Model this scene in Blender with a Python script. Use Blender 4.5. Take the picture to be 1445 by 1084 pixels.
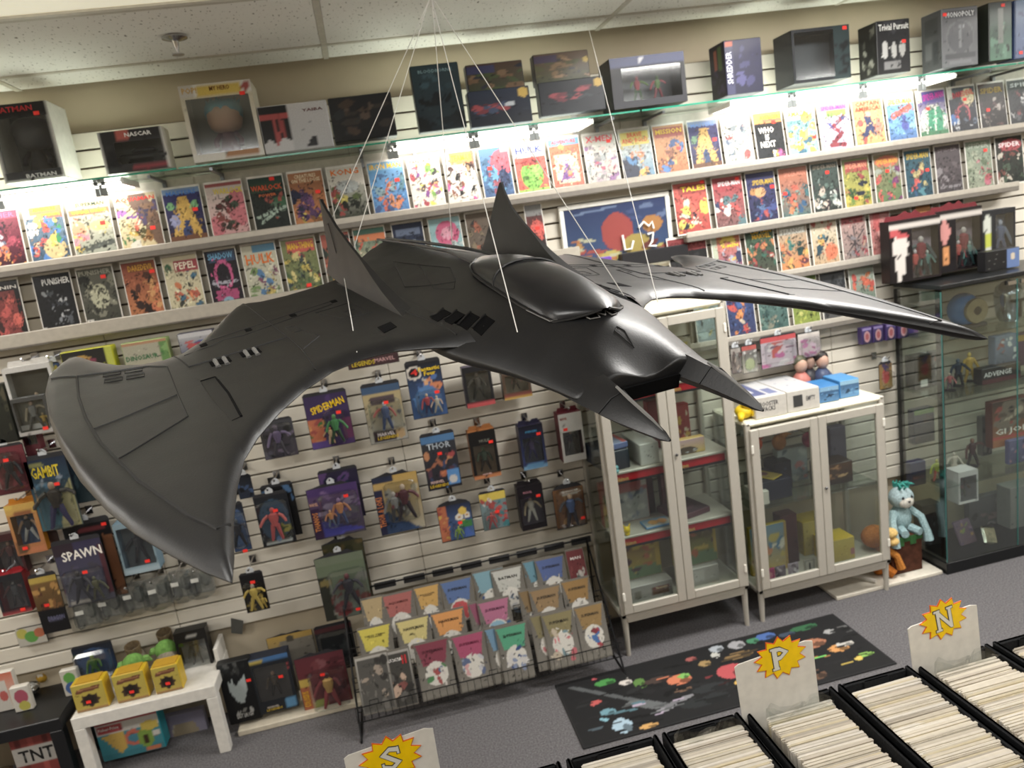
import bpy, bmesh, math, random
import numpy as np
from math import sin, cos, pi, radians, atan2, hypot
from mathutils import Vector, Matrix

for _o in list(bpy.data.objects):
    bpy.data.objects.remove(_o)
scene = bpy.context.scene
COL = scene.collection

# ------------------------------------------------------------------ camera
CAM_F, CAM_YAW, CAM_PITCH, CAM_ROLL = 1040.76, .1696, -.2070, -.1473   # focal length in pixels of a 1445 px wide frame
CAM_POS = Vector((0.0, -3.6785, 2.2234))
_fw = Vector((sin(CAM_YAW) * cos(CAM_PITCH), cos(CAM_YAW) * cos(CAM_PITCH), sin(CAM_PITCH)))
_r0 = Vector((cos(CAM_YAW), -sin(CAM_YAW), 0))
_u0 = _r0.cross(_fw)
_rt = _r0 * cos(CAM_ROLL) + _u0 * sin(CAM_ROLL)
_up = _u0 * cos(CAM_ROLL) - _r0 * sin(CAM_ROLL)
cd = bpy.data.cameras.new('camera')
cd.sensor_fit = 'HORIZONTAL'; cd.sensor_width = 36.0
cd.lens = 36.0 * CAM_F / 1445.0
cd.clip_start = .05; cd.clip_end = 60
cam = bpy.data.objects.new('camera', cd); COL.objects.link(cam)
cam.matrix_world = Matrix.Translation(CAM_POS) @ Matrix((_rt, _up, -_fw)).transposed().to_4x4()
cd.dof.use_dof = True; cd.dof.focus_distance = 1.25; cd.dof.aperture_fstop = 6.5
scene.camera = cam

def ray(px, py):
    return _rt * ((px - 722.5) / CAM_F) - _up * ((py - 542.0) / CAM_F) + _fw
def aty(px, py, y):            # where the sight line meets a plane parallel to the shop wall
    d = ray(px, py); return CAM_POS + d * ((y - CAM_POS.y) / d.y)
def atz(px, py, z):            # ... or a level plane
    d = ray(px, py); return CAM_POS + d * ((z - CAM_POS.z) / d.z)
def R4(p, y):                  # four picked corners TL TR BR BL of an upright face at depth y -> x centre, bottom z, width, height
    a, b, c, d = [aty(p[i], p[i + 1], y) for i in (0, 2, 4, 6)]
    x0 = (a.x + d.x) / 2; x1 = (b.x + c.x) / 2; z1 = (a.z + b.z) / 2; z0 = (c.z + d.z) / 2
    return (x0 + x1) / 2, z0, x1 - x0, z1 - z0

# ------------------------------------------------------------------ world, exposure
w = bpy.data.worlds.new('world'); scene.world = w; w.use_nodes = True
w.node_tree.nodes['Background'].inputs[0].default_value = (.9, .92, 1, 1)
w.node_tree.nodes['Background'].inputs[1].default_value = .08
vs = scene.view_settings
vs.view_transform = 'Standard'; vs.look = 'None'; vs.gamma = 1.0; vs.use_curve_mapping = False
vs.exposure = 0.48
CEIL_Z = 3.09
TROFFER_POWER = 60.0           # each recessed ceiling light, watts
STRIP_STRENGTH = 5.2          # under-shelf light panels
# recessed ceiling lights, the last two added unseen to brighten the wall: centre x, y, share of full power (their housings are built with the ceiling)
TROFFERS = [(-.65, -1.2175, 0), (-.65, -3.1825, .34), (-.65, -5.1475, .2), (1.95, -3.1825, .3), (1.95, -5.1475, .2), (4.55, -3.1825, .5), (4.55, -5.1475, .2), (-3.25, -3.1825, .6), (1.95, -1.2175, 1.0), (4.55, -1.2175, .8), (-3.25, -1.2175, .5)]
for x, y, pw in TROFFERS:
    if not pw: continue
    l = bpy.data.lights.new('troffer_lamp', 'AREA'); l.shape = 'RECTANGLE'; l.size = 1.15; l.size_y = .52
    l.energy = TROFFER_POWER * pw; l.color = (1, .975, .935)
    lo = bpy.data.objects.new('troffer_lamp', l); COL.objects.link(lo); lo.location = (x, y, CEIL_Z - .012)

# ------------------------------------------------------------------ colours and materials
def lin(h):
    h = h.lstrip('#'); c = [int(h[i:i + 2], 16) / 255 for i in (0, 2, 4)]
    return [x / 12.92 if x <= .04045 else ((x + .055) / 1.055) ** 2.4 for x in c]
MATS = {}
def mat(hexc, rough=.5, metal=0.0, var=.06, scale=40.0, bump=0.0, spec=.5, emit=0.0, name=None):
    key = (hexc, rough, metal, var, scale, bump, spec, emit)
    if key in MATS: return MATS[key]
    m = bpy.data.materials.new(name or 'surface_' + hexc); m.use_nodes = True
    nt = m.node_tree; p = nt.nodes['Principled BSDF']
    c = lin(hexc)
    tc = nt.nodes.new('ShaderNodeTexCoord'); nz = nt.nodes.new('ShaderNodeTexNoise'); nz.inputs['Scale'].default_value = scale
    nt.links.new(tc.outputs['Object'], nz.inputs['Vector'])
    rp = nt.nodes.new('ShaderNodeValToRGB')
    rp.color_ramp.elements[0].position = .3; rp.color_ramp.elements[1].position = .7
    rp.color_ramp.elements[0].color = [x * (1 - var) for x in c] + [1]
    rp.color_ramp.elements[1].color = [min(1, x * (1 + var)) for x in c] + [1]
    nt.links.new(nz.outputs['Fac'], rp.inputs['Fac']); nt.links.new(rp.outputs['Color'], p.inputs['Base Color'])
    p.inputs['Roughness'].default_value = rough; p.inputs['Metallic'].default_value = metal
    p.inputs['Specular IOR Level'].default_value = spec
    if bump:
        b = nt.nodes.new('ShaderNodeBump'); b.inputs['Strength'].default_value = bump; b.inputs['Distance'].default_value = .004
        nt.links.new(nz.outputs['Fac'], b.inputs['Height']); nt.links.new(b.outputs['Normal'], p.inputs['Normal'])
    if emit:
        p.inputs['Emission Color'].default_value = c + [1]; p.inputs['Emission Strength'].default_value = emit
    MATS[key] = m
    return m
def ink_mat(name, rough, coat=0.0):      # printed colours carried by the surface itself
    m = bpy.data.materials.new(name); m.use_nodes = True; nt = m.node_tree; p = nt.nodes['Principled BSDF']
    a = nt.nodes.new('ShaderNodeAttribute'); a.attribute_name = 'ink'
    nz = nt.nodes.new('ShaderNodeTexNoise'); nz.inputs['Scale'].default_value = 220; tc = nt.nodes.new('ShaderNodeTexCoord')
    nt.links.new(tc.outputs['Object'], nz.inputs['Vector'])
    mr = nt.nodes.new('ShaderNodeMapRange'); mr.inputs['To Min'].default_value = .75; mr.inputs['To Max'].default_value = 1.2
    nt.links.new(nz.outputs['Fac'], mr.inputs['Value'])
    mx = nt.nodes.new('ShaderNodeMix'); mx.data_type = 'RGBA'; mx.blend_type = 'MULTIPLY'; mx.inputs[0].default_value = 1
    nt.links.new(a.outputs['Color'], mx.inputs[6]); nt.links.new(mr.outputs['Result'], mx.inputs[7])
    hs = nt.nodes.new('ShaderNodeHueSaturation'); hs.inputs['Saturation'].default_value = .85; hs.inputs['Value'].default_value = .8
    nt.links.new(mx.outputs[2], hs.inputs['Color']); nt.links.new(hs.outputs['Color'], p.inputs['Base Color'])
    p.inputs['Roughness'].default_value = rough; p.inputs['Coat Weight'].default_value = coat; p.inputs['Coat Roughness'].default_value = .12; p.inputs['Specular IOR Level'].default_value = .35
    return m
INK = ink_mat('printed_card', .45, .06)
INK_MATTE = ink_mat('printed_cloth', .8)
FIGMAT = ink_mat('painted_plastic', .45)
def clear_mat(name, tint, gloss_rough=.04, base=.04, edge=.5):
    m = bpy.data.materials.new(name); m.use_nodes = True; nt = m.node_tree; nt.nodes.clear()
    o = nt.nodes.new('ShaderNodeOutputMaterial'); mx = nt.nodes.new('ShaderNodeMixShader')
    t = nt.nodes.new('ShaderNodeBsdfTransparent'); t.inputs[0].default_value = lin(tint) + [1]
    g = nt.nodes.new('ShaderNodeBsdfGlossy'); g.inputs['Roughness'].default_value = gloss_rough
    lw = nt.nodes.new('ShaderNodeLayerWeight'); lw.inputs['Blend'].default_value = .35
    nz = nt.nodes.new('ShaderNodeTexNoise'); nz.inputs['Scale'].default_value = 25
    bp = nt.nodes.new('ShaderNodeBump'); bp.inputs['Strength'].default_value = .25 if base > .05 else .02; bp.inputs['Distance'].default_value = .004
    nt.links.new(nz.outputs['Fac'], bp.inputs['Height']); nt.links.new(bp.outputs['Normal'], g.inputs['Normal'])
    mr = nt.nodes.new('ShaderNodeMapRange'); mr.inputs['To Min'].default_value = base; mr.inputs['To Max'].default_value = edge
    nt.links.new(lw.outputs['Facing'], mr.inputs['Value']); nt.links.new(mr.outputs['Result'], mx.inputs[0])
    nt.links.new(t.outputs[0], mx.inputs[1]); nt.links.new(g.outputs[0], mx.inputs[2]); nt.links.new(mx.outputs[0], o.inputs[0])
    return m
CLEAR = clear_mat('clear_plastic', 'f4f6f6', .1, .04, .4)
GLASS = clear_mat('cabinet_glass', 'f6faf8', .02, .035, .4)
GREENGLASS = clear_mat('shelf_glass', 'f0f7f3', .02, .05, .45)
GLASSEDGE = mat('2a9478', .15, 0, .05)

WHITE = mat('e6e2d8', .45); CHROME = mat('c9c9cc', .2, 1.0); BLACK = mat('141416', .45); RED_ST = mat('ff3a30', .5)
CREAM = mat('ded4bd', .6)

# ------------------------------------------------------------------ mesh building
class MB:
    def __init__(s): s.v = []; s.f = []; s.c = []
    def add(s, vs, fs, col=None):
        n = len(s.v); s.v += [tuple(v) for v in vs]; s.f += [tuple(i + n for i in f) for f in fs]
        s.c += [col] * len(vs); return s
    def box(s, c, d, col=None, rx=0, ry=0, rz=0):
        x, y, z = d[0] / 2, d[1] / 2, d[2] / 2
        vs = [(-x, -y, -z), (x, -y, -z), (x, y, -z), (-x, y, -z), (-x, -y, z), (x, -y, z), (x, y, z), (-x, y, z)]
        if rx or ry or rz:
            M = Matrix.Rotation(rz, 3, 'Z') @ Matrix.Rotation(ry, 3, 'Y') @ Matrix.Rotation(rx, 3, 'X'); vs = [M @ Vector(v) for v in vs]
        return s.add([(v[0] + c[0], v[1] + c[1], v[2] + c[2]) for v in vs], [(0, 3, 2, 1), (4, 5, 6, 7), (0, 1, 5, 4), (1, 2, 6, 5), (2, 3, 7, 6), (3, 0, 4, 7)], col)
    def bb(s, c, d, b=.004, col=None):      # chamfered box
        x, y, z = d[0] / 2, d[1] / 2, d[2] / 2; b = min(b, x * .9, y * .9, z * .9)
        rings = []
        for zz, ins in ((-z, b), (-z + b, 0), (z - b, 0), (z, b)):
            X, Y = x - ins, y - ins
            rings.append([(-X + b, -Y), (X - b, -Y), (X, -Y + b), (X, Y - b), (X - b, Y), (-X + b, Y), (-X, Y - b), (-X, -Y + b)] if True else 0)
            rings[-1] = [(p[0] + c[0], p[1] + c[1], zz + c[2]) for p in rings[-1]]
        vs = sum(rings, []); fs = []
        for k in range(3):
            for i in range(8):
                j = (i + 1) % 8; fs.append((k * 8 + i, k * 8 + j, k * 8 + 8 + j, k * 8 + 8 + i))
        fs.append(tuple(range(7, -1, -1))); fs.append(tuple(range(24, 32)))
        return s.add(vs, fs, col)
    def prism(s, poly, y0, y1, col=None):   # outline in x,z pulled through y
        n = len(poly); vs = [(p[0], y0, p[1]) for p in poly] + [(p[0], y1, p[1]) for p in poly]
        fs = [tuple(range(n)), tuple(range(2 * n - 1, n - 1, -1))] + [(i, n + i, n + (i + 1) % n, (i + 1) % n) for i in range(n)]
        return s.add(vs, fs, col)
    def slab(s, poly, z0, z1, col=None):    # outline in x,y pulled through z
        n = len(poly); vs = [(p[0], p[1], z0) for p in poly] + [(p[0], p[1], z1) for p in poly]
        fs = [tuple(range(n - 1, -1, -1)), tuple(range(n, 2 * n))] + [(i, (i + 1) % n, n + (i + 1) % n, n + i) for i in range(n)]
        return s.add(vs, fs, col)
    def tube(s, pts, r, n=6, col=None, cap=True):
        pts = [Vector(p) for p in pts]; rs = r if isinstance(r, (list, tuple)) else [r] * len(pts)
        t0 = (pts[1] - pts[0]).normalized(); a = t0.orthogonal().normalized(); vs = []; 
        for i, p in enumerate(pts):
            t = (pts[min(i + 1, len(pts) - 1)] - pts[max(i - 1, 0)]).normalized()
            a = (a - t * a.dot(t)).normalized(); b = t.cross(a)
            vs += [p + (a * cos(2 * pi * k / n) + b * sin(2 * pi * k / n)) * rs[i] for k in range(n)]
        fs = [(i * n + k, i * n + (k + 1) % n, (i + 1) * n + (k + 1) % n, (i + 1) * n + k) for i in range(len(pts) - 1) for k in range(n)]
        if cap: fs += [tuple(range(n - 1, -1, -1)), tuple(range((len(pts) - 1) * n, len(pts) * n))]
        return s.add(vs, fs, col)
    def ball(s, c, r, seg=10, rings=7, col=None, sq=1.0):
        if not isinstance(r, (list, tuple)): r = (r, r, r)
        pw = lambda t: math.copysign(abs(t) ** sq, t)
        vs = [(c[0], c[1], c[2] + r[2])]
        for i in range(1, rings):
            th = pi * i / rings
            for k in range(seg):
                ph = 2 * pi * k / seg
                vs.append((c[0] + r[0] * pw(sin(th)) * pw(cos(ph)), c[1] + r[1] * pw(sin(th)) * pw(sin(ph)), c[2] + r[2] * pw(cos(th))))
        vs.append((c[0], c[1], c[2] - r[2])); L = len(vs) - 1
        fs = [(0, 1 + k, 1 + (k + 1) % seg) for k in range(seg)]
        for i in range(rings - 2):
            for k in range(seg):
                a = 1 + i * seg + k; b = 1 + i * seg + (k + 1) % seg; fs.append((a, a + seg, b + seg, b))
        fs += [(L, 1 + (rings - 2) * seg + (k + 1) % seg, 1 + (rings - 2) * seg + k) for k in range(seg)]
        return s.add(vs, fs, col)
    def lathe(s, prof, n=16, c=(0, 0, 0), col=None):
        vs = []
        for r, z in prof: vs += [(c[0] + r * cos(2 * pi * k / n), c[1] + r * sin(2 * pi * k / n), c[2] + z) for k in range(n)]
        fs = [(i * n + k, i * n + (k + 1) % n, (i + 1) * n + (k + 1) % n, (i + 1) * n + k) for i in range(len(prof) - 1) for k in range(n)]
        fs += [tuple(range(n - 1, -1, -1)), tuple(range((len(prof) - 1) * n, len(prof) * n))]
        return s.add(vs, fs, col)
    def mesh(s, name, m, smooth=False):
        me = bpy.data.meshes.new(name); me.from_pydata(s.v, [], s.f); me.materials.append(m)
        if any(c is not None for c in s.c):
            at = me.attributes.new('ink', 'FLOAT_COLOR', 'POINT'); buf = []
            lc = {}
            for c in s.c:
                if c not in lc: lc[c] = (lin(c) if c else [.5, .5, .5]) + [1]
                buf += lc[c]
            at.data.foreach_set('color', buf)
        if smooth:
            me.polygons.foreach_set('use_smooth', [True] * len(me.polygons))
            if smooth != 'all':
                try: me.set_sharp_from_angle(angle=radians(40))
                except Exception: pass
        me.update(); return me
    def build(s, name, m, parent=None, loc=(0, 0, 0), rot=(0, 0, 0), smooth=False):
        return link(name, s.mesh(name, m, smooth), parent, loc, rot)
def link(name, data, parent=None, loc=(0, 0, 0), rot=(0, 0, 0)):
    o = bpy.data.objects.new(name, data); COL.objects.link(o); o.location = loc; o.rotation_euler = rot
    if parent is not None: o.parent = parent
    return o
def tag(o, label, cat, group=None):
    o['label'] = label; o['category'] = cat
    if group: o['group'] = group
    return o
def struct(o): o['kind'] = 'structure'; return o
def thing(name, label, cat, loc=(0, 0, 0), rz=0.0, group=None):
    return tag(link(name, None, None, loc, (0, 0, rz)), label, cat, group)

# lettering: collected and converted in one pass at the end
TEXTS = []
def text(parent, s, x, z, w_, h, col, y=-.001, name='lettering', rot=0.0, face='front', shear=0.0, keep=False):
    TEXTS.append((parent, s, x, z, w_, h, col, y, name, rot, face, shear, keep))
def flush_text():
    objs = []
    for t in TEXTS:
        cu = bpy.data.curves.new('lettering', 'FONT'); cu.body = t[1]; cu.size = 1; cu.resolution_u = 1; cu.shear = t[11]; cu.offset = .018
        cu.space_line = .85; cu.align_x = 'CENTER'
        o = bpy.data.objects.new('lettering_source', cu); COL.objects.link(o); objs.append(o)
    bpy.context.view_layer.update(); dg = bpy.context.evaluated_depsgraph_get()
    res = [bpy.data.meshes.new_from_object(o.evaluated_get(dg)) for o in objs]
    for o in objs:
        cu = o.data; bpy.data.objects.remove(o); bpy.data.curves.remove(cu)
    for t, me in zip(TEXTS, res):
        parent, s, x, z, W, H, col, y, name, rot, face, sh, keep = t
        n = len(me.vertices)
        if n == 0: continue
        co = np.empty(n * 3, np.float32); me.vertices.foreach_get('co', co); co = co.reshape(-1, 3)
        lo = co.min(0); hi = co.max(0); sx = W / max(hi[0] - lo[0], 1e-6); sz = H / max(hi[1] - lo[1], 1e-6)
        if keep: sx = sz = min(sx, sz)
        a = (co[:, 0] - (lo[0] + hi[0]) / 2) * sx; b = (co[:, 1] - (lo[1] + hi[1]) / 2) * sz
        A = a * cos(rot) - b * sin(rot) + x; B = a * sin(rot) + b * cos(rot) + z
        if face == 'front': out = np.stack([A, np.full(n, y), B], 1)
        elif face == 'left': out = np.stack([np.full(n, y), -A, B], 1)
        else: out = np.stack([A, B, np.full(n, y)], 1)          # lying flat, read from the front
        me.vertices.foreach_set('co', out.astype(np.float32).ravel()); me.update()
        me.materials.clear(); me.materials.append(mat(col, .45, 0, .02)); me.name = name
        link(name, me, parent)

# painted print: a small language of flat shapes over a ground, as ink on a fine grid
def _c(h): return np.array(lin(h))
def paint(W, H, bg, ops='', seed=0, fine=0):
    ys, xs = np.mgrid[0:H, 0:W]; X = (xs + .0) / (W - 1); Y = (ys + .0) / (H - 1)
    rng = random.Random(seed)
    b = bg.split('>'); c0 = _c(b[0]); c1 = _c(b[-1])
    A = c0 + (c1 - c0) * (1 - Y)[..., None]                     # first colour on top
    asp = 1.45
    def put(m, c): A[m] = _c(c)
    for op in [o.split() for o in ops.split(';') if o.strip()]:
        k = op[0]
        if k == 'r': x0, y0, x1, y1 = map(float, op[1:5]); put((X >= x0) & (X <= x1) & (Y >= y0) & (Y <= y1), op[5])
        elif k == 'e': cx, cy, rx, ry = map(float, op[1:5]); put(((X - cx) / rx) ** 2 + ((Y - cy) / ry) ** 2 < 1, op[5])
        elif k == 'o':
            cx, cy, rx, ry = map(float, op[1:5]); d = ((X - cx) / rx) ** 2 + ((Y - cy) / ry) ** 2; put((d < 1) & (d > .55), op[5])
        elif k == 'l':
            x0, y0, x1, y1, wd = map(float, op[1:6]); dx, dy = x1 - x0, y1 - y0; t = np.clip(((X - x0) * dx + (Y - y0) * dy) / (dx * dx + dy * dy + 1e-9), 0, 1)
            put((X - x0 - t * dx) ** 2 + (Y - y0 - t * dy) ** 2 < wd * wd, op[6])
        elif k == 'p':
            P = list(map(float, op[1:-1])); n = len(P) // 2; ins = np.zeros(X.shape, bool)
            for i in range(n):
                ax, ay = P[2 * i], P[2 * i + 1]; bx, by = P[(2 * i + 2) % (2 * n)], P[(2 * i + 3) % (2 * n)]
                cnd = ((ay > Y) != (by > Y)) & (X < (bx - ax) * (Y - ay) / (by - ay + 1e-9) + ax); ins ^= cnd
            put(ins, op[-1])
        elif k == 'b':   # scattered brushwork: count, area, size, colours
            n = int(op[1]); x0, y0, x1, y1, sz = map(float, op[2:7]); cs = op[7].split(',')
            for i in range(n):
                cx = rng.uniform(x0, x1); cy = rng.uniform(y0, y1); an = rng.uniform(0, pi); a_ = sz * rng.uniform(.5, 1.3); b_ = a_ * rng.uniform(.3, .8)
                u = (X - cx) * cos(an) + (Y - cy) * asp * sin(an); v = -(X - cx) * sin(an) + (Y - cy) * asp * cos(an)
                put((u / a_) ** 2 + (v / b_) ** 2 < 1, cs[i % len(cs)])
    if fine:                       # line work and small dabs in the colours already laid down
        for i in range(fine):
            gx_, gy_ = rng.randrange(W), rng.randrange(int(H * .06), max(int(H * .06) + 1, int(H * .8)))
            c = A[gy_, gx_].copy() * rng.choice((.2, .35, .6, 1.0, 1.4, .8)); cx = X[0, gx_] + rng.uniform(-.12, .12); cy = Y[gy_, 0] + rng.uniform(-.08, .08)
            an = rng.uniform(0, pi); a_ = rng.uniform(.018, .065); b_ = rng.uniform(.010, .024)
            u = (X - cx) * cos(an) + (Y - cy) * asp * sin(an); v = -(X - cx) * sin(an) + (Y - cy) * asp * cos(an)
            A[(u / a_) ** 2 + (v / b_) ** 2 < 1] = np.minimum(c, .95)
    return A
def sheet(name, w_, h, art, parent, m=None, loc=(0, 0, 0), rot=(0, 0, 0), flat=False, x0=None):
    H, W = art.shape[:2]; xs = np.linspace(-w_ / 2, w_ / 2, W); zs = np.linspace(0, h, H)
    g = np.zeros((H, W, 3), np.float32); g[..., 0] = xs[None, :]
    if flat: g[..., 1] = zs[:, None]
    else: g[..., 2] = zs[:, None]
    me = bpy.data.meshes.new(name); idx = np.arange(H * W).reshape(H, W)
    q = np.stack([idx[:-1, :-1], idx[:-1, 1:], idx[1:, 1:], idx[1:, :-1]], -1).reshape(-1, 4)
    me.vertices.add(H * W); me.vertices.foreach_set('co', g.ravel())
    me.loops.add(q.size); me.loops.foreach_set('vertex_index', q.ravel().astype(np.int32))
    me.polygons.add(len(q)); me.polygons.foreach_set('loop_start', np.arange(0, q.size, 4, dtype=np.int32)); me.polygons.foreach_set('loop_total', np.full(len(q), 4, np.int32))
    me.update(calc_edges=True); me.materials.append(m or INK)
    at = me.attributes.new('ink', 'FLOAT_COLOR', 'POINT')
    at.data.foreach_set('color', np.concatenate([art.reshape(-1, 3), np.ones((H * W, 1))], 1).astype(np.float32).ravel())
    return link(name, me, parent, loc, rot)
# ================================================================== the room
X0, X1, YF = -3.9, 6.5, -6.8
def ceiling_mat():
    m = mat('b9b4a8', .9, 0, .05, 14, .25, .2, name='ceiling_tile'); nt = m.node_tree; p = nt.nodes['Principled BSDF']
    vo = nt.nodes.new('ShaderNodeTexNoise'); vo.inputs['Scale'].default_value = 95; vo.inputs['Detail'].default_value = 3; tc = nt.nodes.new('ShaderNodeTexCoord')
    mp = nt.nodes.new('ShaderNodeMapping'); mp.inputs['Scale'].default_value = (1, .45, 1)
    nt.links.new(tc.outputs['Object'], mp.inputs['Vector']); nt.links.new(mp.outputs['Vector'], vo.inputs['Vector'])
    rp = nt.nodes.new('ShaderNodeValToRGB'); rp.color_ramp.elements[0].position = .3; rp.color_ramp.elements[1].position = .37
    rp.color_ramp.elements[0].color = lin('827c70') + [1]; rp.color_ramp.elements[1].color = lin('f4f2ec') + [1]
    nt.links.new(vo.outputs['Fac'], rp.inputs['Fac']); nt.links.new(rp.outputs['Color'], p.inputs['Base Color'])
    return m
CEILM = ceiling_mat()
def carpet_mat():
    m = mat('4c4c50', .95, 0, .3, 160, .5, .1, name='carpet')
    return m
o = struct(MB().box(((X0 + X1) / 2, YF / 2, -.05), (X1 - X0, -YF, .1)).build('floor', mat('646264', .95, 0, .35, 130, .6, .1)))
ceil = struct(MB().box(((X0 + X1) / 2, YF / 2, CEIL_Z + .08), (X1 - X0, -YF, .1)).build('ceiling', mat('a8a398', .9)))
xl = [-3.9, -2.6, -1.3, 0.0, 1.3, 2.6, 3.9, 5.2, 6.5]
yl = [0.0, -.235] + [-.89 - .655 * k for k in range(10)]
tcache = {}
for i in range(len(xl) - 1):
    for j in range(len(yl) - 1):
        if yl[j + 1] < YF: continue
        cx, cy = (xl[i] + xl[i + 1]) / 2, (yl[j] + yl[j + 1]) / 2; dx, dy = xl[i + 1] - xl[i] - .022, yl[j] - yl[j + 1] - .022
        if any(abs(cx - a) < .1 and abs(cy - b) < .1 for a, b, _ in TROFFERS): continue
        k = (round(dx, 3), round(dy, 3))
        if k not in tcache: tcache[k] = MB().bb((0, 0, 0), (dx, dy, .022), .004).mesh('ceiling_tile', CEILM)
        link('ceiling_tile', tcache[k], ceil, (cx, cy, CEIL_Z + .013))
TB = mat('cfcabd', .5)
for x in xl[1:-1]: MB().box((x, YF / 2, CEIL_Z + .006), (.024, -YF, .012)).build('ceiling_grid_bar', TB, ceil)
for y in yl[1:]:
    if y > YF: MB().box(((X0 + X1) / 2, y, CEIL_Z + .005), (X1 - X0, .024, .012)).build('ceiling_grid_bar', TB, ceil)
LENS = mat('e9e3cc', .5, 0, .03, 60, 0, .5, .42)
for i, (x, y, _) in enumerate(TROFFERS):
    place = ['beyond the sprinkler, cut by the top left corner', 'over the bins, near left', 'at the front of the shop, left', 'over the bins, middle', 'at the front of the shop, middle', 'over the aisle, right', 'at the front of the shop, right', 'at the far left of the aisle', 'above the hanging jet', 'added unseen over the glass showcase', 'added unseen beyond the comic wall, left'][i]
    t = thing('ceiling_light', 'recessed ceiling light with smooth pale lens ' + place, 'ceiling light', (x, y, CEIL_Z))
    MB().box((0, 0, .012), (1.24, .6, .012)).build('lens', LENS, t)
    m = MB()
    for a, b, c, d in ((0, .305, 1.276, .022), (0, -.305, 1.276, .022), (.627, 0, .022, .588), (-.627, 0, .022, .588)): m.box((a, b, .01), (c, d, .024))
    m.build('frame', WHITE, t)

WALLM = mat('b9ad97', .8, 0, .04, 6, .05, .3)
wb = struct(MB().box(((X0 + X1) / 2, .08, CEIL_Z / 2), (X1 - X0, .1, CEIL_Z + .1)).build('wall_back', WALLM))
struct(MB().box((X0 - .05, YF / 2, CEIL_Z / 2), (.1, -YF, CEIL_Z + .1)).build('wall_left', WALLM))
struct(MB().box((X1 + .05, YF / 2, CEIL_Z / 2), (.1, -YF, CEIL_Z + .1)).build('wall_right', WALLM))
struct(MB().box(((X0 + X1) / 2, YF - .05, CEIL_Z / 2), (X1 - X0, .1, CEIL_Z + .1)).build('wall_front', WALLM))
# slat wall: boards with recessed grooves between them
SL0, SLP = .46, .0762
MB().box((1.25, .022, SL0 + 16 * SLP), (7.5, .012, 32 * SLP)).build('groove_backing', mat('4a3d2c', .8), wb)
SLAT = mat('d8d2c5', .5, 0, .03, 8)
for a, b in ((-2.5, -1.22), (-1.22, .0235), (.0235, 2.46), (2.46, 5.0)):
    me = MB().bb((0, 0, 0), (b - a - .002, .02, SLP - .009), .003).mesh('slat', SLAT)
    for k in range(32):
        link('slat', me, wb, ((a + b) / 2, .008, SL0 + (k + .5) * SLP))
# upright seams and two slotted standards
for i, px in enumerate(((805, 132), (1338, 60))):
    x = aty(px[0], px[1], -.005).x
    m = MB().box((0, 0, 0), (.03, .014, .34))
    m.build('slotted_upright', mat('d8d6d2', .35, .5), wb, (x, -.008, 2.76))
def peg(x, z, y):
    MB().tube([(0, 0, 0), (0, y, 0), (0, y - .012, .012)], .004, 5).box((0, -.004, 0), (.03, .006, .04)).build('peg_hook', CHROME, wb, (x, -.004, z))

# low white base boards along the wall
tag(MB().bb((0, 0, 0), (.84, .235, .03), .004).build('base_board', mat('cfc6b3', .5), None, (-.59, -.12, .015)), 'low cream base board under the standing packs beside the white table', 'base board')
tag(MB().bb((0, 0, 0), (.66, .36, .02), .003).build('base_board', mat('d8d2c4', .5), None, (2.50, -.18, .01)), 'low white base board under the plush toys beside the white cabinet', 'base board')

# ------------------------------------------------------------------ comic ledges
LEDGE = mat('b4aea3', .35, .1, .03, 12)
def ledge(x0, x1, z, y, label, fat=.028):
    t = thing('comic_ledge', label, 'shelf', ((x0 + x1) / 2, 0, z)); L = x1 - x0
    m = MB(); m.prism([(0, 0)] * 0 or [(-L / 2, -.012), (L / 2, -.012), (L / 2, -.002), (-L / 2, -.002)], y - .02, -.004); m.build('tray', LEDGE, t)
    MB().bb((0, y - .024, -.004), (L, .008, fat), .003).build('lip', mat('bdb7ac', .3, .2), t)
    MB().bb((0, y - .002, -.026), (L, .05, .03), .004).build('rail', mat('7d7871', .4, .2), t)
    return t
ROWZ = {1: 2.368, 2: 2.06, 3: 1.787, 4: 1.487}
ledge(-2.2, 4.4, ROWZ[1], -.083, 'long pale metal comic ledge of the topmost lit comic row')
ledge(-2.2, 1.05, ROWZ[2], -.07, 'pale metal comic ledge of the second row, left of the framed poster', .06)
ledge(1.62, 3.6, ROWZ[2], -.07, 'pale metal comic ledge of the second row, right of the framed poster')
ledge(1.62, 3.25, ROWZ[3], -.07, 'pale metal comic ledge of the third row, above the right wing')
ledge(1.55, 2.75, ROWZ[4], -.07, 'pale metal comic ledge of the lowest row, under the right wing')

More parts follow.
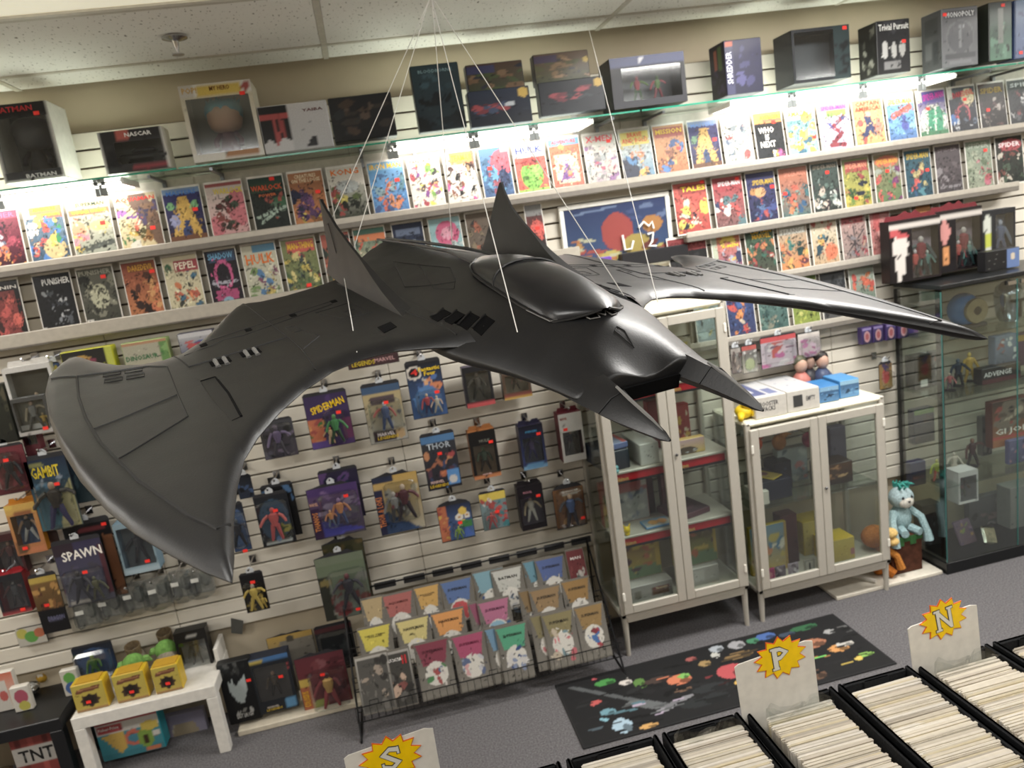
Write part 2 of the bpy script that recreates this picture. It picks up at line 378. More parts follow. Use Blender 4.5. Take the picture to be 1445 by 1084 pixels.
# ------------------------------------------------------------------ glass shelf under the ceiling and its lights
SH_Z = 2.655
gx = [aty(p[0], p[1], -.3).x for p in ((-80, 280), (250, 238), (545, 198), (905, 150), (1425, 86))]
gx = [-2.0, gx[1], gx[2], gx[3], 2.0, gx[4], 4.3]
gx = [-2.0, -.68, .20, 1.36, 3.38, 4.3]
gl = ['at the far left under the big boxes', 'below the white and black boxed set', 'in the middle over the lit comics', 'at the right under the board games', 'at the far right edge of the picture']
for i in range(len(gx) - 1):
    t = thing('glass_shelf', 'clear green-edged glass shelf ' + gl[i], 'shelf', ((gx[i] + gx[i + 1]) / 2, 0, SH_Z)); L = gx[i + 1] - gx[i] - .01
    MB().box((0, -.155, .004), (L, .29, .008)).build('pane', GREENGLASS, t)
    MB().box((0, -.302, .004), (L, .003, .007)).build('edge', GLASSEDGE, t)
    MB().box((0, -.006, -.045), (L, .006, .09)).build('back_panel', mat('e6e2d8', .5), t)
    for s in (-1, 1):
        MB().prism([(-.008, -.004), (.008, -.004), (.008, -.06), (-.008, -.06)], -.03, -.011).prism([(-.006, -.016), (.006, -.016), (.006, -.004), (-.006, -.004)], -.27, -.011).build('bracket', mat('8d9196', .3, .8), t, (s * (L / 2 - .12), 0, 0))
GLOW = mat('fff8f0', .5, 0, 0, 10, 0, .5, STRIP_STRENGTH)
fx = [(-2.0, atz(165, 252, 2.64).x), (atz(550, 196, 2.64).x, atz(868, 154, 2.64).x), (atz(1042, 142, 2.64).x, atz(1385, 96, 2.64).x)]
cl = [[(20, 288), (150, 268)], [(555, 210), (672, 196), (757, 186)], [(1123, 140), (1215, 130), (1323, 112)]]
fl = ['at the far left above the red-bannered comics', 'in the middle behind the hanging cords', 'at the right under the board games']
for i, (a, b) in enumerate(fx):
    t = thing('under_shelf_light', 'glowing white light panel under the glass shelf ' + fl[i], 'light', ((a + b) / 2, 0, SH_Z)); L = b - a
    MB().bb((-L / 2 + .006, -.178, -.014), (.012, .23, .026), .002).bb((L / 2 - .006, -.178, -.014), (.012, .23, .026), .002).box((0, -.293, -.014), (L, .004, .006)).build('housing', mat('eef0ea', .4), t)
    MB().bb((0, -.178, -.016), (L - .03, .225, .018), .006).build('diffuser', GLOW, t)
    for px, py in cl[i]:
        x = atz(px, py, 2.62).x - (a + b) / 2
        m = MB()
        for s in (-1, 1): m.bb((x + s * .014, -.292, -.012), (.018, .006, .026), .002); m.bb((x + s * .014, -.29, -.05), (.02, .006, .034), .002)
        m.box((x, -.288, -.03), (.012, .003, .07))
        m.build('clip', mat('9aa0a0', .3, .6), t)

# sprinkler on the ceiling
p = atz(246, 52, CEIL_Z)
t = thing('fire_sprinkler', 'small chrome fire sprinkler hanging from the ceiling tile', 'sprinkler', (p.x, p.y, CEIL_Z))
MB().lathe([(.028, 0), (.046, -.002), (.046, -.006), (.02, -.014), (.012, -.016)], 18).build('escutcheon', CHROME, t, smooth=True)
MB().lathe([(.013, -.012), (.010, -.03), (.0065, -.045), (.006, -.06)], 12).build('body', CHROME, t, smooth=True)
MB().lathe([(.004, -.058), (.022, -.061), (.022, -.064), (.004, -.064)], 14).build('deflector', CHROME, t)

# ================================================================== the hanging model jet
JS = .85                                    # size of the model
JN = -Vector((.948, .318, -.017)).normalized()    # towards the near wing
JF = Vector((.304, -.919, -.25)); JF = (JF - JN * JF.dot(JN)).normalized()
JU = JN.cross(JF)
JO = CAM_POS + Vector((.482, 1.513, -.193)) * JS
def jet_mat():
    m = mat('151516', .42, 0, .12, 9, 0, .45, name='model_grey'); nt = m.node_tree; p = nt.nodes['Principled BSDF']
    nz = nt.nodes.new('ShaderNodeTexNoise'); nz.inputs['Scale'].default_value = 260; nz.inputs['Detail'].default_value = 4
    tc = nt.nodes.new('ShaderNodeTexCoord'); nt.links.new(tc.outputs['Object'], nz.inputs['Vector'])
    b = nt.nodes.new('ShaderNodeBump'); b.inputs['Strength'].default_value = .12; b.inputs['Distance'].default_value = .002
    nt.links.new(nz.outputs['Fac'], b.inputs['Height']); nt.links.new(b.outputs['Normal'], p.inputs['Normal'])
    n2 = nt.nodes.new('ShaderNodeTexNoise'); n2.inputs['Scale'].default_value = 14; n2.inputs['Detail'].default_value = 6; nt.links.new(tc.outputs['Object'], n2.inputs['Vector'])
    mr = nt.nodes.new('ShaderNodeMapRange'); mr.inputs['To Min'].default_value = .34; mr.inputs['To Max'].default_value = .48
    nt.links.new(n2.outputs['Fac'], mr.inputs['Value']); nt.links.new(mr.outputs['Result'], p.inputs['Roughness'])
    return m
JM = jet_mat(); JDARK = mat('070708', .9, 0, .05, 40, 0, .1); JLINE = mat('0e0e0f', .6); JLITE = mat('6d6c6a', .4)
jet = thing('model_jet', 'large dark grey scallop-winged model jet hanging on cords in mid air', 'model aircraft')
jet.matrix_world = Matrix.Translation(JO) @ Matrix((JN, JF, JU)).transposed().to_4x4() @ Matrix.Scale(JS, 4)
def wsurf(u, v): return -.061 - .099 * abs(u) + .067 * v          # mid surface of the wing
FRONT = [(.235, -.13), (.25, -.155), (.268, -.178), (.309, -.217), (.374, -.265), (.453, -.278), (.525, -.257), (.605, -.199), (.674, -.127), (.734, -.046), (.774, .026), (.805, .118), (.831, .222), (.849, .314), (.862, .366),
         (.887, .32), (.921, .243), (.958, .148), (.99, .041), (1.02, -.089), (1.044, -.241), (1.065, -.437), (1.072, -.61)]
REAR = [(.235, -1.01), (.282, -1.004), (.356, -.985), (.447, -.97), (.519, -.976), (.55, -.995), (.568, -.997), (.583, -.983), (.627, -.911), (.681, -.802), (.731, -.719), (.774, -.682), (.822, -.667), (.869, -.679), (.92, -.729), (.972, -.817), (.99, -.862), (1.005, -.885), (1.02, -.875), (1.035, -.846), (1.052, -.79), (1.064, -.739), (1.072, -.62)]
def itp(tab, u): return float(np.interp(u, [t[0] for t in tab], [t[1] for t in tab]))
ust = sorted(set([t[0] for t in FRONT] + [t[0] for t in REAR] + list(np.linspace(.235, 1.07, 40))))
ust = [u for i, u in enumerate(ust) if i == 0 or u - ust[i - 1] > .0015]
def thick(d): return .021 * (1 - math.exp(-max(d, 0) / .022))
def wtop(u, v):
    f, r = itp(FRONT, u), itp(REAR, u); d = min(f - v, v - r) * (.85 if u < .75 else .55); d = min(d, (1.075 - u) * .9 + .004) if u > .9 else d
    fade = min(1, max(0, (1.0 - abs(u)) / .0001)) if False else 1
    lift = .012 * max(0, (u - .93) / .14) ** 1.5                      # the outer rim turns up
    root = .010 * max(0, 1 - (u - .235) / .15) ** 2                     # fillet into the hull
    return wsurf(u, v) + thick(d) + lift + root * min(1, max(0, d) / .05)
def wbot(u, v):
    f, r = itp(FRONT, u), itp(REAR, u); d = min(f - v, v - r)
    return wsurf(u, v) - .75 * thick(d * .8) + .012 * max(0, (u - .93) / .14) ** 1.5
NS = 30
sst = [.5 - .5 * cos(pi * i / NS) for i in range(NS + 1)]
for sgn in (-1, 1):
    m = MB(); T = []; Bt = []
    for u in ust:
        f, r = itp(FRONT, u), itp(REAR, u)
        rt = []; rb = []
        for i, s in enumerate(sst):
            v = r + (f - r) * s
            rt.append((sgn * u, v, wtop(u, v))); rb.append((sgn * u, v, wbot(u, v)))
        T.append(rt); Bt.append(rb)
    n = NS + 1; nu = len(ust); vs = sum(T, []) + sum(Bt, []); off = n * nu; fs = []
    for i in range(nu - 1):
        for j in range(n - 1):
            a, b, c, d = i * n + j, (i + 1) * n + j, (i + 1) * n + j + 1, i * n + j + 1
            q = (a, b, c, d) if sgn > 0 else (a, d, c, b); fs.append(q); fs.append(tuple(off + k for k in reversed(q)))
        for j in (0, n - 1):
            a, b = i * n + j, (i + 1) * n + j; fs.append((a, off + a, off + b, b))
    i = nu - 1
    for j in range(n - 1): a, b = i * n + j, i * n + j + 1; fs.append((a, b, off + b, off + a))
    m.add(vs, fs)
    wing = m.build('wing', JM, jet, smooth='all')
    bm = bmesh.new(); bm.from_mesh(wing.data); bmesh.ops.remove_doubles(bm, verts=bm.verts, dist=.0004); bmesh.ops.recalc_face_normals(bm, faces=bm.faces); bm.to_mesh(wing.data); bm.free()
    def line(pts, wd=.0016, mt=JLINE, name='panel_line', closed=False):
        P = []
        pts = pts + [pts[0]] if closed else pts
        for (a, b), (c, d) in zip(pts, pts[1:]):
            k = max(1, int(hypot(c - a, d - b) / .02))
            for q in range(k): P.append((a + (c - a) * q / k, b + (d - b) * q / k))
        P.append(pts[-1])
        MB().tube([(sgn * a, b, wtop(a, b) + .0002) for a, b in P], wd, 5).build(name, mt, wing)
    # outer panel border, its cross lines, inboard seams
    line([(1.058, -.69), (1.006, -.65), (.862, -.604), (.823, -.551), (.828, -.341), (.829, -.2), (.957, -.1)], .0018)
    line([(1.006, -.65), (1.007, -.494), (.999, -.351), (.981, -.2), (.959, -.096), (.936, .015), (.885, .187), (.858, .25), (.838, .235)], .0032)
    line([(.987, -.278), (.828, -.341)], .0015)
    line([(.80, -.66), (.782, -.502), (.549, -.521)], .0019)
    line([(.565, -.985), (.55, -.495), (.55, -.396), (.562, -.262)], .0020)
    line([(.778, -.607), (.714, -.616), (.675, -.642), (.634, -.631), (.527, -.662), (.38, -.702)], .0012)
    line([(.727, -.66), (.613, -.685), (.491, -.71), (.36, -.735)], .0012)
    line([(.519, -.597), (.491, -.462), (.551, -.397)], .0013)
    line([(.535, -.60), (.512, -.60), (.508, -.545), (.532, -.545)], .0011, closed=True)
    line([(.44, -.66), (.40, -.54), (.33, -.53), (.345, -.67)], .0013, closed=True)
    line([(.385, -.60), (.352, -.60), (.35, -.555), (.383, -.555)], .001, closed=True)
    for a, b in ((.952, -.628), (.908, -.611)):
        for q in (0, .05):
            line([(a, b + q), (a - .036, b + q + .012), (a - .034, b + q + .038), (a + .002, b + q + .026)], .0013, closed=True)
    # slot with recess shade painted in dark, gun ports, square vent and small hatches
    def patch(pts, name, mt, dz=.0012):
        MB().slab([(sgn * a, b) for a, b in (pts if sgn > 0 else pts[::-1])], 0, 1).v
        vs = [(sgn * a, b, wtop(a, b) + dz) for a, b in pts] + [(sgn * a, b, wtop(a, b) - .012) for a, b in pts]; k = len(pts)
        MB().add(vs, [tuple(range(k))] + [(i, (i + 1) % k, k + (i + 1) % k, k + i) for i in range(k)]).build(name, mt, wing)
    patch([(.777, -.376), (.746, -.377), (.743, -.26), (.747, -.12), (.764, -.115), (.775, -.25)], 'slot', mat('0e0e0f', .5))
    line([(.777, -.378), (.746, -.379), (.742, -.26), (.746, -.12)], .0028, JDARK, 'slot_edge_shade')
    for a, b in ((.722, -.475), (.653, -.48)):
        patch([(a + .018, b - .02), (a - .026, b - .02), (a - .026, b + .018), (a + .018, b + .018)], 'gun_port', JDARK)
        for k in (0, 1):
            x = a + .006 - k * .02; MB().tube([(sgn * x, b - .012, wtop(x, b) + .003), (sgn * x, b + .02, wtop(x, b) + .003), (sgn * x, b + .034, wtop(x, b) + .002)], [.005, .0045, .006], 6).build('gun_barrel', JLITE, wing)
    patch([(.365, -.403), (.328, -.412), (.331, -.364), (.369, -.351)], 'vent', JDARK)
    for a, b in ((.727, -.644), (.613, -.668), (.491, -.693), (.369, -.725)): patch([(a + .008, b - .012), (a - .008, b - .012), (a - .008, b + .012), (a + .008, b + .012)], 'hatch', JDARK)
# hull: stations along the length (v, ridge height, shoulder u/w, chine u/w, keel w)
ST = [(-1.30, -.112, .022, -.116, .045, -.135, -.15, 0), (-1.15, -.088, .04, -.10, .13, -.125, -.17, 0), (-1.0, -.066, .055, -.085, .275, -.118, -.185, 0), (-.85, -.045, .062, -.062, .288, -.114, -.195, 0),
      (-.7, -.024, .07, -.042, .292, -.112, -.20, 0), (-.55, -.004, .085, -.024, .295, -.11, -.205, 0), (-.42, .002, .10, -.014, .30, -.11, -.20, 0), (-.30, -.002, .105, -.018, .305, -.112, -.19, .006), (-.2, -.012, .108, -.024, .298, -.114, -.18, .02),
      (-.1, -.018, .106, -.03, .262, -.112, -.165, .018), (-.03, -.010, .100, -.036, .232, -.112, -.152, .014), (.04, -.020, .094, -.046, .210, -.112, -.145, .01), (.10, -.060, .088, -.060, .193, -.114, -.142, .008), (.150, -.098, .084, -.072, .180, -.116, -.14, .006), (.162, -.104, .083, -.075, .177, -.116, -.14, .005)]
rings = []
for v, wc, us, ws, ue, we, wk, bu in ST:
    h = [(0, wc), (us * .45, wc * .6 + ws * .4 if wc > ws else wc * .7 + ws * .3), (us, ws), (us * .6 + ue * .4, ws * .55 + we * .45 - .004 + bu), (us * .25 + ue * .75, ws * .18 + we * .82 + bu), (ue, we), (ue * .94, we * .6 + wk * .4), (ue * .6, we * .15 + wk * .85), (0, wk)]
    rings.append([(u, v, z) for u, z in h] + [(-u, v, z) for u, z in h[-2:0:-1]])
k = len(rings[0]); m = MB(); fs = []
for i in range(len(rings) - 1):
    for j in range(k):
        a, b = i * k + j, i * k + (j + 1) % k; fs.append((a, a + k, b + k, b))
fs.append(tuple(range(k))); fs.append(tuple(range(len(rings) * k - 1, (len(rings) - 1) * k - 1, -1)))
hull = m.add(sum(rings, []), fs).build('hull', JM, jet, smooth='all')
bm = bmesh.new(); bm.from_mesh(hull.data); bmesh.ops.recalc_face_normals(bm, faces=bm.faces); bm.to_mesh(hull.data); bm.free()
sm = hull.modifiers.new('subdiv', 'SUBSURF'); sm.levels = 2; sm.render_levels = 2
bpy.context.view_layer.update()
from mathutils.bvhtree import BVHTree
_hm = bpy.data.meshes.new_from_object(hull.evaluated_get(bpy.context.evaluated_depsgraph_get()))
HT = BVHTree.FromPolygons([v.co.copy() for v in _hm.vertices], [tuple(p.vertices) for p in _hm.polygons]); bpy.data.meshes.remove(_hm)
def htop(u, v, dz=0.0):                                              # height of the hull skin under a point
    r = HT.ray_cast(Vector((u, v, .5)), Vector((0, 0, -1)))
    h = r[0].z if r[0] else -.2
    return (max(h, wtop(abs(u), v)) if abs(u) >= .235 and v < -.14 else h) + dz
def hline(pts, wd=.0014, mt=JLINE, name='panel_line'):
    P = []
    for (a, b), (c, d) in zip(pts, pts[1:]):
        k = max(1, int(hypot(c - a, d - b) / .015)); P += [(a + (c - a) * q / k, b + (d - b) * q / k) for q in range(k)]
    P.append(pts[-1]); MB().tube([(a, b, htop(a, b, .0003)) for a, b in P], wd, 5).build(name, mt, hull)
# spine channel between two ridge strips
for s in (-1, 1):
    MB().tube([(s * .016, -1.3, -.108), (s * .02, -1.0, -.062), (s * .03, -.7, -.022), (s * .055, -.5, -.008)], [.004, .005, .005, .004], 6).build('ridge', JM, hull, smooth=True)
# prongs
for s in (-1, 1):
    sec = []
    for t_, (cu, cw, ru, rh) in ((-.05, (.126, -.108, .06, .036)), (.0, (.126, -.108, .055, .036)), (.05, (.128, -.110, .046, .032)), (.1, (.127, -.114, .034, .026)), (.15, (.123, -.119, .021, .018)), (.185, (.119, -.124, .011, .010)), (.2, (.117, -.127, .003, .003))):
        v = .154 + t_
        sec.append([(s * (cu - ru * .95), v, cw - rh * .25), (s * (cu - ru * .35), v, cw + rh * .75), (s * (cu + ru * .3), v, cw + rh * .45), (s * (cu + ru * .95), v, cw - rh * .35), (s * (cu + ru * .3), v, cw - rh), (s * (cu - ru * .5), v, cw - rh * .9)])
    fs = []; k = 6
    for i in range(len(sec) - 1):
        for j in range(k): a, b = i * k + j, i * k + (j + 1) % k; fs.append((a, b, b + k, a + k))
    fs.append(tuple(range(k))); fs.append(tuple(range((len(sec) - 1) * k, len(sec) * k)))
    pr_ = MB().add(sum(sec, []), fs).build('prong', JM, jet, smooth=True)
    bm = bmesh.new(); bm.from_mesh(pr_.data); bmesh.ops.recalc_face_normals(bm, faces=bm.faces); bm.to_mesh(pr_.data); bm.free()
    MB().tube([(s * .170, .214, -.120), (s * .142, .214, -.096), (s * .112, .214, -.087), (s * .085, .214, -.117)], .0016, 5).build('panel_line', JLINE, pr_)
    MB().tube([(s * .118, .20, -.083), (s * .119, .24, -.092), (s * .118, .30, -.106), (s * .117, .335, -.118)], [.003, .004, .0035, .002], 6).build('grip_strip', JLITE, pr_)
# intake mouth between the prongs
MB().box((0, .158, -.126), (.15, .02, .03)).build('intake_mouth', JDARK, hull)
# canopy
SILL = [(-.52, .03, -.008), (-.47, .075, -.010), (-.42, .094, -.012), (-.364, .101, -.015), (-.276, .104, -.02), (-.179, .103, -.028), (-.10, .099, -.032), (-.053, .090, -.034), (-.03, .062, -.026), (-.005, .03, -.012), (.004, .008, -.004)]
def ctop(v): return float(np.interp(v, [-.53, -.47, -.42, -.36, -.262, -.142, -.059, .004], [-.004, .010, .019, .025, .030, .022, .006, -.003]))
rows = []; NA = 12
for v, hw, sw in SILL:
    rows.append([(hw * cos(pi * a / NA), v, sw + (ctop(v) + .002 - sw) * sin(pi * a / NA) ** .8) for a in range(NA + 1)])
k = NA + 1; fs = [(i * k + j, i * k + j + 1, (i + 1) * k + j + 1, (i + 1) * k + j) for i in range(len(rows) - 1) for j in range(NA)]
can = MB().add(sum(rows, []), fs).build('canopy', mat('1b1b1d', .3, 0, .1, 20, 0, .4), jet, smooth='all')
MB().tube([(.103 * cos(pi * a / NA), -.30 - .03 * sin(pi * a / NA) , -.02 + (.030 + .022) * sin(pi * a / NA) ** .8) for a in range(NA + 1)], .0035, 6).build('frame_rib', JM, can, smooth=True)
for s in (-1, 1):
    MB().tube([(s * (hw + .003), v, sw + .001) for v, hw, sw in SILL], .0038, 6).build('sill', JM, can, smooth=True)
    MB().tube([(s * p[0], p[1], p[2]) for p in ((.109, -.14, htop(.109, -.14, .002)), (.100, -.058, htop(.1, -.058, .003)), (.04, -.03, htop(.04, -.03, .003)), (.036, .0, htop(.036, .0, .003)), (.016, .008, htop(.016, .008, .003)), (.012, -.012, htop(.012, -.012, .004)), (0, .006, htop(0, .006, .003)))], .0016, 5).build('sill_trim', JLITE, can)
# fins, gill vents, side lights
for s in (-1, 1):
    o2 = [(-1.005, -.12), (-.995, -.07), (-.978, .085), (-.972, .108), (-.962, .111), (-.94, .088), (-.88, .045), (-.8, .012), (-.72, -.016), (-.64, -.045), (-.56, -.068), (-.46, -.088), (-.36, -.102), (-.36, -.14)]
    vs = []; cu = lambda v, z: .272 + .032 * max(0, (z + .09) / .2) ** 1.2
    for sd in (-1, 1):
        for v, z in o2: vs.append((s * (cu(v, z) + sd * max(.0025, .022 * max(0, -.02 - z) / .1 + .004)), v, z))
    k = len(o2); fs = [tuple(range(k)), tuple(range(2 * k - 1, k - 1, -1))] + [(i, (i + 1) % k, k + (i + 1) % k, k + i) for i in range(k)]
    fin = MB().add(vs, fs).build('tail_fin', JM, jet, smooth=True)
    bm = bmesh.new(); bm.from_mesh(fin.data); bmesh.ops.triangulate(bm, faces=[f for f in bm.faces if len(f.verts) > 4]); bmesh.ops.recalc_face_normals(bm, faces=bm.faces); bm.to_mesh(fin.data); bm.free()
    for sd in (-1, 1):
        MB().tube([(s * (.29 + sd * .006), -.975, .03), (s * (.294 + sd * .006), -.93, .045), (s * (.28 + sd * .01), -.91, -.045), (s * (.275 + sd * .012), -.975, -.055), (s * (.29 + sd * .006), -.975, .03)], .0012, 4).build('panel_line', JLINE, fin)
    for q in range(4):
        v0 = -.352 + q * .05; u0 = .238 - q * .0115
        P = [(u0 - .028, v0 - .004), (u0 - .028, v0 + .036), (u0 + .016, v0 + .052), (u0 + .016, v0 + .016)]
        vs = [(s * a_, b_, htop(s * a_, b_, .0015)) for a_, b_ in P] + [(s * a_, b_, htop(s * a_, b_, -.015)) for a_, b_ in P]
        MB().add(vs, [(0, 1, 2, 3), (0, 4, 5, 1), (1, 5, 6, 2), (2, 6, 7, 3), (3, 7, 4, 0)]).build('gill_slot', JDARK, hull)
        MB().tube([(s * a_, b_ - .005, htop(s * a_, b_, .003)) for a_, b_ in (P[0], ((P[0][0] + P[3][0]) / 2, (P[0][1] + P[3][1]) / 2), P[3])], .0028, 5).build('gill_vane', JM, hull)
    MB().ball((0, 0, 0), (.012, .045, .012), 8, 6).build('side_light', JLITE, hull, (s * .178, .03, -.106), (0, 0, s * .15), smooth=True)
    hline([(s * .09, -.56), (s * .13, -.45), (s * .20, -.62), (s * .12, -.9), (s * .09, -.56)])
    hline([(s * .10, -.75), (s * .17, -.50), (s * .15, -.42), (s * .12, -.47)], .0012)
    hline([(s * .30, -1.0 + .1), (s * .285, -.6), (s * .265, -.35), (s * .255, -.2)], .0022)
hline([(.012, .055), (0, .045), (-.010, .06), (-.004, .10), (.012, .055)])

# cords
def jw(u, v, z): return jet.matrix_world @ Vector((-u, v, z))
hook = CAM_POS + ray(608, -6).normalized() * 1.93
CORD = mat('e8e6e0', .4)
def cord(pts, label):
    P0 = Vector(pts[0])
    tag(MB().tube([Vector(p) - P0 for p in pts], .0011, 5).build('hanging_cord', CORD, None, P0), label, 'cord', None)
top = Vector((hook.x, hook.y, CEIL_Z))
cord([top, hook], 'single white cord from the ceiling down to where the other cords meet')
h2 = hook + Vector((0, 0, -.004))
_k = CAM_POS + ray(486, 394) * ((jw(-.285, -.86, -.06) - CAM_POS).dot(_fw))
cord([h2 + Vector((-.003, 0, 0)), _k, jw(-.455, -.30, wtop(.455, -.30))], 'white cord to the front of the near wing root, crossing the near tail fin')
cord([h2 + Vector((-.002, .004, 0)), jw(-.296, -.95, .03)], 'white cord to the side of the near tail fin')
cord([h2, jw(-.17, -.06, -.082)], 'white cord crossing the side of the hull in front of the gill vents')
cord([h2 + Vector((.002, .003, 0)), jw(.10, -.93, -.075)], 'thin white cord to the tail ridge between the fins')
cord([h2 + Vector((.003, 0, 0)), jw(.235, -.2, -.085)], 'white cord to the far gill vents, passing the top of the far tail fin')
cord([atz(826, 22, CEIL_Z), jw(.365, -.235, wtop(.365, -.235))], 'white cord from a ceiling grid joint to the far wing root')
# ================================================================== comics on the ledges
CW, CH = .170, .259
BAG = mat('ece9e2', .35); 
_ccache = {}
def comic(label, x0, x1, z, y, bg, ops='', title=None, sticker=None, group=None, tilt=-.10, h=CH, seed=None, fine=170, gx=38, gy=56, base='comic_book', cat='comic book', bag=None):
    wd = x1 - x0; k = (round(wd, 3), round(h, 3), bag)
    if k not in _ccache: _ccache[k] = MB().box((0, .0025, h / 2 + .003), (wd, .003, h + .010)).mesh('bag_and_board', mat(bag, .35) if bag else BAG)
    o = tag(link(base, _ccache[k], None, ((x0 + x1) / 2, y, z), (tilt, 0, 0)), label, cat, group)
    cw = wd - .008
    sheet('cover', cw, h - .006, paint(gx, gy, bg, ops, seed if seed is not None else label, fine), o, None, (0, -.0002, .004))
    for t in (title or []):
        s, col, cx, cz, tw, th = t[:6]
        text(o, s, cx * cw, cz * h, tw * cw, th * h, col, -.0012, 'title', t[6] if len(t) > 6 else 0)
    if sticker:
        MB().bb((0, 0, 0), (.022, .001, .016), .001).build('price_sticker', RED_ST, o, (sticker[0] * cw, -.0012, sticker[1] * h))
    return o
def row(rown, items, grp, y=-.072, tilt=-.10, h=CH):
    z = ROWZ[rown]
    for it in items:
        a, b, py = it[0], it[1], it[2]
        x0 = aty(a, py, y).x + .004; x1 = aty(b, py, y).x - .002
        comic(it[3], x0, x1, z, y, it[4], it[5], it[6] if len(it) > 6 else None, it[7] if len(it) > 7 else None, grp, tilt, h)
G1 = 'comics of the top lit row'
T = lambda s, c, z=.9, h=.1, w_=.85, x=0, r=0: (s, c, x, z, w_, h, r)
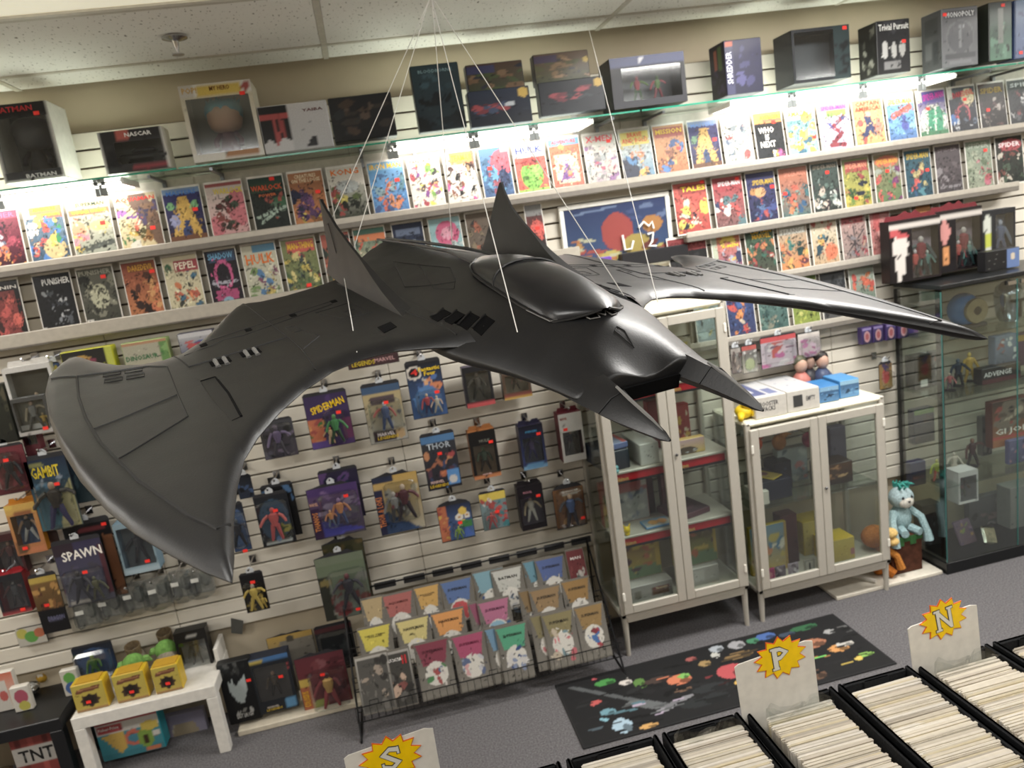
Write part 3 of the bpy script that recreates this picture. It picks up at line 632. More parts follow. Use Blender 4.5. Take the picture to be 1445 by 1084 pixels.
row(1, [
 (-18, 43, 380, 'comic with dark purple and red cover and pink masthead, left end of lit row', '8a1d3c>3a1226', 'r 0 .86 1 1 c2335a;b 14 0 .35 1 .8 .16 7c1a34,4a1833,a32a4a;b 14 0 0 1 .3 .12 e8742a,f0a03a,a32a1a;b 4 .4 .25 .6 .6 .1 c8ccd8,6d7890', [T('AGHER', 'f06a92', .92, .09)]),
 (45, 105, 372, 'comic with orange logo, white speech balloons and blue and yellow figures in lit row', '6c8aa0>3c5a74', 'r 0 .8 1 1 f4ead0;r .15 .84 1 .99 ee7a1c;r .4 .78 1 .85 e85a18;b 6 .3 .55 .9 .75 .14 2f7fd0,f2d23c,d23a2a;b 8 0 .05 .5 .45 .15 2f7fd0,d23a2a,f0c8a0;e .65 .22 .3 .2 e0c888;b 6 .6 .3 1 .55 .12 f2d23c,2f9a5a,2f7fd0;e .16 .66 .14 .06 fbf7e6;e .16 .54 .16 .06 fbf7e6', [T('ADVENTURE', 'f7d92c', .93, .06, .6, .05), T('SUPERGIRL', 'f7e13c', .83, .045, .5, .2)]),
 (106, 170, 362, 'comic with pale green battle art and orange banner under black title in lit row', 'd8d6b8>a8b0a0', 'r 0 .8 1 1 f0e0b0;r 0 .74 1 .84 ee6a22;l .1 .1 .95 .2 .05 59605a;l .45 .3 .4 .7 .02 4a4a40;e .7 .52 .24 .1 e6dc80;e .18 .48 .16 .16 e8a070;b 8 .0 .08 .35 .42 .09 d4452f,f0d040,d890a0', [T('SUPERMAN', '1e4030', .92, .07, .7, .05), T('WONDER WOMAN', 'f5d640', .79, .055, .85)], (.28, .56)),
 (172, 236, 352, 'comic with red wavy masthead, purple figure and brown rocks on cream in lit row', 'efe3b4>e2cf9a', 'l .55 .9 .98 .2 .22 7a5c48;b 10 .45 .35 1 .8 .14 584a70,3c3a5c,8a6240;b 4 .05 .55 .35 .75 .12 8a4ab0,b070c8;b 8 0 .05 .5 .5 .12 d8572a,3f8a4a,e0c040,f4f0e0;b 5 .5 .05 1 .3 .12 a8742c,5d5a30', [T('AQUAMAN', 'e0281e', .90, .085, .95)], (.3, .35)),
 (239, 297, 340, 'comic with indigo sky and tall yellow beams near the left of the lit row', '2c2f78>241f3c', 'r 0 .9 1 1 7fa3d0;p .38 .85 .62 .85 .9 .1 .62 .1 .5 .45 .38 .1 .1 .1 e0b030;p .42 .4 .58 .4 .65 .1 .35 .1 28407a;e .15 .68 .1 .08 7bc080;e .82 .68 .1 .08 7bc080;e .2 .4 .14 .12 9aa0d0;r 0 0 1 .12 7a4a2a', [T('MASTERS', '4a7fd0', .91, .08, .8)], (.3, .58)),
 (299, 356, 331, 'comic with yellow title on pale pink and a dark red mass in lit row', 'e8dcd4>dca0a0', 'e .8 .5 .3 .35 d86a78;e .15 .2 .2 .2 d86a78;b 16 .2 .1 .75 .7 .13 5c2a2a,3c3a32,8a3c34,4a5a48;r 0 .93 1 1 b04a4a', [T('WARLOCK', 'e8d23a', .84, .11, .8, .1)]),
 (359, 413, 321, 'comic with near-black green cover and red letters in lit row', '24302c>1c2622', 'r 0 .9 1 1 2e4a40;r .05 .72 .95 .9 38503c;b 12 .15 .2 .9 .7 .13 3a6a4a,a03a2a,5a7a60,1c2a26;l .1 .25 .95 .4 .03 a8c0b0;l .2 .15 .6 .3 .03 a8c0b0', [T('WARLOCK', 'e05a32', .80, .1, .9), T('POWER', 'd06a3a', .66, .05, .5)], (.2, .95)),
 (415, 468, 313, 'comic with brown and orange cover and a purple many-armed shape in lit row', '9a5a2c>c87828', 'r 0 .8 1 1 c07840;b 16 .2 .15 .8 .65 .16 5c3a6a,7a4a80,4a3060;b 5 0 .3 .3 .7 .18 20284a;b 6 0 0 1 .15 .1 c8b030,8a5a20', [T('CREATURES\nON THE LOOSE', 'f2e0c0', .88, .15, .85)], (.3, .6)),
 (470, 524, 305, 'comic with black and green crowd and orange lettering beside near tail fin, lit row', 'd8d8c8>343a2c', 'r 0 .62 1 1 e8e4d8;b 22 0 .05 1 .6 .13 2a3428,5a6a3a,a03028,c8b84a,22261e;e .5 .62 .35 .12 b8c0c0', [T('KONG', 'e87a20', .9, .11, .8)]),
 (527, 581, 298, 'comic with bright blue cover, yellow letters and an orange figure in lit row', '4f9fd8>3a7fc0', 'r 0 .84 1 1 78b8e0;b 10 .25 .1 .8 .55 .13 e07838,d05a2a,e89050;b 6 0 .4 1 .75 .15 88a8b0,5a8a9a,3a6aa0;b 4 0 0 1 .15 .13 3a5a90', [T('IRON MAN', 'f4c22a', .91, .1, .9)], (.28, .62)),
 (583, 631, 291, 'comic with pink, yellow and green fighters crowded on white in lit row', 'f0ead8>e8e0d0', 'r 0 .82 1 1 f4e8e0;b 34 0 .05 1 .78 .11 d85a7a,e8d84a,7ab04a,b03a4a,f4f0e8,8a4a9a,4a4a4a', [T('FANTASTIC', 'd04a3a', .91, .06, .85), T('FOUR', 'e8a030', .84, .06, .5)]),
 (633, 681, 284, 'comic with orange and yellow title block, black and pink group, lit row', 'ece6d8>e4dcd0', 'r .2 .76 1 1 ee8a22;b 26 0 .05 1 .72 .11 2c2c2c,8a4a34,d84a9a,f4f0ea,b08a60,5a3a34', [T('TEAM-UP', 'f6d838', .88, .12, .7, .1)]),
 (683, 729, 277, 'comic with blue night, crimson cloud and white corner tag in lit row', '4f8ab8>3a5a88', 'e .75 .7 .4 .25 d8405a;b 12 .2 .1 .9 .6 .15 3a4a70,a04a5a,5aa0c8,2a3a60;b 5 0 .4 .4 .9 .15 60a8d0,3a6a90;r .75 .9 1 1 f0e8e0', None, (-.2, .6)),
 (731, 779, 271, 'comic with green round head under red band and navy title in lit row', 'e8eae4>d8402f', 'r 0 .72 1 1 e4ecec;r 0 0 1 .72 d0452f;e .5 .36 .36 .3 7ac03a;r .2 .56 .8 .7 b02a22;b 8 .2 .12 .8 .5 .1 5a9a2a,8ad048,4a7a24;r 0 0 1 .08 98c850', [T('HULK', '2c3f8a', .86, .13, .85)]),
 (781, 828, 264, 'comic with orange frame around a pale panel and small purple robed shape in lit row', 'e86a2a>e0502a', 'r 0 .86 1 1 5aa8d8;r .12 .1 .88 .68 f0d8b0;p .5 .6 .72 .18 .28 .18 7a4a9a;b 8 .15 .2 .85 .6 .07 d8572a,c8a060;b 5 .1 .72 .9 .84 .1 e8a040,d84a2a', [T('ADVENTURE', 'e84a1c', .93, .07, .8)]),
 (830, 878, 257, 'comic with pale grey crowd touched with violet under a red title in lit row', 'dcd6cc>c8c4bc', 'b 26 0 .05 1 .75 .11 b8a8b0,9a6aa0,d8b8b0,8a8a88,c04a6a,a8b0b0', [T('X-MEN', 'd8505a', .9, .12, .85)], (.3, .83)),
 (880, 927, 250, 'comic with red and yellow masthead and a dark blue cloaked mass in lit row', 'd8d4c0>5a90b0', 'r .05 .68 .95 .96 e8d038;r 0 0 .5 .45 283048;b 10 .3 .05 1 .5 .14 d8772a,3a80b8,e8b040,2a3048', [T('BRAVE\nAND BOLD', 'd23a22', .83, .2, .85)]),
 (928, 975, 244, 'comic with orange brown cover and a blue leaping shape in lit row', 'd89048>b06a30', 'r .05 .76 .95 .96 b03a2a;b 12 .2 .1 .9 .65 .14 3a7ac0,28508a,e8a850,8a4a2a', [T('MISSION', 'e8c030', .87, .1, .85)], (.25, .5)),
 (977, 1022, 237, 'comic with indigo sky and tall yellow beams in the right half of the lit row', '34357a>2a2440', 'r 0 .9 1 1 8aa0c8;p .38 .85 .62 .85 .9 .1 .62 .1 .5 .45 .38 .1 .1 .1 d8a840;p .42 .4 .58 .4 .65 .1 .35 .1 2c4470;e .15 .62 .1 .08 6a9a70;r 0 0 1 .12 6a4630', [T('MASTERS', '6a90d0', .91, .08, .8)], (.35, .58)),
 (1024, 1067, 231, 'comic with washed grey cover and a tumbling red and blue shape in lit row', 'd8d8d0>b8c0b8', 'b 18 .1 .1 .9 .8 .13 a84a48,8a98a0,c0c8c0,5a6a80,c8a0a0', [T('AMAZING', 'b8a8a8', .9, .07, .8)]),
 (1069, 1112, 224, 'black comic with orange masthead and big white hand-lettered words in lit row', '202428>282c30', 'r 0 .78 1 1 f0a020;r .3 .8 1 .96 e86a1c;b 5 .55 0 1 .2 .12 b04a8a,c8a030', [T('AVENGERS', 'f4d430', .89, .09, .75, .1), T('WHO\nIS\nNEXT', 'f0f0ea', .48, .42, .55, -.1), T('?', 'f0f0ea', .13, .14, .14, .1)], (.2, .78)),
 (1114, 1158, 218, 'comic with yellow scaly mass on teal and white masthead in lit row', '6ab0b8>8ac0c0', 'r 0 .76 1 1 e4ecea;b 20 .1 .05 .9 .6 .15 d8b82a,b8902a,e8d050,3a6a80;b 4 .6 .5 1 .8 .15 e0a040', [T('AMAZING', 'e8c83a', .88, .12, .85)], (.4, .35)),
 (1160, 1206, 211, 'comic with lilac cover and a twisting dark red figure in lit row', 'd0c8dc>c4bcd0', 'r 0 .84 1 1 d888c0;r .25 .74 .9 .86 8ac048;l .8 .7 .4 .5 .05 8a2a3a;l .4 .5 .7 .35 .05 8a2a3a;l .7 .35 .3 .12 .06 7a2434;l .3 .12 .75 .1 .05 8a2a3a;b 5 .3 .3 .8 .7 .06 3a4a90', [T('SPIDER-MAN', 'd83aa0', .91, .08, .8)]),
 (1208, 1253, 204, 'tan comic with big red two-line title and a navy striding figure in lit row', 'dcb070>c89a58', 'l .45 .6 .5 .45 .1 2a3a6a;l .48 .45 .3 .15 .07 2a3560;l .5 .45 .65 .25 .07 2a3560;e .2 .5 .1 .08 c83a2a;e .8 .38 .1 .2 d0705a;e .5 .68 .08 .06 e8b090;l .32 .14 .28 .05 .05 b03a2a', [T('CAPTAIN\nAMERICA!', 'd8321e', .85, .2, .85)]),
 (1255, 1297, 198, 'blue comic with yellow masthead and a red diving swoosh in lit row', '6ab8dc>3a6aa8', 'r 0 .8 1 1 a8d0d8;b 8 0 .05 1 .4 .2 3a70b0,5a9ac8,88b8d0;l .2 .55 .85 .72 .07 d8452a;l .6 .5 .55 .3 .06 3a4aa0;e .6 .32 .14 .1 3a4aa0', [T('SPIDER-MAN', 'e8c828', .86, .12, .85)]),
 (1299, 1341, 192, 'comic with pink title on purple and tall green forms in white oval, lit row', '6a48a8>b8c0b0', 'r 0 .74 1 1 5a48b0;r 0 .76 .18 1 e4e0d0;e .5 .36 .46 .34 e8ece0;l .4 .15 .45 .5 .12 2a9a70;l .7 .1 .75 .5 .12 2a9a70;e .45 .55 .1 .1 2a9a70;e .72 .55 .1 .1 2a9a70;r 0 0 1 .12 3a7a50', [T('SPIDER-MAN', 'ea48b8', .88, .14, .75, .08, .1)], (-.15, .62)),
 (1343, 1383, 186, 'dark navy comic with cream moon, red title and a red arch in lit row', '24283a>20242e', 'e .72 .78 .25 .18 e4d4a0;r 0 .76 .16 1 e0dcd0;o .5 .4 .25 .25 c03044;r .3 .1 .7 .38 20222c;b 9 0 .05 1 .3 .09 c8ccd0,5a6a80;e .1 .3 .14 .12 2a6ab0', [T('DAREDEVIL', 'd83040', .85, .12, .8, .05, .1)], (.1, .72)),
 (1385, 1424, 180, 'dark brown comic with dull gold title and pale streaks near right end of lit row', '3a302e>2c2828', 'r 0 .8 1 1 50342c;b 12 0 .05 1 .7 .12 b8b0a8,4a3a40,6a4a48,8a8078', [T('SPIDER', 'b8983a', .84, .12, .85)], (-.2, .42)),  # pale dabs paint glare streaks into the cover
 (1426, 1464, 174, 'charcoal comic with grey lettering cut by the right edge of the picture in lit row', '34363a>2a2c30', 'b 14 0 .05 1 .75 .12 c0c0c0,5a5c60,3a3c40,8a4044', [T('SPID', 'c8ccd0', .88, .09, .8)]),
], G1, -.085, -.14, .243)
G2 = 'comics of the second row'
row(2, [
 (-8, 46, 482, 'black comic with red smoky art and white capitals at left end of second row', '16151a>1a1416', 'r 0 .06 .86 .82 8a2420;b 14 .05 .1 .8 .75 .18 d0382c,3a1a1c,a82c26,e0482f', [T('RONIN', 'f2eee8', .88, .06, .9)]),
 (61, 119, 472, 'near-black comic with jagged white logo and a grey seated shape, second row left', '16181e>101216', 'b 10 .35 .1 .85 .6 .11 8a9098,c8ccd0,3a404a,5a6068;b 4 .1 .55 .4 .85 .1 9aa0a4,4a5058;r 0 .02 .12 .1 e8e8e4', [T('PUNISHER', 'f0f0ee', .87, .11, .75, .1)]),
 (122, 178, 462, 'grey-green comic with a pale central blot, second row left', '6c6c5e>3c3e36', 'b 18 0 .05 1 .95 .17 2c2e28,8a8a78,50524a;e .52 .5 .26 .22 c8c8a8;b 6 .35 .3 .7 .65 .06 6a6a58,2a2c26;r .02 .02 .2 .12 e4e2da', [T('PUNISHER', 'a8a898', .92, .08, .9)], (.22, .83)),
 (184, 237, 451, 'rusty orange comic with gold title and a dark rider shape, second row left', '9a3c1c>c87428', 'r .2 .82 .95 .98 8a4a1c;b 12 .2 .1 .8 .75 .14 3a2420,5a3020,2a1c1a,c88030;b 6 .6 .1 1 .6 .16 e0a050,d86a28', [T('DAREDEVIL', 'd8a038', .89, .1, .75, .06)], (.38, .8)),
 (241, 295, 442, 'cream comic with crimson title and an orange vaulting figure, second row left', 'e4d8b0>d8d0a8', 'r .3 .72 1 .92 b02a3a;b 16 .2 .08 .9 .68 .11 d8722a,c8502a,3a7090,4a4a40,e8e0c8;e .14 .8 .1 .08 3a6a48', [T('PEPEL', 'f0e4d0', .82, .12, .6, .14)]),
 (300, 349, 432, 'black comic with magenta hooded machine shape and blue logo, second row left', '1a1520>241828', 'r .1 .8 .95 .98 2a4a70;o .5 .55 .3 .28 d83a8a;r .15 .1 .85 .28 b82c74;l .1 .42 .9 .42 .02 b8b8c8;e .5 .08 .16 .08 8ab8d0', [T('SHADOW', '7ab8e0', .89, .11, .8)]),
 (352, 404, 424, 'pale comic with large orange letters and green and blue fighters, second row left', 'd8d4b8>c8c8b0', 'r .3 .86 1 1 3a8ab0;b 18 .1 .05 .95 .6 .13 7a9a5a,3a7ab0,8a4a6a,c8b050,e8e4d0', [T('HULK', 'e0742a', .74, .18, .85)]),
 (407, 460, 415, 'yellow-green comic with red banner title and a swarm of figures, second row left', '8a9050>6a7a4a', 'r .15 .76 .95 .98 d83a22;b 26 0 .05 1 .72 .12 d8c040,4a6a3a,8a3a2a,e8d880,3a4a50', [T('MAN-THING', 'f0c838', .87, .12, .75, .05)], (.1, .15)),
 (463, 507, 406, 'comic with red and dark green cover half hidden by the near tail fin, second row', 'c84a2a>4a5a3a', 'b 20 0 .05 1 .95 .14 d85a2a,3a5040,c8a83a,2a3a34', None),
 (509, 557, 400, 'comic with teal top and orange stripe seen between fin and hull, second row', '4a8a78>e0c8a0', 'r 0 .78 1 .9 e87a2a;b 18 0 .05 1 .75 .13 8a8a70,d8502a,3a6a60,e8d8b8', None),
 (563, 610, 392, 'navy comic with white trim seen above the hull spine, second row', '2a3450>3a4a68', 'r .1 .78 .9 .9 6a7a98;b 12 0 .05 1 .7 .14 4a5a80,20283c,8a94a8', None),
 (614, 662, 384, 'pale blue comic with a pink coiled ball, seen above the hull spine, second row', 'a0ccd0>88b8c0', 'e .55 .7 .38 .24 d84a80;e .55 .7 .2 .12 f0a0b8;b 8 0 .05 1 .5 .14 6aa0b0,c8d8d8', None),
 (666, 712, 377, 'grey-brown comic partly behind the far tail fin, second row', '7a6a5a>5a5048', 'b 16 0 .05 1 .95 .14 8a7a60,3a3a3a,a85a3a', None),
 (749, 776, 364, 'narrow dark comic with red burst beside the framed poster, second row', '2a2426>a8301e', 'r 0 .8 1 1 8a8a88;e .6 .5 .45 .2 e03a20;b 8 0 .05 1 .45 .2 c8401e,3a2426', None, (.1, .55)),
 (956, 1006, 330, 'red comic with yellow title and a dark crouching shape, right of poster, second row', 'c8402a>b0301e', 'r .15 .78 1 .95 a02a1c;b 14 .1 .1 .95 .6 .14 2a2c38,e8c838,d84a2a,e8d8c0;e .9 .5 .16 .16 e8c830', [T('TALES', 'e8cc30', .87, .1, .75, .1)], (.4, .97)),
 (1011, 1056, 321, 'comic with crimson masthead over white and navy leaping shapes, second row right', 'b83038>7a5a58', 'r .1 .72 1 .98 a82a34;b 18 .05 .05 .95 .7 .13 e0dcd4,2c3a60,c83a34,5a7a80', [T('SPIDER-MAN', 'e8e0e0', .87, .09, .75, .05)], (.35, .93)),
 (1058, 1101, 314, 'indigo comic with dull yellow title and orange glow, second row right', '34366a>2a2c50', 'r .1 .55 .6 .68 b8803a;e .45 .6 .2 .1 d8a060;b 14 .05 .05 .95 .5 .14 3a4a88,a83a3a,20284a,4a6a98', [T('SPIDER-MAN', 'c8a838', .8, .1, .75, .08)], (.4, .68)),
 (1104, 1147, 307, 'orange comic with teal spikes along the bottom, second row right', 'c8683a>4a7070', 'b 18 0 .05 1 .6 .14 3a6a70,7a9a90,d8783a,2a5a80,c85030', [T('SPIDER-MAN', 'd8907a', .87, .09, .75, .05)], (-.35, .5)),
 (1149, 1190, 300, 'dark green-grey comic with white slashes, second row right', '4a5a54>303a38', 'b 18 0 .05 1 .7 .14 8aa098,5a7068,d0d4cc,3a3038,c8b8a8', [T('SPIDER-MAN', 'c0b8a8', .92, .07, .85)], (.1, .8)),
 (1193, 1233, 293, 'comic with red title over yellow and green jungle, second row right', '8a9a50>b8a838', 'r .1 .74 .95 .96 b03a34;b 18 0 .05 1 .7 .14 6a8a3a,c8b840,3a5a38,a03a38,2a3040', [T('SPIDER-MAN', 'e8a080', .85, .1, .8)], (-.1, .2)),
 (1237, 1276, 287, 'comic with orange oval title over green and purple creature, second row right', '9a8a60>5a7a50', 'e .5 .85 .46 .12 d8602a;b 16 .1 .05 .95 .68 .15 4a7a48,7a3a70,a8b0a0,c83a34', [T('SPIDER-MAN', 'e8b048', .85, .1, .8)], (.0, .65)),
 (1280, 1319, 281, 'teal comic with yellow arched title and red swinging shape, second row right', '2a6070>20485a', 'b 16 .1 .05 .95 .68 .14 c84034,2a5a80,4a8a98,c8b878,183848', [T('SPIDER-MAN', 'd0b038', .87, .12, .85)], (.35, .55)),
 (1323, 1361, 275, 'plain dark grey comic with faint lettering, second row right', '5a5054>4a4448', 'b 10 0 .05 1 .9 .16 6a6064,524a4e,8a8488;r .1 .1 .9 .16 8a868a', [T('SPIDER', '8a8084', .9, .06, .8)]),
 (1366, 1404, 268, 'pale green comic with a thin red sprawling figure, second row right', '8a9a84>98a08a', 'b 12 .4 .1 .95 .65 .12 b04a54,c0647a,6a7a60;b 10 0 .05 .6 .8 .14 7a8a70,a8b098', [T('SPIDER', 'b8c0b0', .9, .1, .8)], (.28, .78)),
 (1408, 1448, 262, 'dark comic with red oval logo at the right end of the second row', '3a3a34>28302c', 'e .55 .82 .42 .13 a8303a;b 16 0 .05 1 .65 .13 4a5a4a,7a4038,2a3a30,c8c0b0', [T('SPIDER', 'e8d8d8', .83, .1, .8)]),
], G2)
G3 = 'comics of the third row'
row(3, [
 (948, 1005, 400, 'black comic with dark red band directly under the red one beside the poster, third row', '18181a>141416', 'r 0 .74 1 1 8a2026;b 10 .1 .2 .9 .6 .14 34443c,2a2a2e,4a5a50', [T('SPAWN', '5a1418', .87, .12, .9)]),
 (1009, 1052, 392, 'comic with yellow X logo on orange and violet below, third row', 'd8702a>5a5088', 'r 0 0 .18 1 b8c0a8;l .35 .95 .8 .78 .06 f0d030;l .35 .78 .8 .95 .06 f0d030;b 14 .2 .05 1 .6 .14 6a60a0,a8b0c0,d8b040,3a3a60', [T('X-MEN', 'e8c838', .70, .06, .6, .12)]),
 (1056, 1099, 384, 'comic with green top, two-line yellow title and red crowd, third row', '3a6048>4a4a40', 'b 22 0 .02 1 .62 .12 a83a2c,c87838,3a6a58,c8c8b8,6a3038', [T('CAPTAIN\nMARVEL', 'e0b030', .84, .18, .75, .06)]),
 (1102, 1145, 377, 'comic with grey title, orange masks and teal mist, third row', 'b0a890>c87a28', 'r .05 .74 .95 .9 c8c8bc;b 20 0 .05 1 .66 .13 d8702a,3a8078,6a3a48,e0a038,2a4a48', [T('STRANGE', 'e8e8e0', .8, .1, .85), T('DOCTOR', 'd8d040', .93, .05, .7)]),
 (1148, 1187, 370, 'cream comic with a big orange pumpkin shape at the lower right, third row', 'd8d0b4>c0a078', 'b 10 .1 .7 .9 .95 .12 b84838,c8b8a0;b 12 .1 .1 .7 .6 .14 3a7080,c8783a,d8a840,2a4a58;e .72 .25 .24 .18 d8642a', None),
 (1190, 1228, 364, 'comic with dull red letters over grey web lines, third row', 'b89088>9a8a84', 'r .05 .76 .9 .94 a83a3c;l .1 .1 .9 .6 .02 50484a;l .5 .05 .5 .7 .02 50484a;l .9 .1 .1 .6 .02 50484a;b 8 .3 .1 .9 .5 .12 8a8488,a84850,c0a088', None),
 (1231, 1262, 358, 'salmon pink comic beside the hanging novelty packs, third row', 'c87a74>b06a66', 'r .15 .5 .5 .9 c04a48;b 8 0 .05 1 .5 .14 a85a54,d09088', None, (.2, .45)),
 (1290, 1322, 348, 'comic with green and orange top showing above the novelty packs, third row', '5a6a58>c8782a', 'r .2 .7 .9 .9 d88a2a;b 8 0 .05 1 .6 .14 3a4a40,a8602a', None),
 (1330, 1366, 342, 'dark comic with pale scribble showing above the novelty packs, third row', '4a5450>3a4440', 'b 14 0 .05 1 .9 .14 8a9890,a04a44,34403c', None),
], G3)
G4 = 'comics of the lowest ledge'
row(4, [
 (984, 1026, 482, 'pale blue comic seen through the top of the tall cabinet, lowest ledge', '9ab0b0>7a9098', 'b 12 0 .05 1 .95 .15 c8b850,6a8898,a8c0c0', None),
 (1029, 1070, 474, 'comic with blue ground and red and orange jumble, lowest ledge', '2a4a80>3a4068', 'b 22 .05 .05 .95 .95 .14 c83a2a,3a60a0,d8802a,28305a,c8b8a0', None, (.3, .85)),
 (1073, 1116, 468, 'dim teal comic with grey figures, lowest ledge', '5a7a74>4a6a66', 'b 16 0 .05 1 .9 .14 6a8a80,3a5a58,8a8a78', None),
 (1120, 1160, 461, 'green and yellow comic, lowest ledge', '6a8a3a>8a9a3a', 'b 16 0 .05 1 .9 .14 a8b040,4a6a30,c8c868', None),
 (1162, 1200, 455, 'dark slate comic, lowest ledge', '4a4e54>5a5a5a', 'b 12 0 .05 1 .9 .14 6a6e70,34383c', None),
 (1203, 1240, 448, 'comic with orange and red blooms over pale green, right end of the lowest ledge', 'b0b8a8>5a7868', 'b 10 .1 .45 .95 .85 .16 d8582a,e0782a,c84030;b 8 0 .05 1 .4 .14 3a5a4a,6a8a78', None),
], G4)

# framed poster on the wall behind the jet
x0, z0, pw, ph = R4((787, 293, 945, 268, 950, 368, 800, 395), -.02)
t = thing('framed_poster', 'white framed poster with blue field, red dome and orange clouds behind the jet', 'poster', (x0, -.02, z0))
m = MB()
for a, b, c, d in ((0, .012, pw, .024), (0, ph - .012, pw, .024), (-pw / 2 + .012, ph / 2, .024, ph - .048), (pw / 2 - .012, ph / 2, .024, ph - .048)): m.bb((a, 0, b), (c, .022, d), .003)
m.build('frame', mat('f0efe9', .3), t)
sheet('print', pw - .044, ph - .044, paint(60, 40, '2a3a80>3a60a0', 'b 8 0 0 1 .3 .12 e8b040,f0d060,d85030;b 10 .05 .1 .5 .5 .1 e87a2a,f0e0c0,d8402f,e8a050;e .5 .55 .16 .3 d02a30;e .68 .3 .14 .18 d8b04a;e .85 .6 .1 .14 e08828;b 6 .6 .7 1 .95 .06 4a58a0,7a88c0;l .1 .9 .5 .95 .015 8a9ad0;b 6 .7 0 1 .3 .1 8a2a30,c84030;b 5 .4 0 .7 .15 .08 7ab0a0,e8d870', 'poster'), t, None, (0, -.004, .022))
MB().box((0, -.008, ph / 2), (pw - .044, .002, ph - .044)).build('pane', GLASS, t)
# glare on the pane, modelled as white letter-like strokes
MB().tube([(.02, 0, .175), (.025, 0, .10), (.06, 0, .10), (.075, 0, .14)], .006, 6).tube([(.11, 0, .20), (.14, 0, .225), (.165, 0, .20), (.185, 0, .22), (.19, 0, .185)], .006, 6).tube([(.155, 0, .16), (.185, 0, .165), (.175, 0, .12), (.155, 0, .10), (.195, 0, .095)], .006, 6).build('glare_strokes', mat('f8f6f0', .3, 0, .02), t, (0, -.016, 0))
p = aty(850, 376, -.05)
tag(MB().bb((0, 0, 0), (.30, .05, .05), .004).build('flat_box', mat('6a4aa0', .4), None, (p.x - .1, -.04, p.z + .02)), 'flat purple box lying on the wall under the framed poster', 'box')
tag(MB().bb((0, 0, 0), (.36, .06, .07), .004).build('flat_box', mat('1c1c20', .4), None, (p.x + .28, -.045, p.z + .012)), 'long black box below the framed poster, right of the purple one', 'box')
# ================================================================== packaged toys
_fc = {}
def fig_mesh(body, legs, arms, head, hair=None, pose=0):
    k = (body, legs, arms, head, hair, pose)
    if k in _fc: return _fc[k]
    r = random.Random(pose); m = MB(); sp = r.uniform(.07, .16); a1 = r.uniform(.12, .26); a2 = r.uniform(.1, .3); zl = r.uniform(.38, .7); zr = r.uniform(.38, .8)
    for s in (-1, 1): m.tube([(s * .06, 0, .48), (s * (.06 + sp * .5), -.03, .26), (s * (.06 + sp), 0, .04), (s * (.07 + sp), -.06, .02)], [.075, .058, .045, .035], 6, legs)
    m.tube([(0, 0, .44), (0, 0, .52), (0, -.01, .66), (0, 0, .78), (0, 0, .84)], [.10, .095, .14, .13, .05], 8, body)
    for s, ax, ze in ((-1, a1, zl), (1, a2, zr)): m.tube([(s * .14, 0, .77), (s * (.17 + ax * .4), 0, (.77 + ze) / 2), (s * (.15 + ax), -.06, ze - .08), (s * (.15 + ax), -.08, ze - .12)], [.055, .05, .04, .035], 6, arms)
    m.ball((0, -.01, .91), (.07, .08, .09), 8, 6, head)
    if hair: m.ball((0, .015, .945), (.078, .08, .075), 8, 5, hair)
    _fc[k] = m.mesh('figure', FIGMAT, True); return _fc[k]
def figure(parent, h, x, y, z, cols, pose=0, name='figure'):
    o = link(name, fig_mesh(*cols, pose=pose), parent, (x, y, z)); o.scale = (h, h * .7, h); return o
def bubble(parent, x, z, w_, h, d, name='bubble', m=None, y=0.0):
    return MB().bb((x, y - d / 2, z + h / 2), (w_, d, h), min(.014, d * .4)).build(name, m or CLEAR, parent)
def stick(parent, x, z, y=-.003, w_=.022, h=.015):
    MB().bb((0, 0, 0), (w_, .001, h), .001).build('price_sticker', RED_ST, parent, (x, y, z))
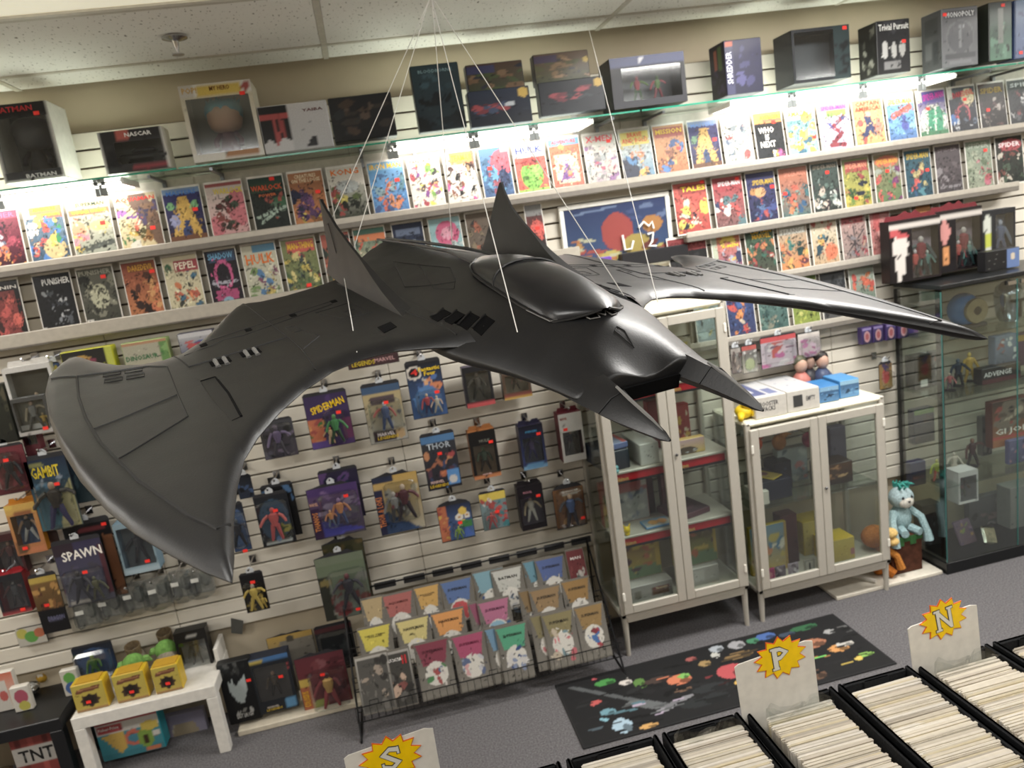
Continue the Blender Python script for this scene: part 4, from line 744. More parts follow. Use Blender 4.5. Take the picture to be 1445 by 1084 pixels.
def card_pack(label, px, y, bg, ops, titles=(), bub=None, fig=None, sticker=None, top='flat', fine=25, cat='toy pack', hang=True, rz=0, depth=.045, back=None, name='carded_toy'):
    cx, z, w_, h = R4(px, y); hw = w_ / 2
    pol = {'flat': [(-hw, 0), (hw, 0), (hw, h - .01), (hw - .01, h), (-hw + .01, h), (-hw, h - .01)],
           'arch': [(-hw, 0), (hw, 0), (hw, h * .86), (hw * .8, h * .95), (hw * .35, h), (-hw * .35, h), (-hw * .8, h * .95), (-hw, h * .86)],
           'wave': [(-hw, 0), (hw, 0), (hw, h * .93), (hw * .6, h * .95), (hw * .4, h), (-hw * .1, h * .97), (-hw * .3, h * 1.0), (-hw * .7, h * .96), (-hw, h * .94)],
           'cut': [(-hw, h * .06), (-hw * .6, 0), (hw * .6, 0), (hw, h * .06), (hw, h * .9), (hw * .7, h), (-hw * .7, h), (-hw, h * .9)]}[top]
    o = MB().prism(pol, 0, .003).build(name, mat(back or '2a2a2e', .5), None, (cx, y, z), (0, 0, rz)); tag(o, label, cat)
    a = paint(26, 36, bg, ops, label, fine)
    if top in ('arch', 'cut'): sheet('printed_front', w_ * .97, h * .86, a, o, None, (0, -.0012, h * .03 if top == 'arch' else h * .05))
    else: sheet('printed_front', w_ * .98, h * .93, a, o, None, (0, -.0012, .003))
    for t in titles: text(o, t[0], t[2] * w_, t[3] * h, t[4] * w_, t[5] * h, t[1], -.0024, 'lettering', t[6] if len(t) > 6 else 0)
    if bub:
        x0, z0, x1, z1 = bub; bubble(o, (x0 + x1) / 2 * w_, z0 * h, (x1 - x0) * w_, (z1 - z0) * h, depth)
        if fig:
            for i, f in enumerate(fig if isinstance(fig, list) else [fig]):
                fh = (z1 - z0) * h * f[0]; fx = ((x0 + x1) / 2 + (f[2] if len(f) > 2 else 0)) * w_
                figure(o, fh, fx, -depth * .5, z0 * h + (z1 - z0) * h * .03, f[1], hash_(label) + i)
    if sticker: stick(o, sticker[0] * w_, sticker[1] * h, -.003 if not bub else -depth - .001)
    if hang:
        MB().prism([(-.018, 0), (.018, 0), (.018, .016), (.006, .028), (-.006, .028), (-.018, .016)], -.0005, .0025).build('hang_tab', mat('c8ccd0', .3), o, (0, 0, h * .985))
        peg(cx, z + h * 1.0 + .018, y - .02)
    return o
def lighter(h): return '%02x%02x%02x' % tuple(int(int(h[i:i + 2], 16) * .72 + 62) for i in (0, 2, 4))
def hash_(s): return sum(ord(c) * (i + 1) for i, c in enumerate(s)) % 997
def win_box(label, px, y, depth, side, frame, win=(-.4, .15, .4, .8), fig=None, titles=(), sticker=None, hang=False, bg=None, ops='', cat='toy pack', inside='1c1c20', rz=0, figs=(), name='boxed_toy', fine=20, tab=True):
    cx, z, w_, h = R4(px, y); hw = w_ / 2; th = .002
    o = thing(name, label, cat, (cx, y, z), rz)
    m = MB(); m.box((0, depth - th / 2, h / 2), (w_, th, h)); m.box((-hw + th / 2, depth / 2, h / 2), (th, depth - .004, h)); m.box((hw - th / 2, depth / 2, h / 2), (th, depth - .004, h)); m.box((0, depth / 2, h - th / 2), (w_, depth - .004, th)); m.box((0, depth / 2, th / 2), (w_, depth - .004, th))
    m.build('box_body', mat(side, .4), o)
    MB().box((0, depth - .004, h / 2), (w_ - .008, .002, h - .008)).build('inner_card', mat(lighter(inside), .5), o)
    x0, z0, x1, z1 = win; x0 *= w_; x1 *= w_; z0 *= h; z1 *= h
    A = paint(24, 34, bg or frame, ops, label, fine if bg else 0)
    H, W = A.shape[:2]; B = MB()      # front: four printed strips round the window
    m = MB()
    for a, b, c, d in ((-hw, hw, 0, z0), (-hw, hw, z1, h), (-hw, x0, z0, z1), (x1, hw, z0, z1)):
        if b - a < .001 or d - c < .001: continue
        nx = max(1, int((b - a) / .012)); nz = max(1, int((d - c) / .012)); base = len(m.v)
        for j in range(nz + 1):
            for i in range(nx + 1):
                X = a + (b - a) * i / nx; Z = c + (d - c) * j / nz
                col = A[min(H - 1, int(Z / h * (H - 1) + .5)), min(W - 1, max(0, int((X + hw) / w_ * (W - 1) + .5)))]
                m.v.append((X, 0, Z)); m.c.append(tuple(col))
        for j in range(nz):
            for i in range(nx): q = base + j * (nx + 1) + i; m.f.append((q, q + 1, q + nx + 2, q + nx + 1))
    cols = m.c; m.c = [None] * len(m.v); me = m.mesh('printed_front', INK); at = me.attributes.new('ink', 'FLOAT_COLOR', 'POINT')
    at.data.foreach_set('color', np.concatenate([np.array(cols), np.ones((len(cols), 1))], 1).astype(np.float32).ravel()); link('printed_front', me, o)
    MB().box(((x0 + x1) / 2, .001, (z0 + z1) / 2), (x1 - x0, .001, z1 - z0)).build('window', CLEAR, o)
    for i, f in enumerate(([fig] if fig else []) + list(figs)):
        figure(o, (z1 - z0) * f[0], ((x0 + x1) / 2) + (f[2] if len(f) > 2 else 0) * w_, depth * .5, z0 + .004, f[1], hash_(label) + i)
    for t in titles: text(o, t[0], t[2] * w_, t[3] * h, t[4] * w_, t[5] * h, t[1], -.0012, 'lettering', t[6] if len(t) > 6 else 0)
    if sticker: stick(o, sticker[0] * w_, sticker[1] * h, -.0015)
    if hang:
        MB().prism([(-hw * .9, 0), (hw * .9, 0), (hw * .8, h * .09), (.02, h * .09), (.01, h * .06), (-.01, h * .06), (-.02, h * .09), (-hw * .8, h * .09)], depth * .5, depth * .5 + .002).build('hang_flap', mat(side, .4), o, (0, 0, h)); peg(cx, z + h * 1.08, y)
    return o
def print_box(label, px, y, depth, side, bg, ops, titles=(), left=None, sticker=None, rz=0, cat='boxed game', name='printed_box', fine=30, top=None, z=None):
    cx, z0, w_, h = R4(px, y); z0 = z0 if z is None else z
    o = tag(MB().bb((0, depth / 2 + .001, h / 2), (w_, depth, h), .003).build(name, mat(side, .4), None, (cx, y, z0), (0, 0, rz)), label, cat)
    sheet('printed_front', w_ - .006, h - .006, paint(26, 34, bg, ops, label, fine), o, None, (0, -.0005, .003))
    for t in titles: text(o, t[0], t[2] * w_, t[3] * h, t[4] * w_, t[5] * h, t[1], -.0016, 'lettering', t[6] if len(t) > 6 else 0)
    if left: sheet('printed_side', depth - .006, h - .006, paint(16, 28, left[0], left[1], label + 'l', 12), o, None, (-w_ / 2 - .0008, depth / 2, .003), (0, 0, -pi / 2))
    if sticker: stick(o, sticker[0] * w_, sticker[1] * h, -.0018)
    return o

# ---- boxes on the glass shelf
Y = -.27
def big_head(parent, h, x, y, z, skin, hair, body, spiky=False):
    m = MB(); m.ball((0, 0, .62), (.30, .27, .26), 14, 9, skin, .8); m.ball((0, .03, .72), (.33, .28, .22), 12, 8, hair, .8)
    m.tube([(0, 0, .02), (0, 0, .2), (0, 0, .4)], [.2, .15, .1], 8, body)
    for s in (-1, 1): m.tube([(s * .12, 0, .36), (s * .22, -.06, .22), (s * .2, -.12, .14)], .05, 6, body)
    if spiky:
        r = random.Random(3)
        for i in range(22):
            a = r.uniform(0, 2 * pi); b = r.uniform(.1, .9); c = (cos(a) * .26 * cos(b), sin(a) * .2 * cos(b) + .03, .72 + .16 * sin(b))
            m.tube([c, (c[0] * 1.35, c[1] * 1.3, c[2] + .12)], [.07, .005], 5, hair)
    o = m.build('figure', FIGMAT, parent, (x, y, z), smooth='all'); o.scale = (h, h, h)
b1 = win_box('white-edged window box with black big-headed figure, far left of the glass shelf', (-22, 152, 64, 140, 92, 247, 8, 262), Y, .2, 'd9d8d2', '2a2a2c', (-.42, .13, .42, .82), None, [('BATMAN', 'c8c8c8', .12, .065, .5, .05), ('BATMAN', 'b02028', -.05, .93, .6, .07)], (.3, .85), False, '2a2a2c>3c3c3e', 'r 0 .86 1 1 161416;r 0 0 1 .02 e0e0dc;r 0 0 .03 1 e0e0dc;r .97 0 1 1 e0e0dc', 'boxed figure', '5d5e58')
cx, z, w_, h = R4((-22, 152, 64, 140, 92, 247, 8, 262), Y); big_head(b1, h * .78, 0, .1, h * .14, '4c4c52', '3a3a40', '44444a')
win_box('low white-edged window box with dark race car inside on the glass shelf', (137, 187, 228, 178, 239, 236, 150, 247), Y, .12, 'dad8d2', '232325', (-.28, .2, .45, .72), None, [('NASCAR', 'f0f0f0', .12, .88, .42, .1)], None, False, '202022>3a3a3c', 'r 0 .8 1 1 2a2a2c;r .3 .8 .45 1 c04a3a;r .4 .04 1 .18 a02a3a;e .16 .3 .14 .2 1c1c20;r .3 .2 .98 .75 3c3c40;r 0 0 .02 1 e0e0dc;r .98 0 1 1 e0e0dc', 'boxed car', '4a4a48')
_car = [o for o in bpy.data.objects if o.get('category') == 'boxed car'][0]
MB().bb((.02, .05, .06), (.20, .05, .03), .01).bb((.03, .05, .085), (.1, .045, .025), .01).build('model_car', mat('2c2e32', .3), _car)
for i in range(2): MB().tube([(-.05 + .13 * i, .02, .05), (-.05 + .13 * i, .075, .05)], .018, 10).build('car_wheel', mat('151515', .6), _car)
b3 = win_box('large yellow-topped window box with teal-haired big-headed figure on glass shelf', (250, 122, 357, 111, 369, 218, 275, 231), Y, .2, 'cfc9b8', 'd8d4c8', (-.44, .1, .44, .82), None, [('POP!', 'c8a050', -.36, .93, .2, .08), ('MY HERO', '7a4a1c', .06, .93, .28, .06)], (.36, .83), False, 'd8d0b0>e6e2d8', 'r 0 .86 1 1 f0f0ea;r .22 .87 .86 .99 e8c82c;e .92 .93 .06 .06 b03a34;r 0 .86 .2 1 d8d4cc;r 0 0 1 .12 e8e6de;r .45 .03 .95 .1 b0763a', 'boxed figure', '6f6a54')
cx, z, w_, h = R4((250, 122, 357, 111, 369, 218, 275, 231), Y); big_head(b3, h * .80, 0, .1, h * .10, 'd8a888', '2f9aae', '6a2430', True)
print_box('white boxed set with a black silhouette tied by a red band on the glass shelf', (360, 152, 460, 140, 471, 205, 377, 219), Y, .08, 'c9c9cc', 'd2d2d4>b9babd', 'r 0 .2 .42 1 16161a;r 0 .72 .42 .82 b02a28;l .2 .8 .22 .1 .03 b02a28;l .28 .8 .34 .05 .03 a02424;p 0 .2 .1 .3 .2 .15 .3 .32 .42 .2 .42 0 0 0 cdcdd0;b 8 .55 .35 .9 .7 .03 8a8a90;p .6 .05 .75 .3 .8 .05 1a1a1e', [('YAIBA', '5a2028', .28, .83, .3, .06)], None, None, 0, 'boxed set', fine=0)
print_box('dark framed box with dim brown picture, right of the white boxed set', (463, 138, 552, 130, 560, 190, 472, 203), Y, .09, '1c1c1e', '24262a>1a1c1e', 'b 14 .1 .2 .9 .9 .14 3a3430,4a3a30,2a3034,5a4a40', [], None, None)
print_box('tall dark teal boxed book behind the meeting cords on the glass shelf', (579, 94, 647, 86, 658, 181, 591, 187), Y, .06, '182024', '2c4650>16222a', 'b 20 .1 .05 .9 .55 .16 141c22,20323a,0f161a;b 8 .1 .6 .9 .9 .1 3a5a66,2a4450', [('BLOODBORNE', '7a98a0', 0, .9, .7, .05)])
print_box('brown boxed game behind a navy box, left pair over the middle light', (657, 93, 736, 83, 742, 130, 662, 140), -.20, .06, '2a2a3a', '5a4030>3a4a30', 'b 18 0 .1 1 .9 .15 7a5a3a,4a5a30,2a3040,8a6a48;r 0 .72 .5 .95 3a3a6a', [], fine=40)
print_box('navy boxed game with red smear and yellow seal, left pair over middle light', (661, 130, 745, 120, 753, 171, 664, 181), Y, .06, '1c2438', '26324a>20242e', 'b 12 .1 .35 .6 .7 .14 a02a34,7a2230,3a4a6a;e .9 .85 .08 .14 d8b030;r .6 .5 .75 .62 c8d0d8', [])
print_box('brown boxed game behind a slate box, right pair over the middle light', (752, 77, 829, 70, 834, 112, 756, 122), -.20, .06, '2c2a30', '6a5038>4a5030', 'b 18 0 .1 1 .9 .15 8a6a40,5a5a30,3a3a40,a07a50;r 0 .7 .4 .95 4a3a5a;e .95 .7 .06 .1 d0b030', [], fine=40)
print_box('slate boxed game with red blot, right pair over the middle light', (759, 117, 849, 107, 857, 153, 764, 166), Y, .06, '20242e', '2c3038>282c34', 'b 12 .2 .4 .75 .75 .13 a03040,702a38,3a4048;e .92 .85 .08 .13 d0a82c', [])
win_box('black and blue window box with green and red toys, end of middle shelf', (853, 84, 960, 72, 975, 144, 873, 152), Y, .16, '16161c', '1a1a22', (-.36, .14, .44, .78), None, [], None, False, '14141a>1c1c28', 'r 0 .84 1 1 28346a;e .4 .92 .04 .05 d8d8e0', 'boxed figure', '34323a', figs=[(.8, ('b03040', '3a5a30', '6a8a40', 'a83a48', None), -.12), (.75, ('6a8a48', '8a2a38', 'b03a48', '5a7a40', None), .16)])
print_box('dark purple box with white vertical lettering and green patch on the glass shelf, right', (1021, 57, 1075, 52, 1077, 128, 1026, 136), Y, .15, '1c1830', '2a2850>20203c', 'r 0 0 .22 1 3a3a60;b 10 .3 .1 .95 .9 .12 3c3a6a,4a4880,24224a;r .02 .9 .2 .98 d0582a', [('SHREDDER', 'd8d8e8', -.39, .5, .75, .12, pi / 2)], ('1a1830>14121e', 'b 10 .1 .1 .9 .6 .14 2a2440,34284a;r .55 .5 .8 .95 4a6a34;r .3 .55 .5 .9 a84a2a'))
win_box('large charcoal box with inset panel and a dark figure print on the glass shelf, right', (1112, 41, 1198, 36, 1201, 108, 1125, 119), Y, .16, '24262a', '2c2e32', (-.46, .06, .22, .94), None, [], (.42, .94), False, '2a2c30>22262a', 'r .72 0 1 1 2a3a3c;b 8 .78 .1 .95 .8 .1 141618,1c2022', 'boxed figure', '3a3c42')
print_box('black trivia box with white lettering and three pale masks on the glass shelf, right', (1236, 28, 1284, 27, 1285, 100, 1240, 107), Y, .14, '1a1a1c', '202024>1c1c1e', 'p .15 .98 .85 .98 .5 .72 3a3a40;e .22 .45 .1 .16 c8c8c4;e .5 .43 .09 .15 c0c0bc;e .76 .45 .09 .15 b8b8b4;r .2 .08 .7 .22 8a8a8a;b 6 .1 .1 .9 .3 .06 3a3a3c', [('Trivial Pursuit', 'e4e4e0', 0, .87, .9, .12)], ('1c1c1c>181818', 'b 16 .1 .1 .9 .9 .14 4a4a44,6a6a60,2a2a28,8a8a80'), (.3, .58))
print_box('silver-grey board game box with arched panel on the glass shelf, far right', (1328, 10, 1379, 10, 1381, 90, 1331, 98), Y, .14, '55565a', '6a6b70>7a7c80', 'r .05 .82 .95 .95 4a4b50;e .5 .5 .4 .3 7c7e82;e .5 .5 .36 .27 66686d;l .5 .35 .5 .68 .03 8f9196;r .08 .14 .92 .24 5a5c60;r .2 .04 .8 .12 8a8c90', [('MONOPOLY', 'd8dadc', 0, .885, .8, .09)], ('4a4b4e>404144', 'r .15 .6 .85 .92 3a3b3e;r .2 .2 .5 .5 5a5b5e;r .6 .1 .85 .5 34363a'), (-.42, .9))
print_box('dark green box with upright grey print on the glass shelf, far right', (1394, 4, 1427, 0, 1429, 82, 1398, 88), Y, .12, '20241f', '2a302a>5a8a70', 'b 12 .1 .1 .9 .6 .16 3a5a48,6a9a80,20281f;r .4 .3 .6 .9 8a8f88', [], None, (.1, .93))
print_box('pale blue box cut by the right edge on the glass shelf', (1431, 0, 1470, -4, 1472, 78, 1434, 84), Y, .12, '4a5a80', '6a88b0>5a6a98', 'b 10 .1 .1 .9 .9 .16 8aa0c0,4a5a88', [], None, (-.3, .1))

# ---- hanging rows below the comics: TL TR BR BL picked on each front
F = lambda *c: tuple(c)
YP = -.13
card_pack('purple card with slanted yellow title, orange corner and clear bubble, hung under the wing', (424, 560, 483, 545, 505, 622, 444, 637), YP, '3a2a58>4a2c6a', 'r 0 0 .35 .55 c8602a;b 8 0 .1 .35 .5 .1 3a7a3a,d88a3a,a83a34;r 0 0 .4 .14 5a3a98;b 10 .4 .4 1 .95 .12 4a2f6e,34244c;r .8 .1 1 .5 6a2a58', [('SPIDERMAN', 'f0c820', .02, .74, .8, .13, .22)], (-.12, .06, .36, .66), [(.85, F('3a8a4a', '2a4a30', '3a8a4a', '5a9a50')), (.5, F('c8a878', 'c8a070', 'b08a5a', 'e07a2a'), -.14)], (.26, .62))
card_pack('pale clear pack with blue and gold header and round shield print, hung under the wing', (506, 543, 562, 535, 577, 618, 525, 628), YP, 'c0a868>a8a8a0', 'r 0 .86 1 1 3a5a80;r .2 .66 .8 .8 5a4a50;r .1 .02 .7 .2 3a2c34;e .82 .12 .14 .1 b89868;b 10 .1 .25 .9 .6 .1 8a8e98,b8b8b8,6a6a70', [('MARVEL', 'e0d8d8', -.06, .14, .45, .06), ('LEGENDS', 'd8b83a', -.02, .08, .55, .05)], (-.4, .2, .44, .72), F(.9, F('4a5a80', '3a4a70', 'a8483f', 'c0c8d0')), (.08, .68))
card_pack('blue card with black top, numbered roundel and yellow words, hung under the wing', (572, 511, 618, 503, 634, 583, 582, 594), YP, '24262a>2a5a98', 'e .22 .84 .22 .13 e4dcd0;e .22 .84 .16 .09 2a2024;b 10 0 .5 1 .72 .1 d87a3a,3a6ab0,e8a868,2a4a80;e .5 .3 .4 .28 3a78b8', [('4', 'c8302a', -.27, .8, .2, .1), ('Fantastic\nFour', 'f0cc28', .16, .79, .6, .15)], (-.36, .06, .38, .48), [(.85, F('b03040', '3a3a60', 'b03a44', 'd0b090'), -.05), (.7, F('c8c0b0', 'a8a090', 'd8b8a0', 'd8c0a8'), .22)], (.26, .44))
win_box('black box pack with red base strip and pale figure, hung by the hull', (651, 519, 692, 514, 698, 569, 660, 578), YP, .06, '2c2440', '202024', (-.4, .14, .4, .86), F(.9, F('6a6258', '4a4640', '7a7268', 'a89888')), [('', 'ffffff', 0, 0, .1, .1)], None, False, '26262a', 'r 0 0 1 .13 c02a30', inside='8a8474')
win_box('brown box pack with yellow base strip tucked under the hull', (703, 522, 746, 530, 753, 557, 716, 566), YP, .06, '3a2c20', '4a3a2a', (-.4, .26, .4, .9), F(.9, F('5a4a40', '3a3430', '8a5a4a', 'a88a70')), [], None, False, '5a4636', 'r 0 0 1 .12 d8b02a;r 0 .12 1 .24 8a3a30', inside='a8987c')
card_pack('charcoal pack with blue header, pale title and small sky-blue inset', (591, 612, 643, 606, 649, 686, 605, 693), YP, '3c3e44>2c2a34', 'r 0 .88 1 1 3a78b0;b 14 .05 .15 .95 .65 .12 3a4a70,a8603a,c88048,5a3a4a;r .62 .04 .98 .34 3a8ad0;e .78 .14 .12 .08 d8d4d0;e .52 .28 .1 .06 b8602a;e .84 .62 .1 .06 a83034', [('THOR', 'a8b0b8', 0, .76, .7, .11), ('MARVEL', 'd8b8b0', -.2, .14, .4, .05), ('LEGENDS', 'd0b030', -.16, .07, .55, .05)], None, None, (0, .62), depth=.03)
win_box('black-topped box pack with orange base and green-lit cavity', (659, 612, 699, 604, 706, 670, 671, 679), YP, .07, '8a5a34', '201c1a', (-.38, .1, .38, .7), F(.85, F('4a5a44', '3a3028', '5a6a50', '7a8a60')), [('HULK', '7a7a70', .08, .79, .4, .06), ('MARVEL', 'd8b0a8', 0, .09, .35, .04)], (.3, .74), True, '1c1a1a', 'r 0 0 1 .09 c8742a', inside='a8906a')
win_box('blue-purple box pack with pale blue base plate', (731, 604, 768, 596, 770, 658, 740, 665), YP, .08, '24223a', '1c1c2c', (-.4, .16, .4, .72), F(.9, F('5a4a80', '3a3a70', '4a4a78', '6a5a90')), [('AVENGERS', '4a90b8', .0, .86, .5, .05)], (.3, .78), True, '1a1a28>2a3a70', 'r 0 0 1 .1 6aa0c8;r .2 .06 .8 .14 4a8ab8', inside='6a7288')
win_box('white-fronted box pack with dark red side and pale standing figure', (786, 587, 819, 579, 828, 646, 797, 655), YP, .09, '5a1c28', 'd8d6d2', (-.4, .14, .42, .62), F(.9, F('4a4a4c', '8a8a86', '5a5a5a', 'c8b8a8')), [('MARVEL', '9a4a44', -.28, .9, .3, .05)], (-.25, .68), True, 'dad8d4', '', inside='b0aeaa')
card_pack('card with yellow and white star flowers, orange side strip and blue base', (613, 712, 659, 701, 674, 755, 626, 768), YP, '2c3450>3a6ab0', 'r 0 0 .26 1 c8642a;b 8 0 .05 .26 .95 .1 d88a3a,a83a2a,e0b030;e .62 .62 .12 .1 f0ece0;e .86 .64 .1 .09 f0ece0;e .74 .78 .12 .12 f0c828;e .72 .42 .14 .1 f0cc30;r .62 .3 .98 .5 3a8a40;p .6 .05 .98 .05 .8 .3 2a60c0;e .62 .62 .05 .04 c88a30;e .86 .64 .05 .04 c88a30', [], (-.14, .04, .2, .46), F(.8, F('8ab030', '6a8a28', '8ab030', 'a8b840')), (.1, .5), 'arch')
card_pack('small card with yellow header and a red and teal picture', (674, 697, 712, 687, 719, 741, 684, 751), YP, 'd8c028>3a7a80', 'r 0 .8 1 1 e8cc20;r 0 0 1 .78 7a9498;b 14 .4 .05 1 .8 .13 c8342c,a02a30,3a8a90;b 5 0 .5 .5 .8 .12 b03a30,e0d8d0', [('', 'ffffff', 0, 0, .1, .1)], (-.42, .06, .1, .55), F(.85, F('c03a3a', 'a83038', 'c03a3a', 'c04040')), (.06, .52))
win_box('black box pack with a white-suited figure', (729, 690, 765, 681, 772, 742, 738, 751), YP, .07, '1c181c', '221c22', (-.42, .12, .42, .72), F(.95, F('d8d0c0', 'd8d4c8', 'd0b890', 'd8b89a')), [('MARVEL', 'b07a88', -.1, .86, .35, .05)], (.3, .74), True, '201a20', 'b 6 .3 .2 .95 .7 .14 3a2a44', inside='3a2c40')
card_pack('amber clear shell pack with a kicking blue figure, beside the tall cabinet', (778, 686, 821, 678, 830, 740, 786, 748), YP, '8a5a2c>6a4420', 'b 14 .05 .05 .95 .95 .14 9a6a38,7a4e28,b0823f;r .3 .82 .8 .88 c8c0b0', [('SHINOBI', 'd8d0c0', .05, .82, .5, .04)], (-.44, .04, .44, .9), F(.85, F('3a5a90', '34323a', '4a4a50', 'c8a888')), (.3, .24), 'arch', cat='toy pack')
card_pack('gold and grey pack with upright orange lettering and blue triangle', (522, 672, 587, 658, 600, 737, 541, 763), YP, 'c8a038>b8b09a', 'r 0 .9 .45 1 2c3450;r 0 0 .16 .78 2a2c50;p .16 0 .9 0 .16 .42 2a4a78;b 10 .3 .3 .95 .85 .12 a8a498,8a8478,c8bea0', [('THOR & LOKI', 'e08850', -.42, .38, .7, .1, pi / 2), ('', 'fff', 0, 0, .1, .1)], (-.28, .2, .42, .84), [(.9, F('5a2a34', '3a3038', '6a3038', 'c8b098'), .06), (.75, F('8a8a88', '4a4a4c', '7a7a7a', 'b8b0a8'), -.16)], None, 'wave')
card_pack('big purple clear pack with orange lettering strip and deep blue corner', (426, 692, 500, 672, 516, 735, 453, 775), YP, '5a3a70>50485a', 'r 0 .85 1 1 4a2c70;r 0 0 .18 .6 3a2048;p .18 0 1 .06 .18 .34 2a2a9a;b 14 .2 .35 1 .85 .13 7a5a90,6a6470,8a7a98', [('MARVEL', 'd8a890', -.4, .66, .16, .06), ('THANOS', 'd88a4a', -.41, .33, .4, .1, pi / 2)], (-.28, .22, .46, .84), [(.8, F('c07838', '3a4a78', 'b87040', '8a6a98'), 0), (.5, F('c8802f', '5a6a80', 'c87a40', 'd8a070'), -.2)], (.26, .78), 'wave', depth=.06)
card_pack('black pack with rounded clear bubble and a leaping red figure', (356, 700, 404, 690, 418, 763, 372, 773), YP, '20242c>1c2026', 'e .5 .5 .46 .42 34506a;b 6 .6 .05 1 .4 .12 a8a030,4a5a30;r .1 .01 .9 .06 c0c8c8;e .5 .1 .08 .05 4a80b8', [], (-.46, .1, .46, .86), F(.82, F('c03a3a', 'b03438', 'c84a44', 'b83a3c')), (.12, .7), 'flat')
card_pack('black pack with blue-lit bubble half hidden by the wing tip', (318, 712, 344, 705, 352, 774, 330, 782), YP, '20242c>2a4a78', 'e .5 .5 .5 .42 3a5a88', [], (-.5, .1, .48, .82), F(.8, F('2a2c34', '20242c', '2a3040', '4a5058')), (.2, .06), 'flat')
card_pack('dusty green clear pack with a dark armoured figure, lowest of the hanging row', (441, 786, 511, 769, 528, 864, 461, 876), YP, '6a7a5a>7a8478', 'r 0 0 .2 .7 34362e;e .14 .6 .12 .06 8a7a40;b 14 .2 .1 1 .6 .13 6a7068,8a8a80,7a3a34;r 0 .86 1 1 76826a;e .4 .14 .2 .12 8a2a30', [], (-.28, .14, .46, .74), F(.88, F('34323c', '2c2c34', '3c3a44', '6a2a34')), (.2, .16), 'wave', depth=.055)
card_pack('small black pack with a yellow-suited figure and accessories', (337, 812, 367, 803, 383, 857, 349, 867), YP, '16161a>1c1a18', 'b 6 .0 .05 .35 .3 .1 c8a820,a88a20;b 5 .6 .1 .95 .6 .08 b89a20', [], (-.42, .06, .42, .78), [(.92, F('d0b020', 'c8a81c', 'd0b020', 'b8a890'), 0), (.45, F('c8a828', 'b89820', 'c8a828', 'c8a828'), .3)], (.1, .82), 'flat', depth=.04)
card_pack('violet-grey clear pack behind the near wing edge', (363, 600, 410, 582, 421, 640, 376, 651), YP, '4a4a50>5a5060', 'b 16 .05 .05 .95 .95 .14 6a6478,3a3a40,8a7a94,2c2c30', [], (-.46, .06, .46, .9), F(.9, F('6a5a80', '4a4650', '7a6a90', '5a5060')), None, 'flat')
card_pack('card with yellow and brown lettering strip showing under the wing root', (484, 470, 556, 455, 562, 512, 490, 522), YP, '8a8478>5a4a48', 'r 0 0 1 .3 4a3034;b 8 .05 .4 .95 .9 .12 a8a498,6a645c', [('LEGENDS', 'c8b030', -.2, .12, .45, .12), ('MARVEL', 'b89090', .22, .14, .4, .1)], None, None, None)
# left block
win_box('white framed window box with dark orange scene, upper left by the wing', (7, 523, 68, 509, 92, 596, 22, 612), YP, .07, 'c8c6c2', 'd8d6d2', (-.44, .08, .44, .92), F(.55, F('8a7a68', '5a5248', 'c8a880', 'd8b898')), [], None, True, 'dcdad6', '', inside='3a3428', figs=[(.4, F('5a6a40', '4a4a38', 'd8a030', 'b89878'), .2)])
print_box('dark olive pack at the far left edge beside the white framed box', (-34, 548, 4, 540, 26, 622, -10, 630), YP, .05, '24261f', '34382c>22241e', 'b 14 0 0 1 1 .16 4a4a38,2a2c24,5a5440', [], cat='toy pack')
print_box('yellow and black pack above the wing tip, left', (86, 500, 160, 485, 166, 540, 96, 552), YP, .06, 'b8b820', '2a2a28>34302c', 'r .85 0 1 1 c8d030;e .2 .7 .14 .16 8a8a80;b 8 .3 .3 .8 .8 .12 6a2a40,c89a30,8a3050', [], cat='toy pack')
print_box('pale tin with green lettering and leaf edge above the wing, left', (172, 488, 236, 473, 243, 525, 180, 536), YP, .06, '8aa060', 'b8b49c>c0bca4', 'r .82 0 1 1 6a9a50;b 6 .8 0 1 1 .1 4a8a40,8ab868;r .0 .92 1 1 c08a60', [('DINOSAUR', '2a6a40', -.1, .55, .7, .14)], cat='toy pack')
print_box('blue pack with red smear just above the trailing edge, left', (250, 474, 300, 462, 306, 500, 258, 512), YP, .06, '3a3a4a', 'c8c8cc>2a3a68', 'r 0 .82 1 1 d8d8dc;b 8 .2 .2 .9 .7 .15 c83a3a,a83040,3a5aa0', [], cat='toy pack')
card_pack('dark red pack with a black figure at the far left edge', (-20, 632, 32, 622, 48, 690, -4, 702), YP, '7a1c2c>5a1824', 'b 8 .1 .1 .9 .9 .16 8a2434,4a141e', [], (-.3, .1, .4, .85), F(.9, F('24242c', '20202a', '24242c', '2a2a30')), (.1, .72), 'flat')
card_pack('tall blue-green card with dripping yellow logo left of the near wing', (26, 650, 80, 634, 126, 736, 66, 752), YP, '1c2c48>3a6a78', 'r .1 .9 .5 .97 8a8a50;r .1 .6 .4 .66 3a7aa0;p .5 0 1 0 1 .7 .7 .5 b8b078;b 8 .1 .6 .95 .98 .1 20344e,8a98a8,2a4464', [('GAMBIT', 'd8c030', -.05, .77, .66, .15)], (-.34, .02, .46, .66), F(.95, F('3a3430', '34305a', '3a3834', 'a88a70')), (.26, .62), 'flat', depth=.05)
win_box('orange and blue window box with a white-robed figure, left edge', (1, 718, 46, 706, 68, 775, 30, 786), YP, .07, 'b87a28', 'c8842c', (-.4, .2, .36, .78), F(.9, F('3a3c44', 'd0d0cc', 'c8a080', 'c8a080', '2a2a2e')), [], (-.2, .13), True, 'c88a2c>b86a28', 'r 0 .8 1 1 d8a82c;r 0 .9 .3 1 e8c030;r .3 .78 .9 .86 9a5a24;e .22 .16 .2 .14 6a4a2c;r .5 .04 .95 .14 c87030', inside='2a4a80')
